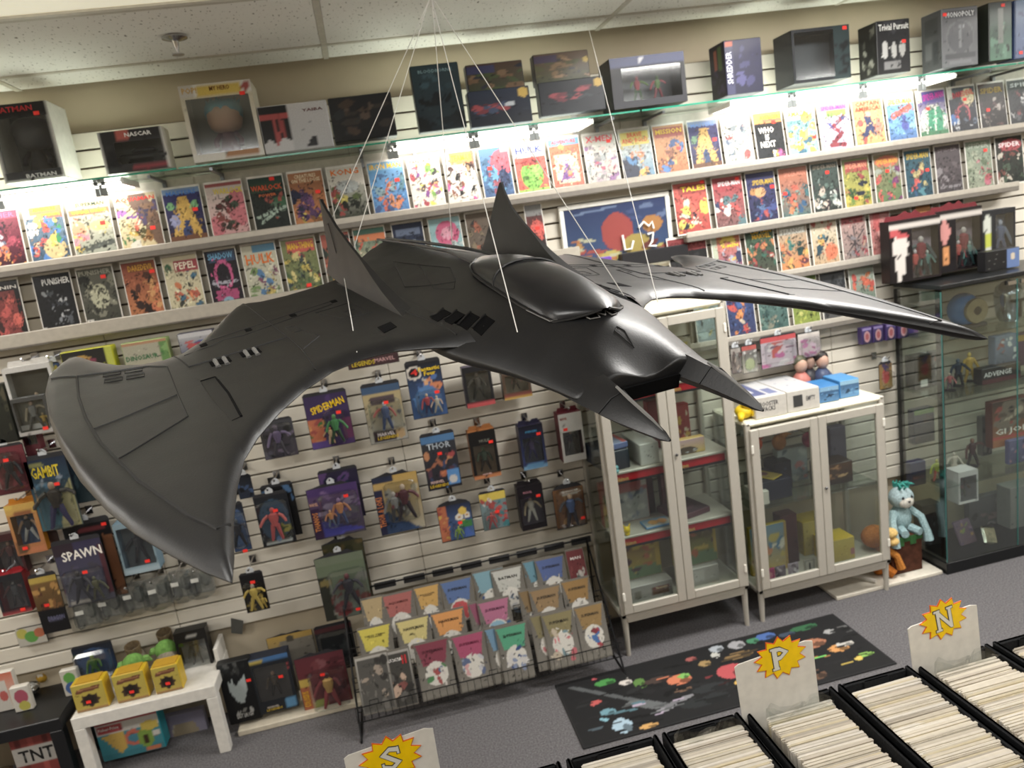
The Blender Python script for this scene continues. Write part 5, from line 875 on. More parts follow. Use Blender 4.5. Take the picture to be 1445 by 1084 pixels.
card_pack('deep violet card with big white jagged title and grey armoured figure', (72, 768, 141, 750, 162, 844, 96, 858), -.17, '3a3458>5a5a68', 'r 0 .82 .4 1 3a2c38;b 10 0 .3 1 .6 .14 5a5468,6a6a78,4a4654;r .05 .02 .5 .06 c0b8b0;r .9 .1 1 .9 5a2a34', [('SPAWN', 'f0ece4', .06, .76, .82, .14, .05)], (-.4, .06, .44, .56), [(.95, F('3a3a42', '34343c', '4a4a52', '2c2c34'), -.1), (.7, F('5a5a40', '4a4a38', '5a5a44', '6a6a50'), .2)], (.14, .54), 'flat', depth=.06)
card_pack('black card with ochre picture and pale script under the white-titled pack', (41, 812, 78, 805, 99, 886, 60, 898), YP, '8a6428>1a1a1e', 'r 0 .9 1 1 c8a828;b 10 .1 .45 .95 .88 .14 c08a30,8a5a24,d8a84a,5a3020;r 0 0 1 .4 1a1a1e;r .3 .18 .8 .28 4a4a60', [('DRAGON', '6a6a88', .1, .24, .6, .08)], None, None, (-.1, .47), 'flat')
win_box('grey and red window box at the lower left edge', (-14, 820, 26, 804, 48, 858, 8, 873), YP, .07, '8a1c24', '24242a', (-.4, .12, .4, .84), F(.9, F('5a5c60', '3a3a40', '7a4a48', '8a8a88')), [], (.2, .08), True, '2a2a30', 'r 0 0 1 .1 b02028', inside='4a4648')
win_box('pale blue clear box with dark bust beneath the wing, left', (152, 744, 205, 732, 229, 800, 183, 814), YP, .08, '6a8698', '7a98a8', (-.44, .14, .44, .9), F(.8, F('3a3c44', '34363e', '44464e', '4a4a4e')), [], (.2, .2), False, '86a2b0', 'r 0 0 1 .12 a8c0cc', inside='4a5458')
# loose clear shells on one hook
for i, (a, b, lab) in enumerate(((150, 860, 'left shell of the row of empty clear plastic packs'), (185, 850, 'second empty clear plastic pack from the left in the row'), (220, 842, 'middle empty clear plastic pack in the row, with white tag'), (252, 832, 'fourth empty clear plastic pack in the row, under the wing tip'), (280, 826, 'right end shell of the row of empty clear plastic packs'), (118, 872, 'small clear plastic pack tipped forward at the row front'))):
    p = aty(a, b, -.15)
    o = tag(MB().bb((0, .03, 0), (.125, .08, .155), .02).build('clear_pack', CLEAR, None, (p.x, p.y, p.z), (0, 0, .1 * (i % 3 - 1))), lab, 'plastic pack')
    MB().bb((-.025, .03, -.02), (.05, .05, .09), .016).bb((.03, .03, .02), (.045, .05, .08), .016).build('inner_tray', CLEAR, o)
    MB().box((0, .066, 0), (.11, .002, .14)).build('back_card', mat('8e8c86', .4, 0, .2, 60), o)
    MB().box((-.01, -.007, .03), (.035, .001, .02)).build('tag_sticker', mat('e8e6e0', .4), o)
    if i < 5: peg(p.x, p.z + .075, -.16)
card_pack('speckled strip of round smiling fruit stickers on the lower slats, left', (20, 888, 62, 880, 68, 906, 28, 914), -.03, 'd0ccc0>c8c4b8', 'e .2 .7 .2 .28 c8c040;e .5 .45 .24 .32 5aa838;e .8 .6 .2 .26 c8642a', [], None, None, None, 'flat', 0, 'sticker', False)
# right block, between cabinets and glass case
for i, (px, bg, ops, lab) in enumerate((((1030, 492, 1044, 488, 1047, 524, 1034, 530), 'b0a8a0>8a7a74', 'b 8 0 0 1 1 .2 c8b0a0,6a5a58', 'narrow pale pack next to the cabinet post'), ((1045, 488, 1066, 484, 1070, 522, 1050, 530), '5a5a5e>c8c0b0', 'e .5 .3 .36 .22 b8c090;r 0 .84 1 1 b8443a;b 4 .1 .5 .9 .8 .1 d8d4d0', 'grey pack with pale green disc above the white cabinet'), ((1071, 476, 1122, 468, 1126, 512, 1076, 522), 'a8a0a8>c8b8c0', 'r 0 .84 1 1 c02a30;r .3 .3 .6 .8 c04a40;b 12 0 0 1 .8 .14 b85a90,d8d0d0,8a6a80,d0b8c0', 'clear pack with red header and pink toys above the white cabinet'), ((1124, 470, 1156, 466, 1158, 500, 1128, 508), 'c8c0b8>c0a8b0', 'r 0 .9 1 1 d8d0c8;b 10 .1 .1 .9 .7 .16 c070a0,a85a88,d8b8c8', 'pale pack with pink jumble, right of the red-headed one'))):
    card_pack(lab, px, -.1, bg, ops, [], (-.42, .08, .42, .8), None, None, 'flat')
for i, x in enumerate((1216, 1232, 1250, 1268)):
    lab = ['leftmost', 'second', 'third', 'rightmost'][i] + ' of four small violet egg packs hung behind the right wing tip'
    print_box(lab, (x, 464 - i * 3, x + 14, 461 - i * 3, x + 15, 484 - i * 3, x + 1, 488 - i * 3), -.1, .04, '3a2c5a', '4a3a78>2c2448', 'e .5 .45 .34 .36 b88a90;e .5 .45 .2 .22 a04a50;r 0 .85 1 1 8a7ab0', [], cat='toy pack', fine=6)
card_pack('brown oval pack with red centre hung left of the glass case', (1238, 512, 1258, 508, 1260, 548, 1243, 552), -.1, '8a6a40>a8843a', 'e .5 .5 .3 .3 b8302a;b 6 0 .7 1 1 .2 4a3c60,6a5a48', [], (-.4, .1, .4, .7), None, None, 'cut')

# standing packs on the low board
YB = -.20
print_box('black box with pale abstract face-like patch and white scrawl, left end of the low board', (310, 942, 352, 926, 366, 1006, 322, 1034), YB, .05, '131416', '1a1c1e>141416', 'p .2 .72 .45 .62 .8 .78 .75 .5 .6 .32 .4 .34 .25 .5 b8c4c4;b 10 .1 .82 .9 .98 .1 3a3c3c,5a5c5c,24282a;b 7 .25 .06 .8 .22 .07 b8b8b4,8a8a86', [('LAST LAUGH', 'c0c0bc', .02, .12, .5, .07)], None, (.36, .66), cat='toy pack', fine=8)
win_box('dark box with blue header and a brown diorama, second on the low board', (350, 935, 408, 918, 418, 995, 366, 1012), YB, .07, '1c2230', '24282c', (-.42, .22, .42, .84), F(.7, F('5a4a38', '3a342c', '6a5a48', 'b89070')), [('MARVEL', 'b8b0a8', -.12, .1, .3, .04), ('LEGENDS', 'c8a838', -.1, .055, .4, .045)], (.22, .6), False, '262a30', 'r 0 .88 1 1 2a70b0;r .0 .9 .35 .95 c8b030;r .68 .02 .98 .2 4a90c0;r .7 .68 .98 .8 b02a30', inside='3c3430')
card_pack('wine red pack with yellow lettering strip and red-gold figure, third on the low board', (414, 932, 484, 906, 496, 988, 432, 1010), YB, '6a2430>7a2028', 'r 0 .0 .2 .62 b8581c;r 0 .46 .2 .62 d8b428;b 12 .2 .1 1 .95 .14 7a3038,8a4a50,5a1c26;e .36 .1 .14 .1 a8b040', [('COLOSSUS', 'f0c030', -.41, .24, .36, .1, pi / 2)], (-.28, .05, .46, .72), F(.9, F('c89830', 'a02a30', '8a2a30', '5a2a2c')), (.04, .7), 'wave', hang=False, depth=.06)
card_pack('yellow and grey card leaning behind the dark box on the low board', (376, 900, 440, 884, 448, 930, 384, 946), -.05, 'c8a030>8a867a', 'r .25 0 1 .8 8a8478;e .5 .85 .1 .1 5a5448', [], None, None, None, 'wave', hang=False)
card_pack('charcoal clear card leaning behind the wine red pack on the low board', (446, 884, 498, 874, 504, 940, 452, 952), -.06, '3a3c3e>2c2e34', 'r 0 .9 1 1 5a2a30;b 6 .1 .1 .9 .8 .2 4a4c4e,38393c', [], (-.42, .1, .42, .88), None, None, 'flat', hang=False)
tag(MB().prism([(0, 0), (.02, .07), (-.035, .10), (-.05, .02)], -.002, .0).build('paper_flag', mat('4a4a46', .5), None, aty(342, 895, -.02)), 'folded dark paper tag hanging below the small black pack', 'tag')

# further packs crowding the left end of the wall
YQ = -.09
card_pack('black pack with orange right edge showing behind the white-titled violet card', (92, 742, 152, 722, 180, 838, 112, 852), YQ, '1a1a1e>20201f', 'r .8 0 1 .8 8a5228;r .3 .9 .9 .96 6a2028', [], None, None, (.38, .9), 'flat')
win_box('small red and blue box above the dark red pack at the far left', (24, 594, 46, 589, 60, 640, 38, 646), YQ, .05, '5a1c28', '6a2430', (-.4, .3, .4, .9), F(.9, F('5a6a98', '3a3a50', '6a7aa0', 'b89080')), [], None, False, '6a2430', 'r 0 .6 1 1 3a5a8a;r .2 .4 .8 .6 c8c4c0', inside='4a4a50')
card_pack('blue and yellow pack edge right of the white framed box, upper left', (66, 512, 84, 508, 96, 566, 80, 572), YQ, '3a6ab0>c8b030', 'b 10 0 0 1 1 .2 d8c838,2a4a90,e0d8d0', [], (-.4, .1, .4, .8), None, None, 'flat')
win_box('clear pack with pale armoured figure under the white framed box, left', (14, 566, 62, 556, 74, 608, 28, 618), -.16, .05, '5a5a58', '4a4a48', (-.44, .1, .44, .9), F(.95, F('8a8a88', '5a5a58', 'a89a80', 'c0a088')), [], (.3, .12), False, '50504e', 'r 0 0 1 .1 b8b4b0', inside='7a7870', figs=[(.5, F('c8a030', '8a7030', 'd0b040', 'c8b080'), .25)])
card_pack('dark teal pack behind the yellow-logo card, left of the near wing', (86, 632, 112, 626, 140, 704, 112, 712), YQ, '182434>2a4048', 'b 12 0 .2 1 1 .18 24384a,8a98a4,3a5460', [], None, None, None, 'flat')
card_pack('dark pack with a red label behind the orange window box, left edge', (40, 700, 62, 694, 88, 770, 64, 778), YQ, '2a2226>3a2420', 'b 10 0 0 1 1 .2 8a5a38,4a3430,c89a50', [], None, None, None, 'flat')
card_pack('black bubble pack between the wing tip and the red-figure pack', (330, 672, 352, 668, 360, 700, 340, 706), YQ, '1c2028>2a3448', 'b 8 0 0 1 1 .2 34507a,14181e', [], None, None, None, 'flat')
card_pack('black pack hanging behind the red-figure bubble pack', (366, 688, 412, 676, 426, 752, 384, 764), YQ, '18191c>141518', 'b 8 0 .7 1 1 .14 3a6a9a,20242a', [], None, None, None, 'flat')
card_pack('dark blue pack hanging behind the big purple pack', (440, 668, 498, 655, 520, 724, 470, 740), YQ, '2a2440>34284e', 'b 10 0 .6 1 1 .14 5a3a78,20304a', [], None, None, None, 'flat')
card_pack('dark green pack hanging behind the dusty green clear pack', (450, 766, 508, 752, 530, 846, 474, 858), YQ, '4a4a30>5a5038', 'b 10 0 .6 1 1 .14 6a5a30,3a3c28', [], None, None, None, 'wave')
win_box('brown window box at the lower left edge under the ochre card', (-16, 760, 22, 750, 40, 806, 0, 816), YQ, .05, '3a1c20', '4a2024', (-.4, .12, .4, .84), F(.9, F('6a3a38', '3a3034', '7a4a44', 'a88068')), [], None, False, '4a2226', 'r 0 0 1 .1 8a2028', inside='5a4a48')
# ================================================================== floor mat
t = tag(MB().bb((1.305, -.71, .004), (1.53, .485, .007), .002).build('floor_mat', mat('19191b', .9)), 'black floor mat printed with small bright objects in front of the cabinets', 'mat')
mo = 'l .04 .9 .26 .3 .012 5c6062;l .2 .42 .27 .26 .03 6a6e70;l .26 .2 .36 .3 .02 8a8a90;b 5 .25 .15 .34 .3 .03 b8a8c0,9a9aa0,7a7a80;'
for x, y, rx, ry, c in ((.15, .84, .035, .05, '3a9a3a'), (.21, .76, .02, .05, 'e0d8d0'), (.25, .68, .02, .09, '5a8a34'), (.31, .66, .05, .05, '4a3a34'), (.37, .58, .04, .08, 'd86a2a'), (.39, .62, .02, .04, '7ac04a'), (.54, .5, .05, .12, 'c02a34'), (.58, .48, .03, .08, 'd84a50'), (.65, .44, .025, .09, 'e09ab0'), (.7, .5, .02, .06, '58a8a0'), (.48, .73, .02, .05, 'a8884a'), (.60, .72, .05, .06, '8a6c3a'), (.53, .82, .015, .05, 'c8c8c0'), (.55, .92, .025, .06, 'b0b8c0'), (.62, .9, .03, .07, 'a8a8ac'), (.56, .3, .045, .05, 'e0b030'), (.69, .3, .045, .05, '5ac048'), (.73, .92, .035, .06, '2a60b0'), (.68, .9, .02, .05, '3a8a60'), (.09, .55, .018, .05, 'c83a34'), (.11, .38, .025, .05, '6aa0b0'), (.13, .14, .03, .11, 'a8c8dc'), (.2, .04, .03, .03, 'd8a040'), (.84, .6, .05, .08, 'b06a40'), (.9, .42, .035, .06, 'd8902a'), (.93, .46, .03, .05, 'd0ccc4'), (.95, .22, .03, .03, '8ac040'), (.92, .2, .015, .04, 'e0c030'), (.93, .72, .02, .04, 'a8a8a8'), (.87, .9, .05, .05, '2a6a40'), (.8, .86, .03, .04, '3a4a60'), (.76, .12, .03, .08, '6a4a34'), (.45, .86, .02, .04, 'a84a44'), (.12, .94, .008, .02, 'c83040'), (.36, .42, .03, .03, '7a5a44'), (.44, .34, .06, .06, '2c3032'), (.4, .18, .08, .08, '282c2e')):
    mo += 'e %g %g %g %g %s;' % (x, y, rx, ry, c)
    if rx > .018: mo += 'e %g %g %g %g %s;' % (x + rx * .4, y - ry * .4, rx * .45, ry * .5, '%02x%02x%02x' % tuple(int(int(c[i:i + 2], 16) * .6) for i in (0, 2, 4)))
sheet('print', 1.51, .465, paint(190, 62, '1b1b1d', mo, 'mat', 110), t, INK_MATTE, (1.305, -.9425, .0078), flat=True)

# ================================================================== wire rack of comics
rk = thing('comic_rack', 'black wire floor rack with three tiers of sleeved comics', 'rack', (.23, -.25, 0))
WIRE = mat('1a1a1c', .4, .6)
XR0, XR1 = -.64, .66
for i, (y, z) in enumerate(((-.222, .094), (-.112, .182), (-.002, .274))):
    m = MB()
    for a, b in ((y - .035, z), (y - .035, z + .075), (y + .045, z), (y + .075, z + .10)): m.tube([(XR0, a, b), (XR1, a, b)], .003, 5)
    k = 0
    while XR0 + k * .033 < XR1:
        x = XR0 + k * .033; m.tube([(x, y - .035, z + .075), (x, y - .035, z), (x, y + .045, z), (x, y + .075, z + .1)], .0014, 4); k += 1
    for k in range(7):
        x = XR0 + .09 + k * .19; m.tube([(x - .02, y - .036, z + .075), (x - .02, y - .036, z + .10), (x + .02, y - .036, z + .10), (x + .02, y - .036, z + .075)], .002, 4)
    m.build('tier_basket', WIRE, rk)
for x in (XR0, XR1):
    MB().tube([(x, -.28, .004), (x, .16, .004)], .005, 6).tube([(x, -.265, .005), (x, .15, .54)], .005, 6).tube([(x, .155, .0), (x, .155, .56)], .005, 6).build('end_frame', WIRE, rk)
MB().tube([(XR0, .155, .555), (XR1, .155, .555)], .005, 6).tube([(XR0, .155, .01), (XR1, .155, .01)], .004, 6).build('back_rail', WIRE, rk)
m = MB()
for k in range(9): m.bb((XR0 + .07 + k * .15, .158, .548), (.11, .006, .035), .003)
m.build('header_clips', mat('2c2c2e', .5), rk)
def sleeve(tier, tl, tr, top, title, art, label, kind='trap', tcol='22201e'):
    y = {'f': -.405, 'm': -.295, 'b': -.185}[tier]
    a, b = aty(*tl, y), aty(*tr, y); x0, x1 = a.x, b.x; h = .262; z = (a.z + b.z) / 2 - h * cos(.3); y -= h * sin(.3)
    narrow = (x1 - x0) < .09
    if narrow: x1 = x0 + .165; y += .012
    ops = ''
    if kind == 'trap':
        dk = '8a8478'
        ops = 'p .02 1 .98 1 .84 .6 .16 .6 %s;r 0 .98 1 1 %s;e .52 .42 .34 .22 e0dcd2;' % (top, top) + art
        bg = '6f6b64>8a857b'
    else: bg, ops = top, art
    return comic(label, x0, x1, z, y, bg, ops, [(title, tcol, 0, .84, .62, .055)] if title else None, None, 'sleeved comics on the wire rack', -.30, h, None, 40, bag='6e6a63')
sleeve('b', (508, 848), (540, 841), 'b8a070', '', 'b 8 .3 .1 .8 .5 .1 2a4a80,b03a34,d8c8a8', 'sleeved comic with tan card at the left end of the back tier')
sleeve('b', (537, 844), (582, 832), 'b05a54', 'AQUAMAN', 'b 8 .3 .1 .8 .5 .1 5a3a34,c8b8a0,3a3a30', 'sleeved comic with brick red card in the back tier', tcol='4a1c1c')
sleeve('b', (583, 832), (619, 823), 'd0a040', 'BOOSTER\nGOLD', 'b 8 .3 .1 .8 .5 .1 3a4a80,d8d0c0,a83a34', 'sleeved comic with mustard card in the back tier')
sleeve('b', (620, 824), (665, 814), '4f6fa8', 'SUPERMAN', 'e .5 .4 .3 .2 c83038;b 6 .2 .2 .9 .5 .1 d8c8b0,c03a3a,e0d0c0', 'sleeved comic with blue card and red cap shape, left in the back tier')
sleeve('b', (666, 812), (690, 806), '7aa8b8', '', 'b 8 .2 .1 .9 .5 .1 2a4a88,d8b8a8,c8d0d0', 'sleeved comic with pale blue card between blue and white ones, back tier')
sleeve('b', (692, 808), (736, 798), 'c8c8c0', 'BATMAN', 'b 8 .3 .1 .8 .5 .1 8aa0b8,3a4a60,c8c8c8', 'sleeved comic with white card in the back tier')
sleeve('b', (737, 796), (753, 793), '5f94a8', '', 'b 8 .2 .1 .9 .5 .1 2a4a88,c89088,c8d0d0', 'sleeved comic with blue-green card right of the white one, back tier')
sleeve('b', (754, 793), (795, 783), '4a62a0', 'SUPERMAN', 'b 8 .2 .1 .9 .5 .12 3a7a4a,d8c8b0,5a4a40', 'sleeved comic with navy card and green patch, right in the back tier')
sleeve('b', (797, 780), (822, 772), '7a2a30', 'MAN', 'b 10 .1 .05 .9 .6 .14 c8c0b8,8a3a3c,5a6a68', 'dark red comic with white capitals at the right end of the back tier', 'plain', 'e8e0dc')
sleeve('m', (503, 889), (551, 881), 'd8c82a', 'NEW TEEN\nTITANS', 'b 8 .2 .1 .9 .5 .1 5a5a58,8a8880', 'sleeved comic with bright yellow card, left of the middle tier')
sleeve('m', (557, 879), (605, 869), 'd8c878', 'HAWKMAN', 'b 8 .2 .1 .9 .5 .1 7a5a4a,c8c0b0,5a5a58', 'sleeved comic with pale yellow card in the middle tier')
sleeve('m', (607, 868), (654, 858), 'e0922a', 'HAWKMAN', 'b 8 .2 .1 .9 .5 .1 8a7a70,5a504a', 'sleeved comic with orange card in the middle tier')
sleeve('m', (660, 856), (672, 852), '9a4a6a', '', 'b 8 .2 .1 .9 .5 .1 6a6a68', 'sleeved comic with only a plum strip showing, middle tier')
sleeve('m', (673, 853), (718, 842), 'b8648a', 'SUPERMAN', 'e .5 .42 .3 .2 8ab8d0;b 6 .2 .1 .9 .5 .1 b83a34,2a5a90', 'sleeved comic with pink-violet card in the middle tier', tcol='4a2038')
sleeve('m', (731, 838), (745, 835), '8a7048', '', 'b 8 .2 .1 .9 .5 .1 3a5a98,8a7a60', 'sleeved comic with narrow brown card showing, middle tier right')
sleeve('m', (746, 836), (790, 825), '9a7c52', 'SUPERMAN', 'p .2 .4 .5 .5 1 .5 1 .4 .5 .3 2a4a90;b 6 .4 .2 1 .5 .1 b03a3a,d8d0c0', 'sleeved comic with brown card and blue band in the middle tier')
sleeve('m', (791, 824), (831, 813), '9c7638', 'SUPERMAN', 'b 8 .3 .1 .8 .5 .1 2a3a78,b03038,d8d0c8', 'sleeved comic with ochre card at the right end of the middle tier')
sleeve('f', (499, 931), (546, 919), 'b8b4ac>6a6864', 'CIVIL', 'r .04 .03 .96 .95 5a5854;b 14 .1 .1 .9 .9 .14 7a7670,3a3836,a89888', 'grey photo-like comic at the left end of the front tier', 'plain', '3a3a38')
o = sleeve('f', (528, 925), (577, 914), 'b0aca6>4a4846', 'CIVIL\nWAR', 'r .04 .03 .96 .95 4a4844;b 12 .1 .1 .9 .6 .14 8a4a44,3a3836,c8a890,6a6864', 'grey comic with white and red block title in the front tier', 'plain', 'e4e0dc')
text(o, 'II', .05, .215, .022, .04, 'b03034', -.002, 'title')
sleeve('f', (583, 912), (632, 900), '8a3048', 'SUPERMAN', 'b 10 .25 .2 .8 .55 .1 d8d0c8,a83a3a,3a6a9a,4a8a50', 'sleeved comic with maroon card in the front tier', tcol='3a1420')
sleeve('f', (636, 901), (682, 890), 'b03a68', 'SUPERMAN', 'b 12 .2 .2 .85 .6 .1 8a98b0,5a6a90,c8c8d0,d8a0a0', 'sleeved comic with crimson pink card in the front tier', tcol='5a1430')
sleeve('f', (683, 892), (697, 888), '6a98b8', '', 'b 8 .2 .1 .9 .5 .1 b8b0a0,8a98a0', 'sleeved comic with narrow sky blue card showing, front tier')
sleeve('f', (698, 889), (742, 878), '4aa880', 'SUPERMAN', 'b 12 .2 .2 .85 .6 .12 2a4a88,8a98b8,d8d4d0', 'sleeved comic with mint green card in the front tier')
sleeve('f', (747, 874), (762, 870), '8a8058', '', 'b 8 .2 .1 .9 .5 .1 c86a70,a89878', 'sleeved comic with narrow khaki card showing, front tier')
sleeve('f', (763, 870), (808, 860), '8f8458', 'SUPERMAN', 'b 12 .2 .1 .85 .7 .12 d86a74,7a98a0,c8b8a0,c85a64', 'sleeved comic with khaki card and coral pink picture, front tier')
sleeve('f', (809, 860), (850, 850), '9a7a42', 'SUPERMAN', 'e .5 .42 .32 .22 e0dcd0;b 8 .3 .2 .8 .55 .1 2a6ab0,b02a38,8a2434', 'sleeved comic with brown card and red-blue picture, right end of front tier')

# ================================================================== low tables at the left
TW, TB_ = mat('d9d6cf', .35), mat('17181a', .35)
t = thing('low_table', 'low white square-legged table with yellow cartons on it', 'table', (-1.345, -.17, 0))
MB().bb((0, 0, .325), (.63, .33, .06), .003).build('table_top', TW, t)
for a, b in ((-.29, -.14), (-.29, .14), (.29, -.14)): MB().bb((a, b, .148), (.05, .05, .295), .003).build('leg', TW, t)
MB().bb((.29, .14, .148), (.05, .05, .295), .003).build('leg', TW, t)
MB().bb((.303, .09, .40), (.02, .15, .088), .003).build('upright_board', TW, t)
TZ = .356
t = thing('low_table', 'low black table at the left edge over a red box', 'table', (-2.03, -.17, 0))
MB().bb((0, 0, .345), (.66, .33, .06), .003).build('table_top', TB_, t)
for a in (-.30, .30):
    for b in (-.14, .14): MB().bb((a, b, .158), (.055, .05, .315), .003).build('leg', TB_, t)
CZ = .376
for i, px in enumerate(((99, 981, 147, 958, 153, 1001, 113, 1013), (158, 964, 201, 946, 213, 985, 169, 1000), (211, 948, 252, 938, 259, 977, 222, 981))):
    o = print_box(['leftmost', 'middle', 'rightmost'][i] + ' of three yellow cartons with a dark round burst on the white table', px, -.30, .075, 'c8a828', 'cdb924>bfa41f', 'p .5 .62 .6 .56 .72 .58 .74 .46 .84 .4 .76 .32 .76 .2 .62 .2 .5 .1 .38 .2 .24 .2 .24 .32 .16 .4 .26 .46 .28 .58 .4 .56 4a3424;e .5 .38 .2 .2 2c241e;p .1 .68 .86 .74 .9 .9 .14 .84 7a4220;l .2 .80 .8 .83 .02 b87a40;r 0 0 1 .08 a87a3a', [], None, None, 0, 'carton', 'carton', 4, z=TZ)
    stick(o, .0 if i else -.01, .045, -.002, .02, .014)
    MB().prism([(-.05, 0), (.05, 0), (.05, .004), (-.05, .004)], .0, .07).build('lid_flap', mat('b8902c', .5), o, (0, .004, R4(px, -.30)[3]))
win_box('black pack with grey figure and red foot on the white table, right', (245, 897, 291, 884, 300, 945, 258, 955), -.12, .06, '161616', '1a1a1c', (-.42, .14, .42, .76), F(.9, F('5a5a58', '4a4a4a', '64645f', '7a7a78')), [], (.2, .1), False, '1a1a1c', 'r 0 0 1 .1 b02030;r .35 .86 .7 .93 a8a8a4', inside='7a7a76')
card_pack('black and blue pack with green figure in clear bubble on the white table', (100, 915, 155, 902, 170, 950, 113, 965), -.12, '1a2230>24406a', 'e .5 .5 .46 .42 2a4a78', [], (-.46, .06, .46, .86), F(.85, F('3a6a3a', '2c5a34', '4a7a44', '6a8a50')), None, 'flat', hang=False)
for i, (px, py, lab) in enumerate(((195, 938, 'left of the pair of green and tan plush slippers on the white table'), (226, 922, 'right of the pair of green and tan plush slippers on the white table'))):
    p = aty(px, py, -.14); t = thing('plush_slipper', lab, 'slipper', (p.x - .01 + .02 * i, -.15 + .07 * i, TZ), .15); t.scale = (1.0, .85, 1.5)
    m = MB(); rings = []
    for s_, hw, ht in ((-.10, .012, .03), (-.085, .04, .055), (-.04, .052, .075), (.02, .05, .09), (.07, .046, .10), (.10, .04, .10)):
        rings.append([(hw * cos(a * pi / 6), s_, max(.0, ht * .5 + ht * .5 * sin(a * pi / 6))) for a in range(12)])
    k = 12; fs = [(a * k + b, a * k + (b + 1) % k, (a + 1) * k + (b + 1) % k, (a + 1) * k + b) for a in range(5) for b in range(k)] + [tuple(range(k))]
    m.add(sum(rings, []), fs).build('slipper_body', mat('8a8272', .95, 0, .2, 90, .4, .1), t, smooth='all')
    MB().ball((0, -.012, .074), (.052, .034, .034), 12, 8).build('toe_band', mat('6f9a52', .95, 0, .2, 90, .4, .1), t, smooth='all')
    for s in (-1, 1): MB().tube([(s * .045, -.01, .08), (s * .062, -.008, .078), (s * .078, -.004, .066)], [.012, .012, .003], 7).build('ear', mat('7aa45c', .95, 0, .2, 90, .4, .1), t, smooth=True)
    MB().lathe([(.034, 0), (.037, .035), (.033, .035), (.03, .004)], 12).build('cuff', mat('6a5c48', .95, 0, .2, 90, .4, .1), t, (0, .055, .085), (.2, 0, 0))
print_box('teal and red toy box printed with yellow and green fruit under the white table', (142, 1050, 227, 1021, 240, 1078, 153, 1108), -.22, .08, '2a98a8', '2a9cae>2a94a4', 'r 0 .86 1 1 b8242c;r 0 .62 1 .86 dcd8d0;r .02 .66 .4 .84 c02a30;r 0 .0 1 .14 2a8a9a;p .05 .6 .42 .62 .4 .2 .3 .1 e0b428;e .55 .42 .14 .2 d85a34;e .55 .42 .08 .12 3a90a8;e .74 .34 .13 .24 88b030;e .74 .3 .06 .1 4a3420;e .84 .62 .16 .12 e0c428;e .92 .4 .07 .08 e8e4dc;r .7 .02 .95 .1 d87030', [('Fisher-Price', 'f0f0ec', -.29, .75, .32, .07)], None, None, 0, 'toy box', fine=6, z=.032)
print_box('lilac boxed picture of a clear case, under the white table at the right', (222, 1016, 288, 1000, 296, 1046, 238, 1064), -.10, .04, '8a8898', '8e8aa6>a09cb0', 'p .28 .25 .7 .25 .82 .45 .74 .75 .3 .75 .2 .5 a89a7e;l .3 .5 .78 .5 .015 7a6c54;l .5 .28 .5 .74 .015 7a6c54;l .22 .5 .3 .75 .015 c8bfa8', [], cat='box', fine=0)
o = print_box('red block box with white band and black capitals under the black table', (8, 1040, 76, 1022, 92, 1084, 30, 1105), -.24, .10, '8a2a24', 'a83428>982e24', 'r 0 .28 1 .68 d0ccc4;r .1 .68 .2 1 7a221c;r .4 .68 .5 1 c04030;r .7 .68 .8 1 7a221c;r .2 0 .3 .28 7a221c;r .6 0 .7 .28 c04030', [('TNT', '1a1a1a', 0, .48, .74, .26)], cat='box', fine=0)
tag(MB().bb((0, 0, .05), (.12, .1, .1), .01).build('carton', mat('5a4a38', .8), None, (-2.1, -.2, 0)), 'brown carton at the bottom left corner beside the red block box', 'box')
# things on the black table
p = atz(44, 980, CZ)
t = tag(MB().ball((0, 0, .03), (.045, .04, .03), 9, 6, None, .8).build('foil_wrap', mat('c8ccd0', .15, 1, .3, 60, .9), None, (p.x, p.y, CZ)), 'crumpled silver foil pack on the black table', 'foil pack')
for px, bg, ops, lab, y in (((4, 952, 32, 945, 40, 980, 16, 985), 'd8d4ca', 'e .55 .6 .4 .3 b03a5a;e .6 .2 .34 .2 c0b83a', 'white tent card with crimson round face sticker on the black table', -.2), ((-20, 928, 14, 922, 18, 975, -14, 985), 'd8602c>e0dcd0', 'r 0 0 .6 .8 d8d4cc;e .4 .4 .2 .14 c84a44', 'orange and white carton at the left edge of the black table', -.16), ((80, 930, 103, 925, 110, 962, 84, 966), 'd0ccc0', 'e .5 .7 .36 .22 5aa838;e .55 .28 .44 .26 2a5aa0', 'white card with green and blue round stickers on the black table', -.16)):
    print_box(lab, px, y, .03, 'd0ccc2', bg, ops, [], cat='card', fine=0, z=CZ)
for i, (px, py, r, c, lab) in enumerate(((63, 958, .03, 'b89030', 'ochre foam ball with a white label on the black table'), (46, 950, .03, 'a8842c', 'dark yellow ball behind the labelled one on the black table'), (84, 948, .022, '9ab838', 'small lime ball on the black table'))):
    p = atz(px, py + 4, CZ); o = tag(MB().ball((0, 0, r), r, 12, 8).build('foam_ball', mat(c, .7), None, (p.x, p.y, CZ), smooth='all'), lab, 'ball')
    if i == 0: MB().bb((0, -r * .8, r * 1.6), (.025, .004, .016), .001).build('label_patch', WHITE, o, (0, 0, 0), (.0, 0, 0))

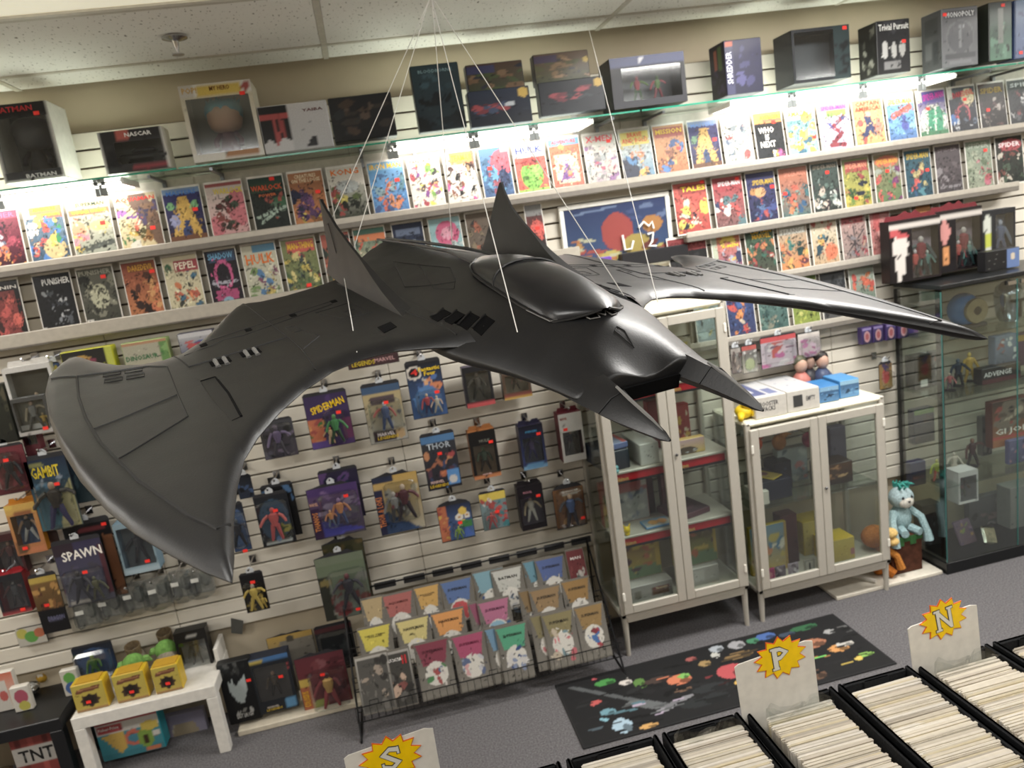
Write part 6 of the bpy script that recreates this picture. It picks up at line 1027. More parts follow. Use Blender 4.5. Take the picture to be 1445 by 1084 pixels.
# ================================================================== white cabinets
CABW = mat('bab5aa', .35, .1, .02); CABT = mat('e3dfca', .3)
def cabinet(label, x0, x1, yf, yb, H, zb, shelves, glass_sides, splay, thick=.03):
    W = x1 - x0; D = yb - yf; t = thing('display_cabinet', label, 'cabinet', ((x0 + x1) / 2, yf, 0)); hw = W / 2
    m = MB()
    for s in (-1, 1):
        for y in (.012, D - .012): m.bb((s * (hw - .014), y, (H + zb) / 2), (.028, .024, H - zb), .004)
    m.bb((0, D / 2, zb + .012), (W, D, .024), .004)
    m.build('frame', CABW, t)
    MB().bb((0, D / 2, H - .012), (W, D, .026), .010).build('top_panel', CABT, t)
    for s in (-1, 1):
        for y in (.02, D - .02):
            MB().tube([(s * (hw - .02 + splay), y, 0), (s * (hw - .022), y, zb + .004)], [.012, .018], 8).build('leg', CABW, t)
        if glass_sides: MB().box((s * (hw - .012), D / 2, (H + zb) / 2), (.004, D - .05, H - zb - .05)).build('side_pane', GLASS, t)
        else: MB().box((s * (hw - .012), D / 2, (H + zb) / 2), (.006, D - .05, H - zb - .05)).build('side_pane', GLASS, t)
    MB().bb((0, .012, zb - .012), (W - .06, .02, .03), .003).build('apron', CABW, t)
    for s in (-1, 1):
        dw = hw - .018; cx = s * (dw / 2 + .001); z0, z1 = zb + .03, H - .035; st = .045
        d = MB()
        d.bb((cx - dw / 2 + st / 2, -.006, (z0 + z1) / 2), (st, .02, z1 - z0), .003); d.bb((cx + dw / 2 - st / 2, -.006, (z0 + z1) / 2), (st, .02, z1 - z0), .003)
        d.bb((cx, -.006, z0 + st / 2), (dw - 2 * st, .02, st), .003); d.bb((cx, -.006, z1 - st / 2), (dw - 2 * st, .02, st), .003)
        dr = d.build('door', CABW, t)
        MB().box((cx, -.004, (z0 + z1) / 2), (dw - 2 * st, .004, z1 - z0 - 2 * st)).build('pane', GLASS, dr)
        if s > 0: MB().lathe([(.006, 0), (.008, .006), (.004, .01)], 8).build('knob', mat('5a5a5c', .3, .8), dr, (cx - dw / 2 + .02, -.017, (z0 + z1) / 2 + .05), (pi / 2, 0, 0))
        for z in (z0 + .1, z1 - .1): MB().bb((cx + s * (dw / 2 - .004), -.018, z), (.014, .008, .045), .003).build('hinge', WHITE, dr)
    for z, mt in shelves: MB().bb((0, D / 2 + .01, z), (W - .06, D - .06, .012), .002).build('shelf', mt, t)
    return t
C1 = (.944, 1.650, -.39, -.01, 1.745, .215)
sA, sB, sC = aty(862, 672, -.36).z, aty(874, 763, -.36).z, aty(862, 672, -.36).z + .40
c1 = cabinet('tall white glass-door cabinet with red shelf strips behind the jet nose', *C1, [(sA, CABW), (sB, CABW), (sC, CABW)], True, .0)
for z in (sA, sB, sC):
    for s in (-1, 1):
        b = MB().bb((s * .16, .05, z - .032), (.29, .004, .045), .001).build('shelf_strip', mat('b8202c', .4), c1)
        MB().box((s * .16, .048, z - .052), (.29, .003, .012)).build('strip_base', mat('1c1c20', .4), b)
        text(b, 'Pok\u00e9mon', s * .16 - .09, z - .034, .07, .022, 'd8c070', .046)
C2 = (1.700, 2.485, -.39, -.03, 1.105, .165)
c2 = cabinet('low white glass-door cabinet with two long card boxes on top', *C2, [(.62, GREENGLASS)], True, .0)
# contents of the tall cabinet
def stock(label, x, y, z, w_, d, h, col, bg=None, ops='', cat='box', rz=0, lay=False, titles=(), name='stock_box'):
    o = tag(MB().bb((0, d / 2, h / 2), (w_, d, h), .003).build(name, mat(col, .4), None, (x, y, z), (0, 0, rz)), label, cat)
    if bg:
        if lay: sheet('printed_top', w_ - .006, d - .006, paint(24, 24, bg, ops, label, 20), o, None, (0, .003, h + .0006), flat=True)
        else: sheet('printed_front', w_ - .006, h - .006, paint(24, 24, bg, ops, label, 20), o, None, (0, -.0006, .003))
    for t_ in titles: text(o, t_[0], t_[2] * w_, t_[3] * h, t_[4] * w_, t_[5] * h, t_[1], -.002)
    return o
zf = .215 + .024
stock('long yellow and green boxed set standing at left on the tall cabinet floor', 1.12, -.24, zf + .10, .24, .05, .24, 'c8b030', '8a4a3a>c8b838', 'r 0 0 1 .3 7a9a70;b 16 0 .2 1 .9 .12 d8b830,c8662a,5a3a4a,e0c84a;r .9 .2 1 1 d8b420', 'card game')
stock('yellow and green boxed set standing at right on the tall cabinet floor', 1.44, -.24, zf + .10, .24, .05, .24, 'c8b030', '6a3a44>a8b048', 'r 0 0 1 .3 7a9a70;b 16 0 .2 1 .9 .12 c8662a,d8b830,5a3a4a,8a8a40;r .94 .2 1 1 d8b420', 'card game')
stock('clear white tub with red lettered label on the tall cabinet floor', 1.12, -.32, zf, .28, .16, .098, 'b8b4b0', 'b0aca8', 'r .6 .3 .95 .75 7a5a48;r .62 .6 .95 .75 8a3038;r .25 .3 .35 .7 8a8478', 'tub', titles=[('TRAINER', 'd8c8a0', .28, .66, .24, .12)])
stock('plain white tub on the tall cabinet floor, right', 1.44, -.28, zf, .2, .14, .098, 'bcb8b2', 'b8b4ae', 'r .3 .2 .6 .9 c8c4c0', 'tub')
z = sB + .007
stock('red and grey boxed set with white front at left on the middle cabinet shelf', 1.13, -.18, z, .2, .06, .26, 'a8242c', 'b8303a>a8a8a8', 'r 0 0 1 .62 aeb0b2;b 14 .1 .05 .9 .6 .12 8a90a8,c8c8c8,6a7080;r .85 .7 1 .95 d8d0c8', 'card game')
stock('small red box leaning at the far left of the middle cabinet shelf', .995, -.2, z, .05, .05, .24, '8a3a30', 'b03030>8a9a60', 'b 8 0 0 1 .7 .2 6a8a50,c8a040', 'card game')
stock('black box on the middle cabinet shelf behind the yellow charm', 1.22, -.14, z, .12, .05, .24, '202024', '6a2a34>24242a', 'b 8 0 .2 1 .9 .16 8a3a3c,3a2a34', 'card game')
stock('flat tray with orange and blue cards on the middle cabinet shelf', 1.22, -.33, z, .14, .10, .012, '4a80b0', '5a90b8>c8c8b8', 'e .4 .5 .2 .3 e0a030;e .75 .5 .18 .3 d8902a;r 0 0 1 .12 d8d8d0', 'card tray', 0, True)
stock('dark album lying open at right on the middle cabinet shelf', 1.43, -.30, z, .2, .2, .03, '5a3a44', '5a3c48>4a3440', 'e .5 .5 .3 .3 6a4454', 'album', .25, True)
stock('tall maroon box at the back of the middle cabinet shelf, right', 1.36, -.12, z, .06, .05, .24, '6a2a34', '7a3040>4a3034', 'b 6 0 0 1 1 .2 8a4a4c', 'card game')
p = (.995 + .05, -.32, z)
tag(MB().ball((0, 0, .028), (.018, .014, .02), 8, 6).ball((0, 0, .008), (.014, .012, .012), 8, 6).tube([(-.01, 0, .04), (-.018, 0, .06)], [.006, .002], 5).tube([(.01, 0, .04), (.018, 0, .06)], [.006, .002], 5).build('yellow_charm', mat('e8c82a', .5), None, (1.045, -.335, z), smooth=True), 'tiny yellow eared charm on the middle cabinet shelf', 'charm')
z = sA + .007
stock('dark green deck box at left on the upper cabinet shelf', 1.04, -.32, z, .14, .24, .10, '1c2430', '2a3a4a>1c2430', '', 'card box', .1)
stock('pale blue and red lidded deck box on the dark one, upper cabinet shelf', 1.07, -.30, z + .102, .09, .16, .03, '6a78a8', '7a88b0>8a98b8', 'r .7 0 1 1 c84a44', 'card box', .1, True)
stock('white card box in the middle of the upper cabinet shelf', 1.21, -.33, z, .10, .26, .11, 'd2d2cc', 'dcdcd6', 'b 3 .4 .3 .7 .6 .06 8a8a8a', 'card box')
tag(MB().ball((0, 0, .012), (.014, .012, .012), 8, 6).ball((.002, 0, .03), .011, 8, 6).build('blue_charm', mat('7ab8c0', .4), None, (1.02, -.36, z), smooth=True), 'tiny pale blue charm at the front left of the upper cabinet shelf', 'charm')
stock('half-round card pack with yellow and white print, upper cabinet shelf right', 1.42, -.30, z, .2, .04, .08, 'c8a868', 'd8b0b8>d8b848', 'e .5 .2 .3 .3 5a4a3c;b 6 .2 0 .8 .3 .1 c8d0d8,4a6a98,e8e4d8', 'card pack')
stock('red and yellow tall pack at the back of the upper cabinet shelf', 1.46, -.14, z, .12, .05, .22, 'a02a2c', 'b03030>8a2a28', 'b 12 .1 .1 .95 .9 .14 d8b030,c84a2a,d89a30,e0d0b0', 'card pack')
stock('maroon tall box at the back of the upper cabinet shelf', 1.34, -.12, z, .08, .06, .26, '7a1c24', '8a2028>701a20', '', 'card box')
stock('brown and green jumble box at the left of the top cabinet shelf', 1.08, -.2, sC + .007, .16, .1, .16, '6a3a2c', '9a3a2c>5a6a3a', 'b 14 0 0 1 1 .14 c8a030,8a2a2c,4a6a3a', 'card box')
stock('pale boxed set at the right of the top cabinet shelf', 1.43, -.2, sC + .007, .22, .1, .17, 'b0a898', 'b8b4a0>a8a090', 'b 10 0 0 1 1 .14 c8b848,8a98a0,b8a878', 'card box')
# contents of the low cabinet
zf = .165 + .024
stock('orange and blue comic album standing at left in the low cabinet', 1.86, -.24, zf, .22, .03, .28, 'b8a030', '6a98b8>c8a838', 'b 16 0 .2 1 .9 .13 d8803a,c8b040,4a80a8,8a4a34,e8e0d0;r .92 0 1 1 b89028', 'album')
stock('dark red box beside the album in the low cabinet', 2.01, -.2, zf, .10, .08, .29, '4a1418', '5a161c>3a1216', 'r .1 .7 .3 .9 8a8484', 'box')
for i, (x, c, ops, lab) in enumerate(((1.795, 'b83a78', 'e .5 .5 .3 .3 d86a98', 'hot pink photo card at the front of the low cabinet'), (1.86, '7a6a78', 'b 8 0 0 1 1 .2 c8b8c0,5a4a58', 'violet-grey photo card at the front of the low cabinet'), (1.935, 'a898a8', 'b 8 0 0 1 1 .2 e0d8e0,6a5a68', 'pale lilac photo card at the front of the low cabinet'), (2.03, '9a968a', 'r .12 .1 .88 .9 c0bcae;l .5 .2 .5 .7 .1 2a2a28', 'framed black figure card left of the door gap in the low cabinet'), (2.14, '9a968a', 'r .12 .1 .88 .9 c0bcae;l .45 .2 .55 .7 .1 2a2a28', 'framed black figure card right of the door gap in the low cabinet'))):
    stock(lab, x, -.345, zf, .062, .008, .085, c, c, ops, 'photo card')
for i, (x, y, h, lab) in enumerate(((2.25, -.30, .13, 'big yellow carton at the right of the low cabinet floor'), (2.20, -.16, .20, 'second yellow carton behind the big one in the low cabinet'))):
    stock(lab, x, y, zf, .17, .13, h, 'c0a42a', 'd0b838>c0a42c', 'r .3 0 .7 .2 b8a030;r .85 .2 1 .5 b06a6a', 'carton')
z = .628
stock('dark navy box at the left of the low cabinet glass shelf', 1.9, -.3, z, .17, .2, .11, '1a2034', '22283e>1a2034', '', 'box')
stock('yellow paper booklet on the navy box in the low cabinet', 1.92, -.28, z + .112, .09, .15, .006, 'c8b034', 'c8b038', 'e .5 .6 .3 .2 8a4a50', 'booklet', .5, True)
stock('white box beside the navy one in the low cabinet', 1.8, -.33, z - .0, .07, .14, .075, 'c8c4ba', None, '', 'box')
stock('black camera-like box on the low cabinet glass shelf, middle', 2.0, -.2, z + .0, .10, .12, .16, '1c1c22', '2a2c38>1a1a20', 'b 6 .2 .2 .8 .8 .12 3a4a60', 'box')
stock('pale magazine pile leaning at the back of the low cabinet', 2.1, -.13, z, .18, .05, .20, 'a8b0b0', 'b8c4c4>8a98a0', 'b 10 0 0 1 1 .14 d0d8d8,6a7a88,c87a7a', 'magazine')
stock('brown boxed model at the right of the low cabinet glass shelf', 2.27, -.28, z, .18, .12, .12, '3a2a1e', '6a4428>2a1e18', 'b 10 .1 .3 .9 .9 .14 c88a4a,e0b070,8a5a30', 'box')
stock('violet hazy bag at the back right of the low cabinet', 2.39, -.12, z, .10, .06, .26, '6a6478', '7a7488>5a5468', '', 'bag')
for x, zz, c, lab in ((1.88, .90, 'c8562a', 'round orange toy in the upper left of the low cabinet'), (2.2, .86, 'a83a5a', 'crimson toy bird in the upper right of the low cabinet'), (2.02, .88, 'b87a3a', 'tan toy bird in the upper middle of the low cabinet')):
    o = tag(MB().ball((0, 0, 0), (.04, .035, .045), 10, 7).ball((.02, -.02, .05), (.024, .022, .024), 8, 6).tube([(.035, -.03, .05), (.055, -.04, .045)], [.008, .002], 5).build('toy_bird', mat(c, .6), None, (x, -.14, zz), smooth=True), lab, 'toy')
    peg(x, zz + .03, -.12)
# on top of the low cabinet
zt = 1.108
for i, (x, w_, lab, ops, lid) in enumerate(((1.86, .17, 'left long white card box with blue pattern, on the low cabinet', 'r 0 .1 .5 .9 5a6498;r .1 .3 .3 .6 d8d8dc;r .55 .05 .95 .95 d8d8da;r .6 .1 .9 .45 7a84b0', '8a90b0'), (2.04, .18, 'right long white card box with scribbled top, on the low cabinet', 'b 14 .1 .1 .9 .9 .05 9aa0b8,c8c8d0', 'd8d8dc'))):
    o = tag(MB().bb((0, .17, .055), (w_, .34, .11), .003).build('card_box', mat('c4c0b8', .6), None, (x, -.37, zt), (0, 0, -.04)), lab, 'card box')
    sheet('printed_lid', w_ - .004, .335, paint(24, 34, 'd4d4d6', ops, lab, 0), o, None, (0, .003, .1106), flat=True)
    text(o, 'BOOSTER\nPACKS' if i == 0 else 'EMPTY', -.01 if i == 0 else .04, .06, .10 if i == 0 else .05, .05 if i == 0 else .025, '4a4a4c', -.001, 'handwriting')
    if i: MB().box((-.03, -.001, .055), (.05, .001, .06)).build('dark_label', mat('3a3a3a', .6), o)
stock('blue open-fronted carton on the low cabinet, left of the pair', 2.22, -.32, zt, .11, .16, .085, '3a78b0', '2a4a70>3a80b8', 'r 0 .7 1 1 7ab0d8;b 8 .1 .1 .9 .6 .14 1c3450,4a90c8', 'carton', -.06)
stock('blue open-fronted carton on the low cabinet, right of the pair', 2.345, -.31, zt, .11, .16, .095, '4a8ac0', '2a4a70>4a90c8', 'r 0 .75 1 1 8ac0e0;b 8 .1 .1 .9 .6 .14 24405c,5aa0d0', 'carton', -.06)
for i, (x, y, c, hc, lab) in enumerate(((2.20, -.10, 'c86a5a', '5a5a40', 'bust doll with coral top and olive cap behind the blue cartons'), (2.275, -.06, '3a3a40', '6a2a3a', 'bust doll with dark hair furthest back behind the blue cartons'), (2.33, -.10, '3a4a70', '2c2624', 'bust doll with brown face behind the right blue carton'))):
    m = MB().tube([(0, 0, 0), (0, 0, .09), (0, 0, .13)], [.045, .05, .02], 10, c).ball((0, -.005, .165), (.034, .036, .042), 10, 8, 'c89a80').ball((0, .012, .188), (.042, .042, .036), 10, 6, hc)
    tag(m.build('bust_doll', FIGMAT, None, (x, y, zt), smooth='all'), lab, 'doll')
tag(MB().ball((0, 0, .035), (.045, .05, .035), 12, 8).tube([(.03, -.03, .03), (.07, -.05, .015)], [.02, .012], 8).tube([(-.03, -.03, .03), (-.05, -.06, .012)], [.02, .012], 8).ball((.01, -.02, .075), (.03, .03, .028), 10, 7).build('yellow_toy', mat('d8b81c', .6), None, (1.745, -.30, zt), smooth='all'), 'soft yellow toy at the left corner of the low cabinet top', 'toy')

# ================================================================== black glass case at the right
GX0, GX1, GY, GH = 2.84, 4.1, -.38, 1.62
gc = thing('glass_case', 'black-framed glass showcase at the right edge', 'display case', (GX0, GY, 0)); BLK = mat('101214', .35); L = GX1 - GX0; D = -.03 - GY
MB().bb((L / 2, D / 2, .035), (L, D, .07), .004).build('plinth', BLK, gc)
MB().bb((L / 2, D / 2, GH - .012), (L, D, .024), .003).build('top_panel', mat('1a1c1e', .3), gc)
for x, y in ((.012, D - .015), (.03, .05), (L - .015, .02), (L - .015, D - .015)): MB().bb((x, y, GH / 2 + .02), (.024, .03, GH - .11), .003).build('post', BLK, gc)
MB().box((L / 2, .004, GH / 2 + .02), (L - .01, .005, GH - .11)).build('front_pane', GLASS, gc)
MB().box((.004, D / 2, GH / 2 + .02), (.005, D - .01, GH - .11)).build('side_pane', GLASS, gc)
for x in (.002, .46): MB().box((x, .002, GH / 2 + .02), (.004, .005, GH - .11)).build('pane_edge', mat('3a6a66', .2), gc)
MB().box((.42, -.004, GH - .05), (.05, .012, .02)).build('door_clip', CHROME, gc); MB().box((.50, -.004, GH - .05), (.05, .012, .02)).build('door_clip', CHROME, gc)
SZ = [aty(1332, 482, -.36).z, aty(1332, 565, -.36).z, aty(1332, 690, -.36).z]
for z in SZ: MB().box((L / 2, D / 2, z), (L - .03, D - .04, .008)).build('glass_shelf_pane', GREENGLASS, gc)
def cp(px, py, y): return aty(px, py, y)
def instock(label, px, y, d, col, bg, ops, cat='box', titles=(), z=None): return print_box(label, px, y, d, col, bg, ops, titles, None, None, 0, cat, 'stock_box', 12, z=z)
instock('flat purple box on the top shelf of the glass case', (1277, 417, 1294, 413, 1296, 438, 1280, 442), -.08, .05, '5a3a98', '6a48a8>5a3c98', '', z=SZ[0] + .005)
p = aty(1366, 450, -.2); z = SZ[0] + .005
t = thing('toy_helmet', 'blue and silver toy helmet with open round face on the top case shelf', 'helmet', (p.x, -.2, z))
MB().ball((0, .03, .10), (.085, .08, .095), 16, 10).build('shell', mat('2a70b0', .25), t, smooth='all')
MB().lathe([(.052, -.012), (.066, -.012), (.07, .0), (.066, .012), (.052, .012)], 20).build('rim', mat('a8a088', .3, .7), t, (.01, -.045, .10), (pi / 2, 0, 0), smooth=True)
MB().ball((0, 0, 0), (.05, .02, .05), 12, 8).build('face_plate', mat('3a3430', .3), t, (.01, -.04, .10), smooth='all')
MB().bb((0, .02, .012), (.20, .10, .024), .006).build('stand', mat('3a3c40', .4), t)
p = aty(1424, 440, -.2)
t = thing('display_mask', 'shiny silver curved mask with dark slit visor on the top case shelf', 'mask', (p.x, -.2, z))
m = MB(); rings = []
for k, (zz, rx, ry) in enumerate(((.0, .045, .05), (.03, .06, .065), (.09, .068, .075), (.15, .07, .078), (.19, .06, .066), (.22, .03, .035), (.228, .004, .004))): rings.append([(rx * cos(2 * pi * q / 16), ry * sin(2 * pi * q / 16), zz) for q in range(16)])
fs = [(a * 16 + b, a * 16 + (b + 1) % 16, (a + 1) * 16 + (b + 1) % 16, (a + 1) * 16 + b) for a in range(6) for b in range(16)]
m.add(sum(rings, []), fs).build('shell', mat('b8c4d0', .12, .9), t, smooth='all')
MB().bb((0, -.068, .12), (.10, .03, .016), .004).bb((0, -.066, .07), (.014, .03, .09), .004).build('visor', mat('101214', .2), t)
for i, (px, py, y, sh, h, cols, lab) in enumerate(((1352, 530, -.2, 1, .16, F('24344a', '20242c', '2a3a50', '4a5a70'), 'dark blue standing figure on the middle case shelf'), (1368, 526, -.16, 1, .17, F('c8a030', 'b89028', 'c8a030', 'd0b048'), 'gold posed figure on the middle case shelf'), (1340, 540, -.24, 1, .10, F('a84a50', '5a4a58', 'b86a6a', 'c8b0a0'), 'small pink and grey figure on the middle case shelf'), (1346, 640, -.24, 2, .14, F('c8c0b0', 'c0b8a8', 'c8c0b0', 'd0c8b8'), 'ivory seated figure on the low case shelf'), (1372, 640, -.18, 2, .17, F('4a2a2c', '34302c', '5a3430', '8a5a48'), 'maroon figure on the low case shelf'), (1322, 660, -.26, 2, .13, F('a8b82a', 'b03034', 'a8b82a', 'c8c85a'), 'lime and red figure behind the case post'))):
    p = aty(px, py, y); o = thing('toy_figure', lab, 'figure', (p.x, y, SZ[sh] + .005)); figure(o, h, 0, 0, 0, cols, i + 11, 'body'); MB().lathe([(.03, 0), (.032, .003), (.02, .006)], 12).build('base', BLACK, o)
instock('black box with a white price tag in the glass case, left', (1290, 515, 1314, 510, 1317, 556, 1293, 561), -.12, .08, '1a1a1c', '1e1e20', 'r .3 .05 .75 .25 e4e4e0', z=SZ[1] + .005)
instock('tall grey photo box beside the black box in the glass case', (1316, 512, 1330, 509, 1332, 556, 1318, 560), -.12, .05, '4a4c50', '5a5c62>3a3c40', 'b 8 0 0 1 1 .2 8a8a8c,a85a54', z=SZ[1] + .005)
instock('foil-blue bubble pack on the middle case shelf, right', (1403, 476, 1434, 470, 1436, 510, 1406, 516), -.22, .05, '6a7a98', '8a9ab8>5a6a88', 'b 16 0 0 1 1 .14 c8d4e0,4a5a78,a85a5a,e8ecf0')
instock('deep purple box at the right edge on the middle case shelf', (1432, 474, 1462, 468, 1464, 512, 1434, 518), -.16, .06, '4a2458', '5a2c6a>3a1c48', 'r .1 .8 .9 1 c8a030')
instock('flat black box with white lettering on the middle case shelf', (1384, 521, 1440, 512, 1442, 534, 1387, 543), -.26, .06, '2c2a2c', '3a3838>2c2a2c', 'r 0 0 1 .3 5a2a30', 'box', [('ADVENGE', 'd8d8d8', -.1, .6, .7, .3)])
instock('clear grey pack of weapons on the low case shelf', (1384, 590, 1398, 586, 1402, 640, 1388, 645), -.14, .04, '5a5854', '6a6864>4a4846', 'b 8 0 0 1 1 .2 8a8680,3a3836')
o = print_box('large orange-brown boxed toy with bold white lettering leaning in the glass case', (1398, 560, 1452, 548, 1456, 612, 1402, 624), -.22, .05, '5a2a20', '4a3a34>b06a34', 'p 0 .5 .4 .3 1 .7 1 1 .3 1 8a7a6c;b 12 .1 .4 .9 .95 .12 3a3430,a83a2c,6a5a4c,c8b8a0;r 0 0 1 .2 b8703a;r 0 .16 1 .22 c83a2c', [('GI JOE', 'f0ece4', 0, .32, .84, .16)], z=SZ[2] + .10, cat='boxed toy')
instock('blue-violet pack at the right edge on the low case shelf', (1422, 624, 1452, 616, 1454, 650, 1426, 656), -.28, .03, '5a5a80', '6a6a98>4a4a70', 'b 10 0 0 1 1 .16 8a8ab0,a87a90,3a3a58')
instock('dark blue box at the left of the low case shelf', (1284, 655, 1306, 650, 1308, 682, 1287, 688), -.1, .06, '20245a', '282c6a>1c204a', 'r .1 .3 .9 .4 8a3a50')
instock('navy pack with green strip on the lower left of the glass case', (1288, 580, 1318, 574, 1320, 622, 1292, 628), -.1, .05, '1c2440', '242c50>1c2438', 'r 0 .86 1 1 5a8a3a;b 8 .1 .1 .9 .8 .16 3a3a4a,4a3440')
b = win_box('clear-sided toy box with white edges standing on the case floor', (1352, 668, 1380, 662, 1381, 706, 1354, 713), -.34, .10, 'c8c8c8', 'd8d8d8', (-.42, .08, .42, .84), F(.8, F('b85a50', '6a7a40', 'c8a878', 'c8584a')), [('', 'f', 0, 0, .1, .1)], None, False, 'd4d4d4', 'r 0 0 1 .1 e8e8e8', 'boxed figure', '6a6660')
bz = .075
bag = aty(1384, 765, -.28)
t = tag(MB().bb((0, 0, .07), (.12, .012, .14), .004).build('carded_toy', mat('6a5a70', .4), None, (bag.x - .05, -.25, bz), (-.45, 0, .1)), 'violet carded toy leaning on the case floor', 'toy pack')
sheet('printed_front', .115, .13, paint(20, 24, '7a6480>6a5260', 'b 14 0 0 1 1 .14 8a9a50,5a4a68,b08a48,9a7aa0', 'leaning', 20), t, None, (0, -.0068, .004))
t = tag(MB().bb((0, 0, .05), (.10, .02, .10), .012).build('foil_pack', mat('c8ccc0', .12, 1, .3, 50, .9), None, (bag.x + .04, -.31, bz), (-.5, .3, .1)), 'crinkled silver foil pack leaning on the case floor', 'foil pack')
instock('grey wrapped bundle at the back of the case floor', (1365, 705, 1412, 695, 1416, 745, 1370, 756), -.1, .04, '5a5a5c', '6a6a6c>4a4a4c', 'b 12 0 0 1 1 .16 8a8a8c,3a3a3c,7a6a6a', 'bundle')
instock('white carton at the right edge on the case floor', (1424, 690, 1470, 680, 1474, 742, 1428, 750), -.2, .1, '8a8a88', '9a9a98>8a8a88', '', 'carton')
instock('dark grey bundle at the left of the case floor', (1300, 715, 1326, 709, 1330, 766, 1306, 772), -.16, .08, '3a3a3c', '44444a>343436', 'b 10 0 0 1 1 .16 5a5a60,2a2a2c', 'bundle')
# on top of the case
zt = GH + .002
for i, (px, y, side, fr, lab, c2_, st) in enumerate((((1253, 316, 1326, 300, 1329, 388, 1258, 402), -.20, '1a1616', '2a2022', 'clear novelty pack with red-brown wavy header on the glass case, left', 'b02a30', 'r .0 .0 .42 .94 1c1618;e .2 .58 .15 .17 e4dcd4;p .08 .5 .32 .5 .24 .02 .16 .02 e4dcd4;p .04 .92 .34 .76 .36 .7 .04 .74 c83038'), ((1318, 302, 1385, 288, 1387, 374, 1322, 388), -.16, '1a1616', '2a2022', 'clear novelty pack with red-brown wavy header on the glass case, second', '4a3444', 'r 0 0 .4 .94 1c181c;p .2 .95 .34 .62 .2 .45 .04 .62 d88a84;r .16 .1 .28 .42 d88a3a'))):
    o = win_box(lab, px, y, .07, side, fr, (-.06, .03, .46, .84), F(.8, F('8a2a38', '3a3a3e', '5a6a6c', 'c8c0b8')), [], None, False, '241c1e', st + ';r .0 .86 1 .93 d8d0c8', 'toy pack', '8a7a84', figs=[(.55, F('c83a34', '6a2a34', 'b8484a', 'd8d0d0'), -.12), (.5, F('5a8a84', '3a5a5c', '6a9a94', 'b8c8c0'), .12)])
    cx, z, w_, h = R4(px, y); hw = w_ / 2
    MB().prism([(-hw, 0), (hw, 0), (hw * .9, h * .07), (hw * .4, h * .06), (hw * .2, h * .13), (.01, h * .09), (-.01, h * .09), (-hw * .2, h * .13), (-hw * .5, h * .07), (-hw * .95, h * .08)], .03, .034).build('header_card', mat('6a2028', .5), o, (0, 0, h))
o = win_box('clear bag-like pack with yellow-green stripe on the glass case, right', (1385, 300, 1432, 291, 1434, 362, 1388, 372), -.14, .07, '3a3c44', '2a2c30', (-.1, .04, .46, .9), F(.85, F('5a6a8a', '4a5a7a', '8a9ab0', 'a8b0c0')), [], None, False, '2a2c30', 'e .16 .72 .14 .2 d8dcd0;r .06 .3 .26 .55 c8d028;r .1 .02 .24 .28 d8d8d0', 'toy pack', '5a6a88')
print_box('low black dotted box with blue end panel on the glass case', (1390, 356, 1438, 348, 1440, 376, 1393, 384), -.26, .06, '1c1c1e', '202022', 'r .62 0 1 1 5a78b0;e .8 .6 .08 .18 d8c8b0;b 10 .05 .1 .6 .9 .02 8a8a88', [], cat='box', fine=0)

# ================================================================== plush toys by the case
p = atz(1278, 806, .02); bx = p.x
t = tag(MB().bb((0, 0, .11), (.19, .19, .22), .004).build('cube_box', mat('4a2c20', .8, 0, .35, 22, .2, .2), None, (bx, -.20, .021)), 'brown cube box with green rim under the plush toys', 'box')
for s_ in range(5): MB().bb((-.076 + .038 * s_, -.0965, .205 - .012 * (s_ % 2)), (.037, .003, .032 + .022 * (s_ % 2)), .001).build('green_rim', mat('2a5a2c', .8, 0, .3, 30), t)
FUR = lambda c: mat(c, .95, 0, .25, 120, .8, .1)
t = thing('plush_toy', 'pale blue long-armed plush with teal hair sitting on the brown box', 'plush toy', (bx + .03, -.21, .242))
MB().ball((0, 0, .075), (.06, .055, .08), 12, 9).build('torso', FUR('9ab4b8'), t, smooth='all')
hd = MB().ball((0, -.01, .20), (.07, .06, .062), 14, 10).build('head', FUR('a8bcc0'), t, smooth='all')
MB().ball((0, -.055, .185), (.045, .022, .035), 12, 8).build('muzzle', FUR('d0cdc4'), hd, smooth='all')
for s in (-1, 1): MB().ball((s * .026, -.062, .215), .008, 8, 6).build('eye', mat('14161a', .2), hd, smooth='all')
MB().ball((0, -.078, .195), (.008, .006, .006), 8, 6).build('nose', mat('2a2426', .4), hd, smooth='all')
r = random.Random(5); m = MB()
for i in range(26):
    a = r.uniform(0, 2 * pi); q = r.uniform(0, .04); m.tube([(q * cos(a), q * sin(a), .25), (q * 1.3 * cos(a), q * 1.3 * sin(a) - .01, .275 + r.uniform(0, .012)), (q * 1.7 * cos(a), q * 1.7 * sin(a) - .02, .278)], [.006, .005, .002], 5)
m.build('hair', FUR('4a9a90'), t)
for s in (-1, 1): MB().tube([(s * .05, -.01, .12), (s * .09, -.05, .08), (s * .10, -.085, .0), (s * .105, -.09, -.05)], [.022, .02, .02, .026], 8).build('arm', FUR('9ab4b8'), t, smooth=True); 
MB().tube([(-.03, -.04, .02), (-.05, -.10, .02)], [.026, .022], 8).tube([(.03, -.04, .02), (.045, -.10, .015)], [.026, .022], 8).build('legs', FUR('94aeb2'), t, smooth=True)
t = thing('plush_toy', 'orange plush with cream snout leaning beside the blue plush', 'plush toy', (bx - .15, -.245, .021))
MB().ball((0, 0, .10), (.05, .055, .10), 12, 9).build('torso', FUR('a8642c'), t, smooth='all')
hd = MB().ball((-.03, -.02, .25), (.075, .06, .065), 12, 9).build('head', FUR('b06c30'), t, smooth='all')
MB().ball((.04, -.055, .265), (.045, .035, .03), 10, 8).ball((.05, -.06, .215), (.04, .03, .024), 10, 8).build('snout', FUR('d8b878'), hd, smooth='all')
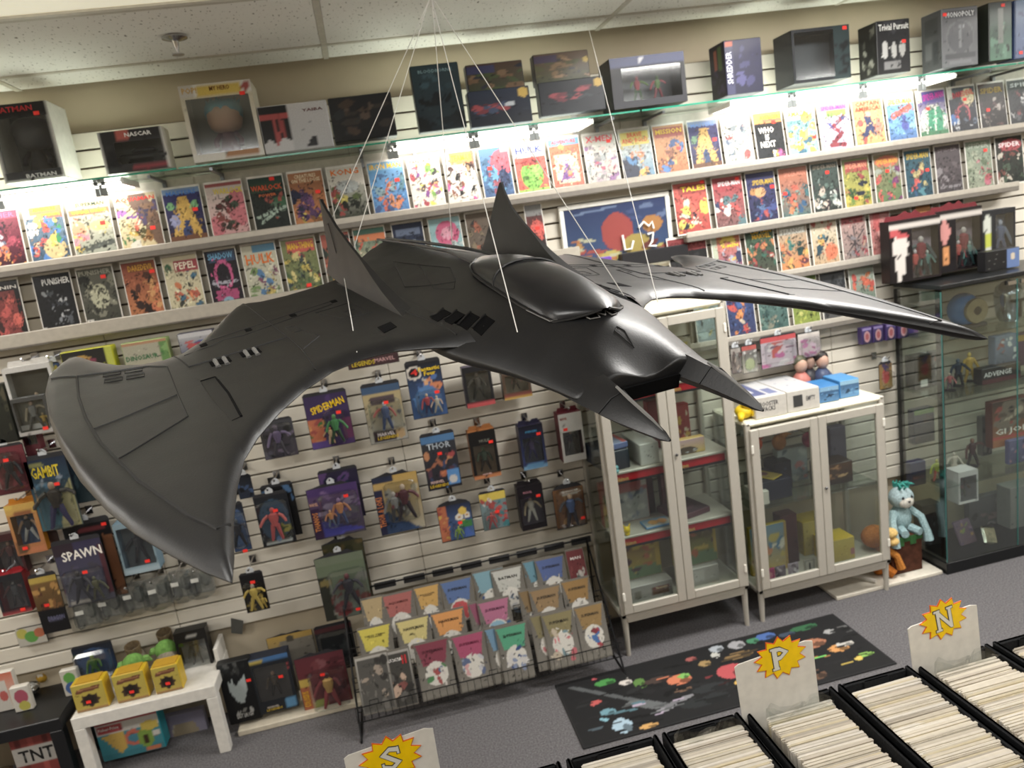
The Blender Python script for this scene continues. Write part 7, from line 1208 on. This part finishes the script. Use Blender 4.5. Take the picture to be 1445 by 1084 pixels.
for s in (-1, 1): MB().ball((.0 + s * .012, -.075, .285), .007, 8, 6).build('eye', mat('14161a', .2), hd, smooth='all')
MB().tube([(.03, -.03, .17), (.075, -.06, .12), (.09, -.075, .05)], [.022, .02, .024], 8).build('arm', FUR('b4763a'), t, smooth=True); MB().tube([(.02, -.03, .05), (.05, -.07, .02)], [.03, .026], 8).build('leg', FUR('a8642c'), t, smooth=True)
tag(MB().tube([(0, 0, 0), (.10, -.16, 0)], .012, 8).build('white_rod', mat('d8d4cc', .4), None, (2.34, -.16, .033)), 'white rod lying on the low board under the cabinet corner', 'rod')
# ================================================================== long boxes of comics in the foreground
BZ, BYF, BYN, BH = 1.0, -2.187, -2.92, .27
FELT = mat('1b1c1e', .8, 0, .25, 200, .3, .2)
tb = thing('bin_table', 'dark table carrying the black comic bins', 'table', (.7, -2.55, 0))
MB().bb((0, 0, .70), (2.1, .86, .04), .005).build('table_top', mat('2c2a28', .6), tb)
for a in (-.98, .98):
    for b in (-.38, .38): MB().bb((a, b, .34), (.05, .05, .68), .004).build('leg', mat('2c2a28', .6), tb)
BINS = [(-.262, -.022), (-.012, .236), (.250, .478), (.490, .690), (.704, .946), (.960, 1.162), (1.176, 1.396), (1.410, 1.625)]
VIS = [0, 0, 15, 28, 48, 60, 72, 66]
BL = ['behind the S card', 'right of the S card', 'second right of the S card', 'left of the P card', 'behind the P card', 'between the P and N cards', 'behind the N card', 'at the right edge, right of the N card']
r = random.Random(21)
PAP = [mat(c, .6, 0, .05) for c in ('d8d0c0', 'cec6b6', 'dfd8ca', 'c4bbad', 'd8cdb2', 'bab2a5', 'e4ded3')]
vari = []
for i in range(14):      # sleeved comics: board, cover paper and a folded bag flap above
    w_ = .176; th = r.choice((.0036, .0042, .005)); h = .258 + r.uniform(-.004, .004); m = MB()
    m.box((0, th * .22, h / 2), (w_, th * .34, h)); m.box((0, -th * .26, h / 2 - .0015), (w_ - .004, th * .46, h - .003 - r.uniform(0, .003)))
    m.add([(-w_ / 2, -th * .3, h), (w_ / 2, -th * .3, h), (w_ / 2 - .004, th * .25, h + .004), (-w_ / 2 + .004, th * .25, h + .0035)], [(0, 1, 2, 3)])
    vari.append(m.mesh('sleeved_comic', PAP[i % 7]))
for bi, (x0, x1) in enumerate(BINS):
    W = x1 - x0; yn = BYN; D = BYF - yn
    t = thing('comic_bin', 'long black felt comic bin ' + BL[bi], 'storage bin', ((x0 + x1) / 2, yn, BZ - BH))
    th = .011
    for s in (-1, 1): MB().bb((s * (W / 2 - th / 2), D / 2, BH / 2), (th, D, BH), .004).build('side_wall', FELT, t)
    MB().bb((0, D - th / 2, BH / 2 - .002), (W - 2 * th, th, BH - .004), .004).build('end_wall', FELT, t)
    MB().bb((0, th / 2, BH / 2 - .002), (W - 2 * th, th, BH - .004), .004).build('end_wall', FELT, t)
    MB().box((0, D / 2, .004), (W - 2 * th, D - 2 * th, .008)).build('bottom', FELT, t)
    MB().bb((0, D - th - .003, BH - .03), (W * .35, .004, .05), .002).build('handle_tab', FELT, t)
    y = BYF - .05 - (.012 if bi in (4, 6) else 0)
    for k in range(VIS[bi]):
        lean = r.uniform(-.05, -.02); lab = 'bagged comic filed edge-on in the bin ' + BL[bi]
        o = link('filed_comic', r.choice(vari), None, ((x0 + x1) / 2 + r.uniform(-.004, .004), y, BZ - BH + .009 - r.uniform(0, .007)), (lean, 0, r.uniform(-.012, .012)))
        tag(o, lab, 'comic book', 'comics filed in the bin ' + BL[bi]); y -= r.uniform(.005, .0058)
# loose bag flaps catching light
for i, (bi, n) in enumerate(((4, 3), (6, 2), (3, 2))):
    x0, x1 = BINS[bi]
    for k in range(n):
        m = MB(); N = 8; y = BYF - .046 - k * .012
        vs = []
        for j in range(N + 1):
            x = -.085 + .17 * j / N; vs += [(x, 0, 0), (x, .012 * sin(j * 1.3 + k), .03 + .008 * sin(j * 2.1 + k))]
        m.add(vs, [(2 * j, 2 * j + 2, 2 * j + 3, 2 * j + 1) for j in range(N)])
        tag(m.build('bag_flap', CLEAR, None, ((x0 + x1) / 2, y, BZ - .012)), ['front', 'second', 'third'][k] + ' crinkled clear bag flap standing up in the bin ' + BL[bi], 'plastic bag')
# letter cards
def letter_card(ch, x0, x1, ztop, y, label, cx, cz, tilt):
    W = x1 - x0; z0 = BZ - .2; H = ztop - z0
    t = tag(MB().prism([(-W / 2 * .96, 0), (W / 2 * .96, 0), (W / 2, H * .985), (W / 2 - .02, H), (-W / 2 + .01, H * .965), (-W / 2, H * .95)], 0, .0025).build('divider_card', mat('d8d4cb', .35), None, ((x0 + x1) / 2, y, z0), (-.1, 0, .03)), label, 'divider card')
    pts = []; n = 13
    for i in range(2 * n):
        a = pi * i / n + .1; q = 1 if i % 2 == 0 else .74; pts.append((.068 * q * cos(a), .05 * q * sin(a)))
    b = MB().prism([(p[0] * 1.05, p[1] * 1.07) for p in pts], -.0022, -.0002).build('starburst_edge', mat('d8601c', .4), t, (cx, 0, H + cz), (0, -tilt, 0))
    MB().prism(pts, -.0034, -.0024).build('starburst', mat('f2c80c', .35), b)
    lw, lh = .044, .054
    for dx, dz in ((.0022, 0), (-.0022, 0), (0, .0022), (0, -.0022)): text(b, ch, dx, dz, lw, lh, '4a463c', -.0038, 'letter_outline')
    text(b, ch, 0, 0, lw, lh, 'd8d6cc', -.0048, 'letter')
    for sx, sz in {'P': ((-.017, -.0255), (-.017, .0255)), 'N': ((-.019, -.0255), (-.019, .0255), (.019, .0255)), 'S': ((.019, .015), (-.019, -.015))}[ch]:
        d = (.018, .005) if ch != 'S' else (.005, .016)
        MB().box((sx, -.0036, sz), (d[0] + .004, .0004, d[1] + .004)).build('letter_outline', mat('4a463c', .45, 0, .02), b); MB().box((sx, -.0047, sz), (d[0], .0004, d[1])).build('letter', mat('d8d6cc', .45, 0, .02), b)
letter_card('S', -.237, -.036, 1.166, -2.22, 'white divider card with yellow burst lettered S, bottom of the picture', -.002, -.045, .06)
letter_card('P', .690, .902, 1.142, -2.225, 'white divider card with yellow burst lettered P in the bins', .015, -.022, .04)
letter_card('N', 1.160, 1.366, 1.122, -2.225, 'white divider card with yellow burst lettered N in the bins', .0, -.014, .08)
flush_text()
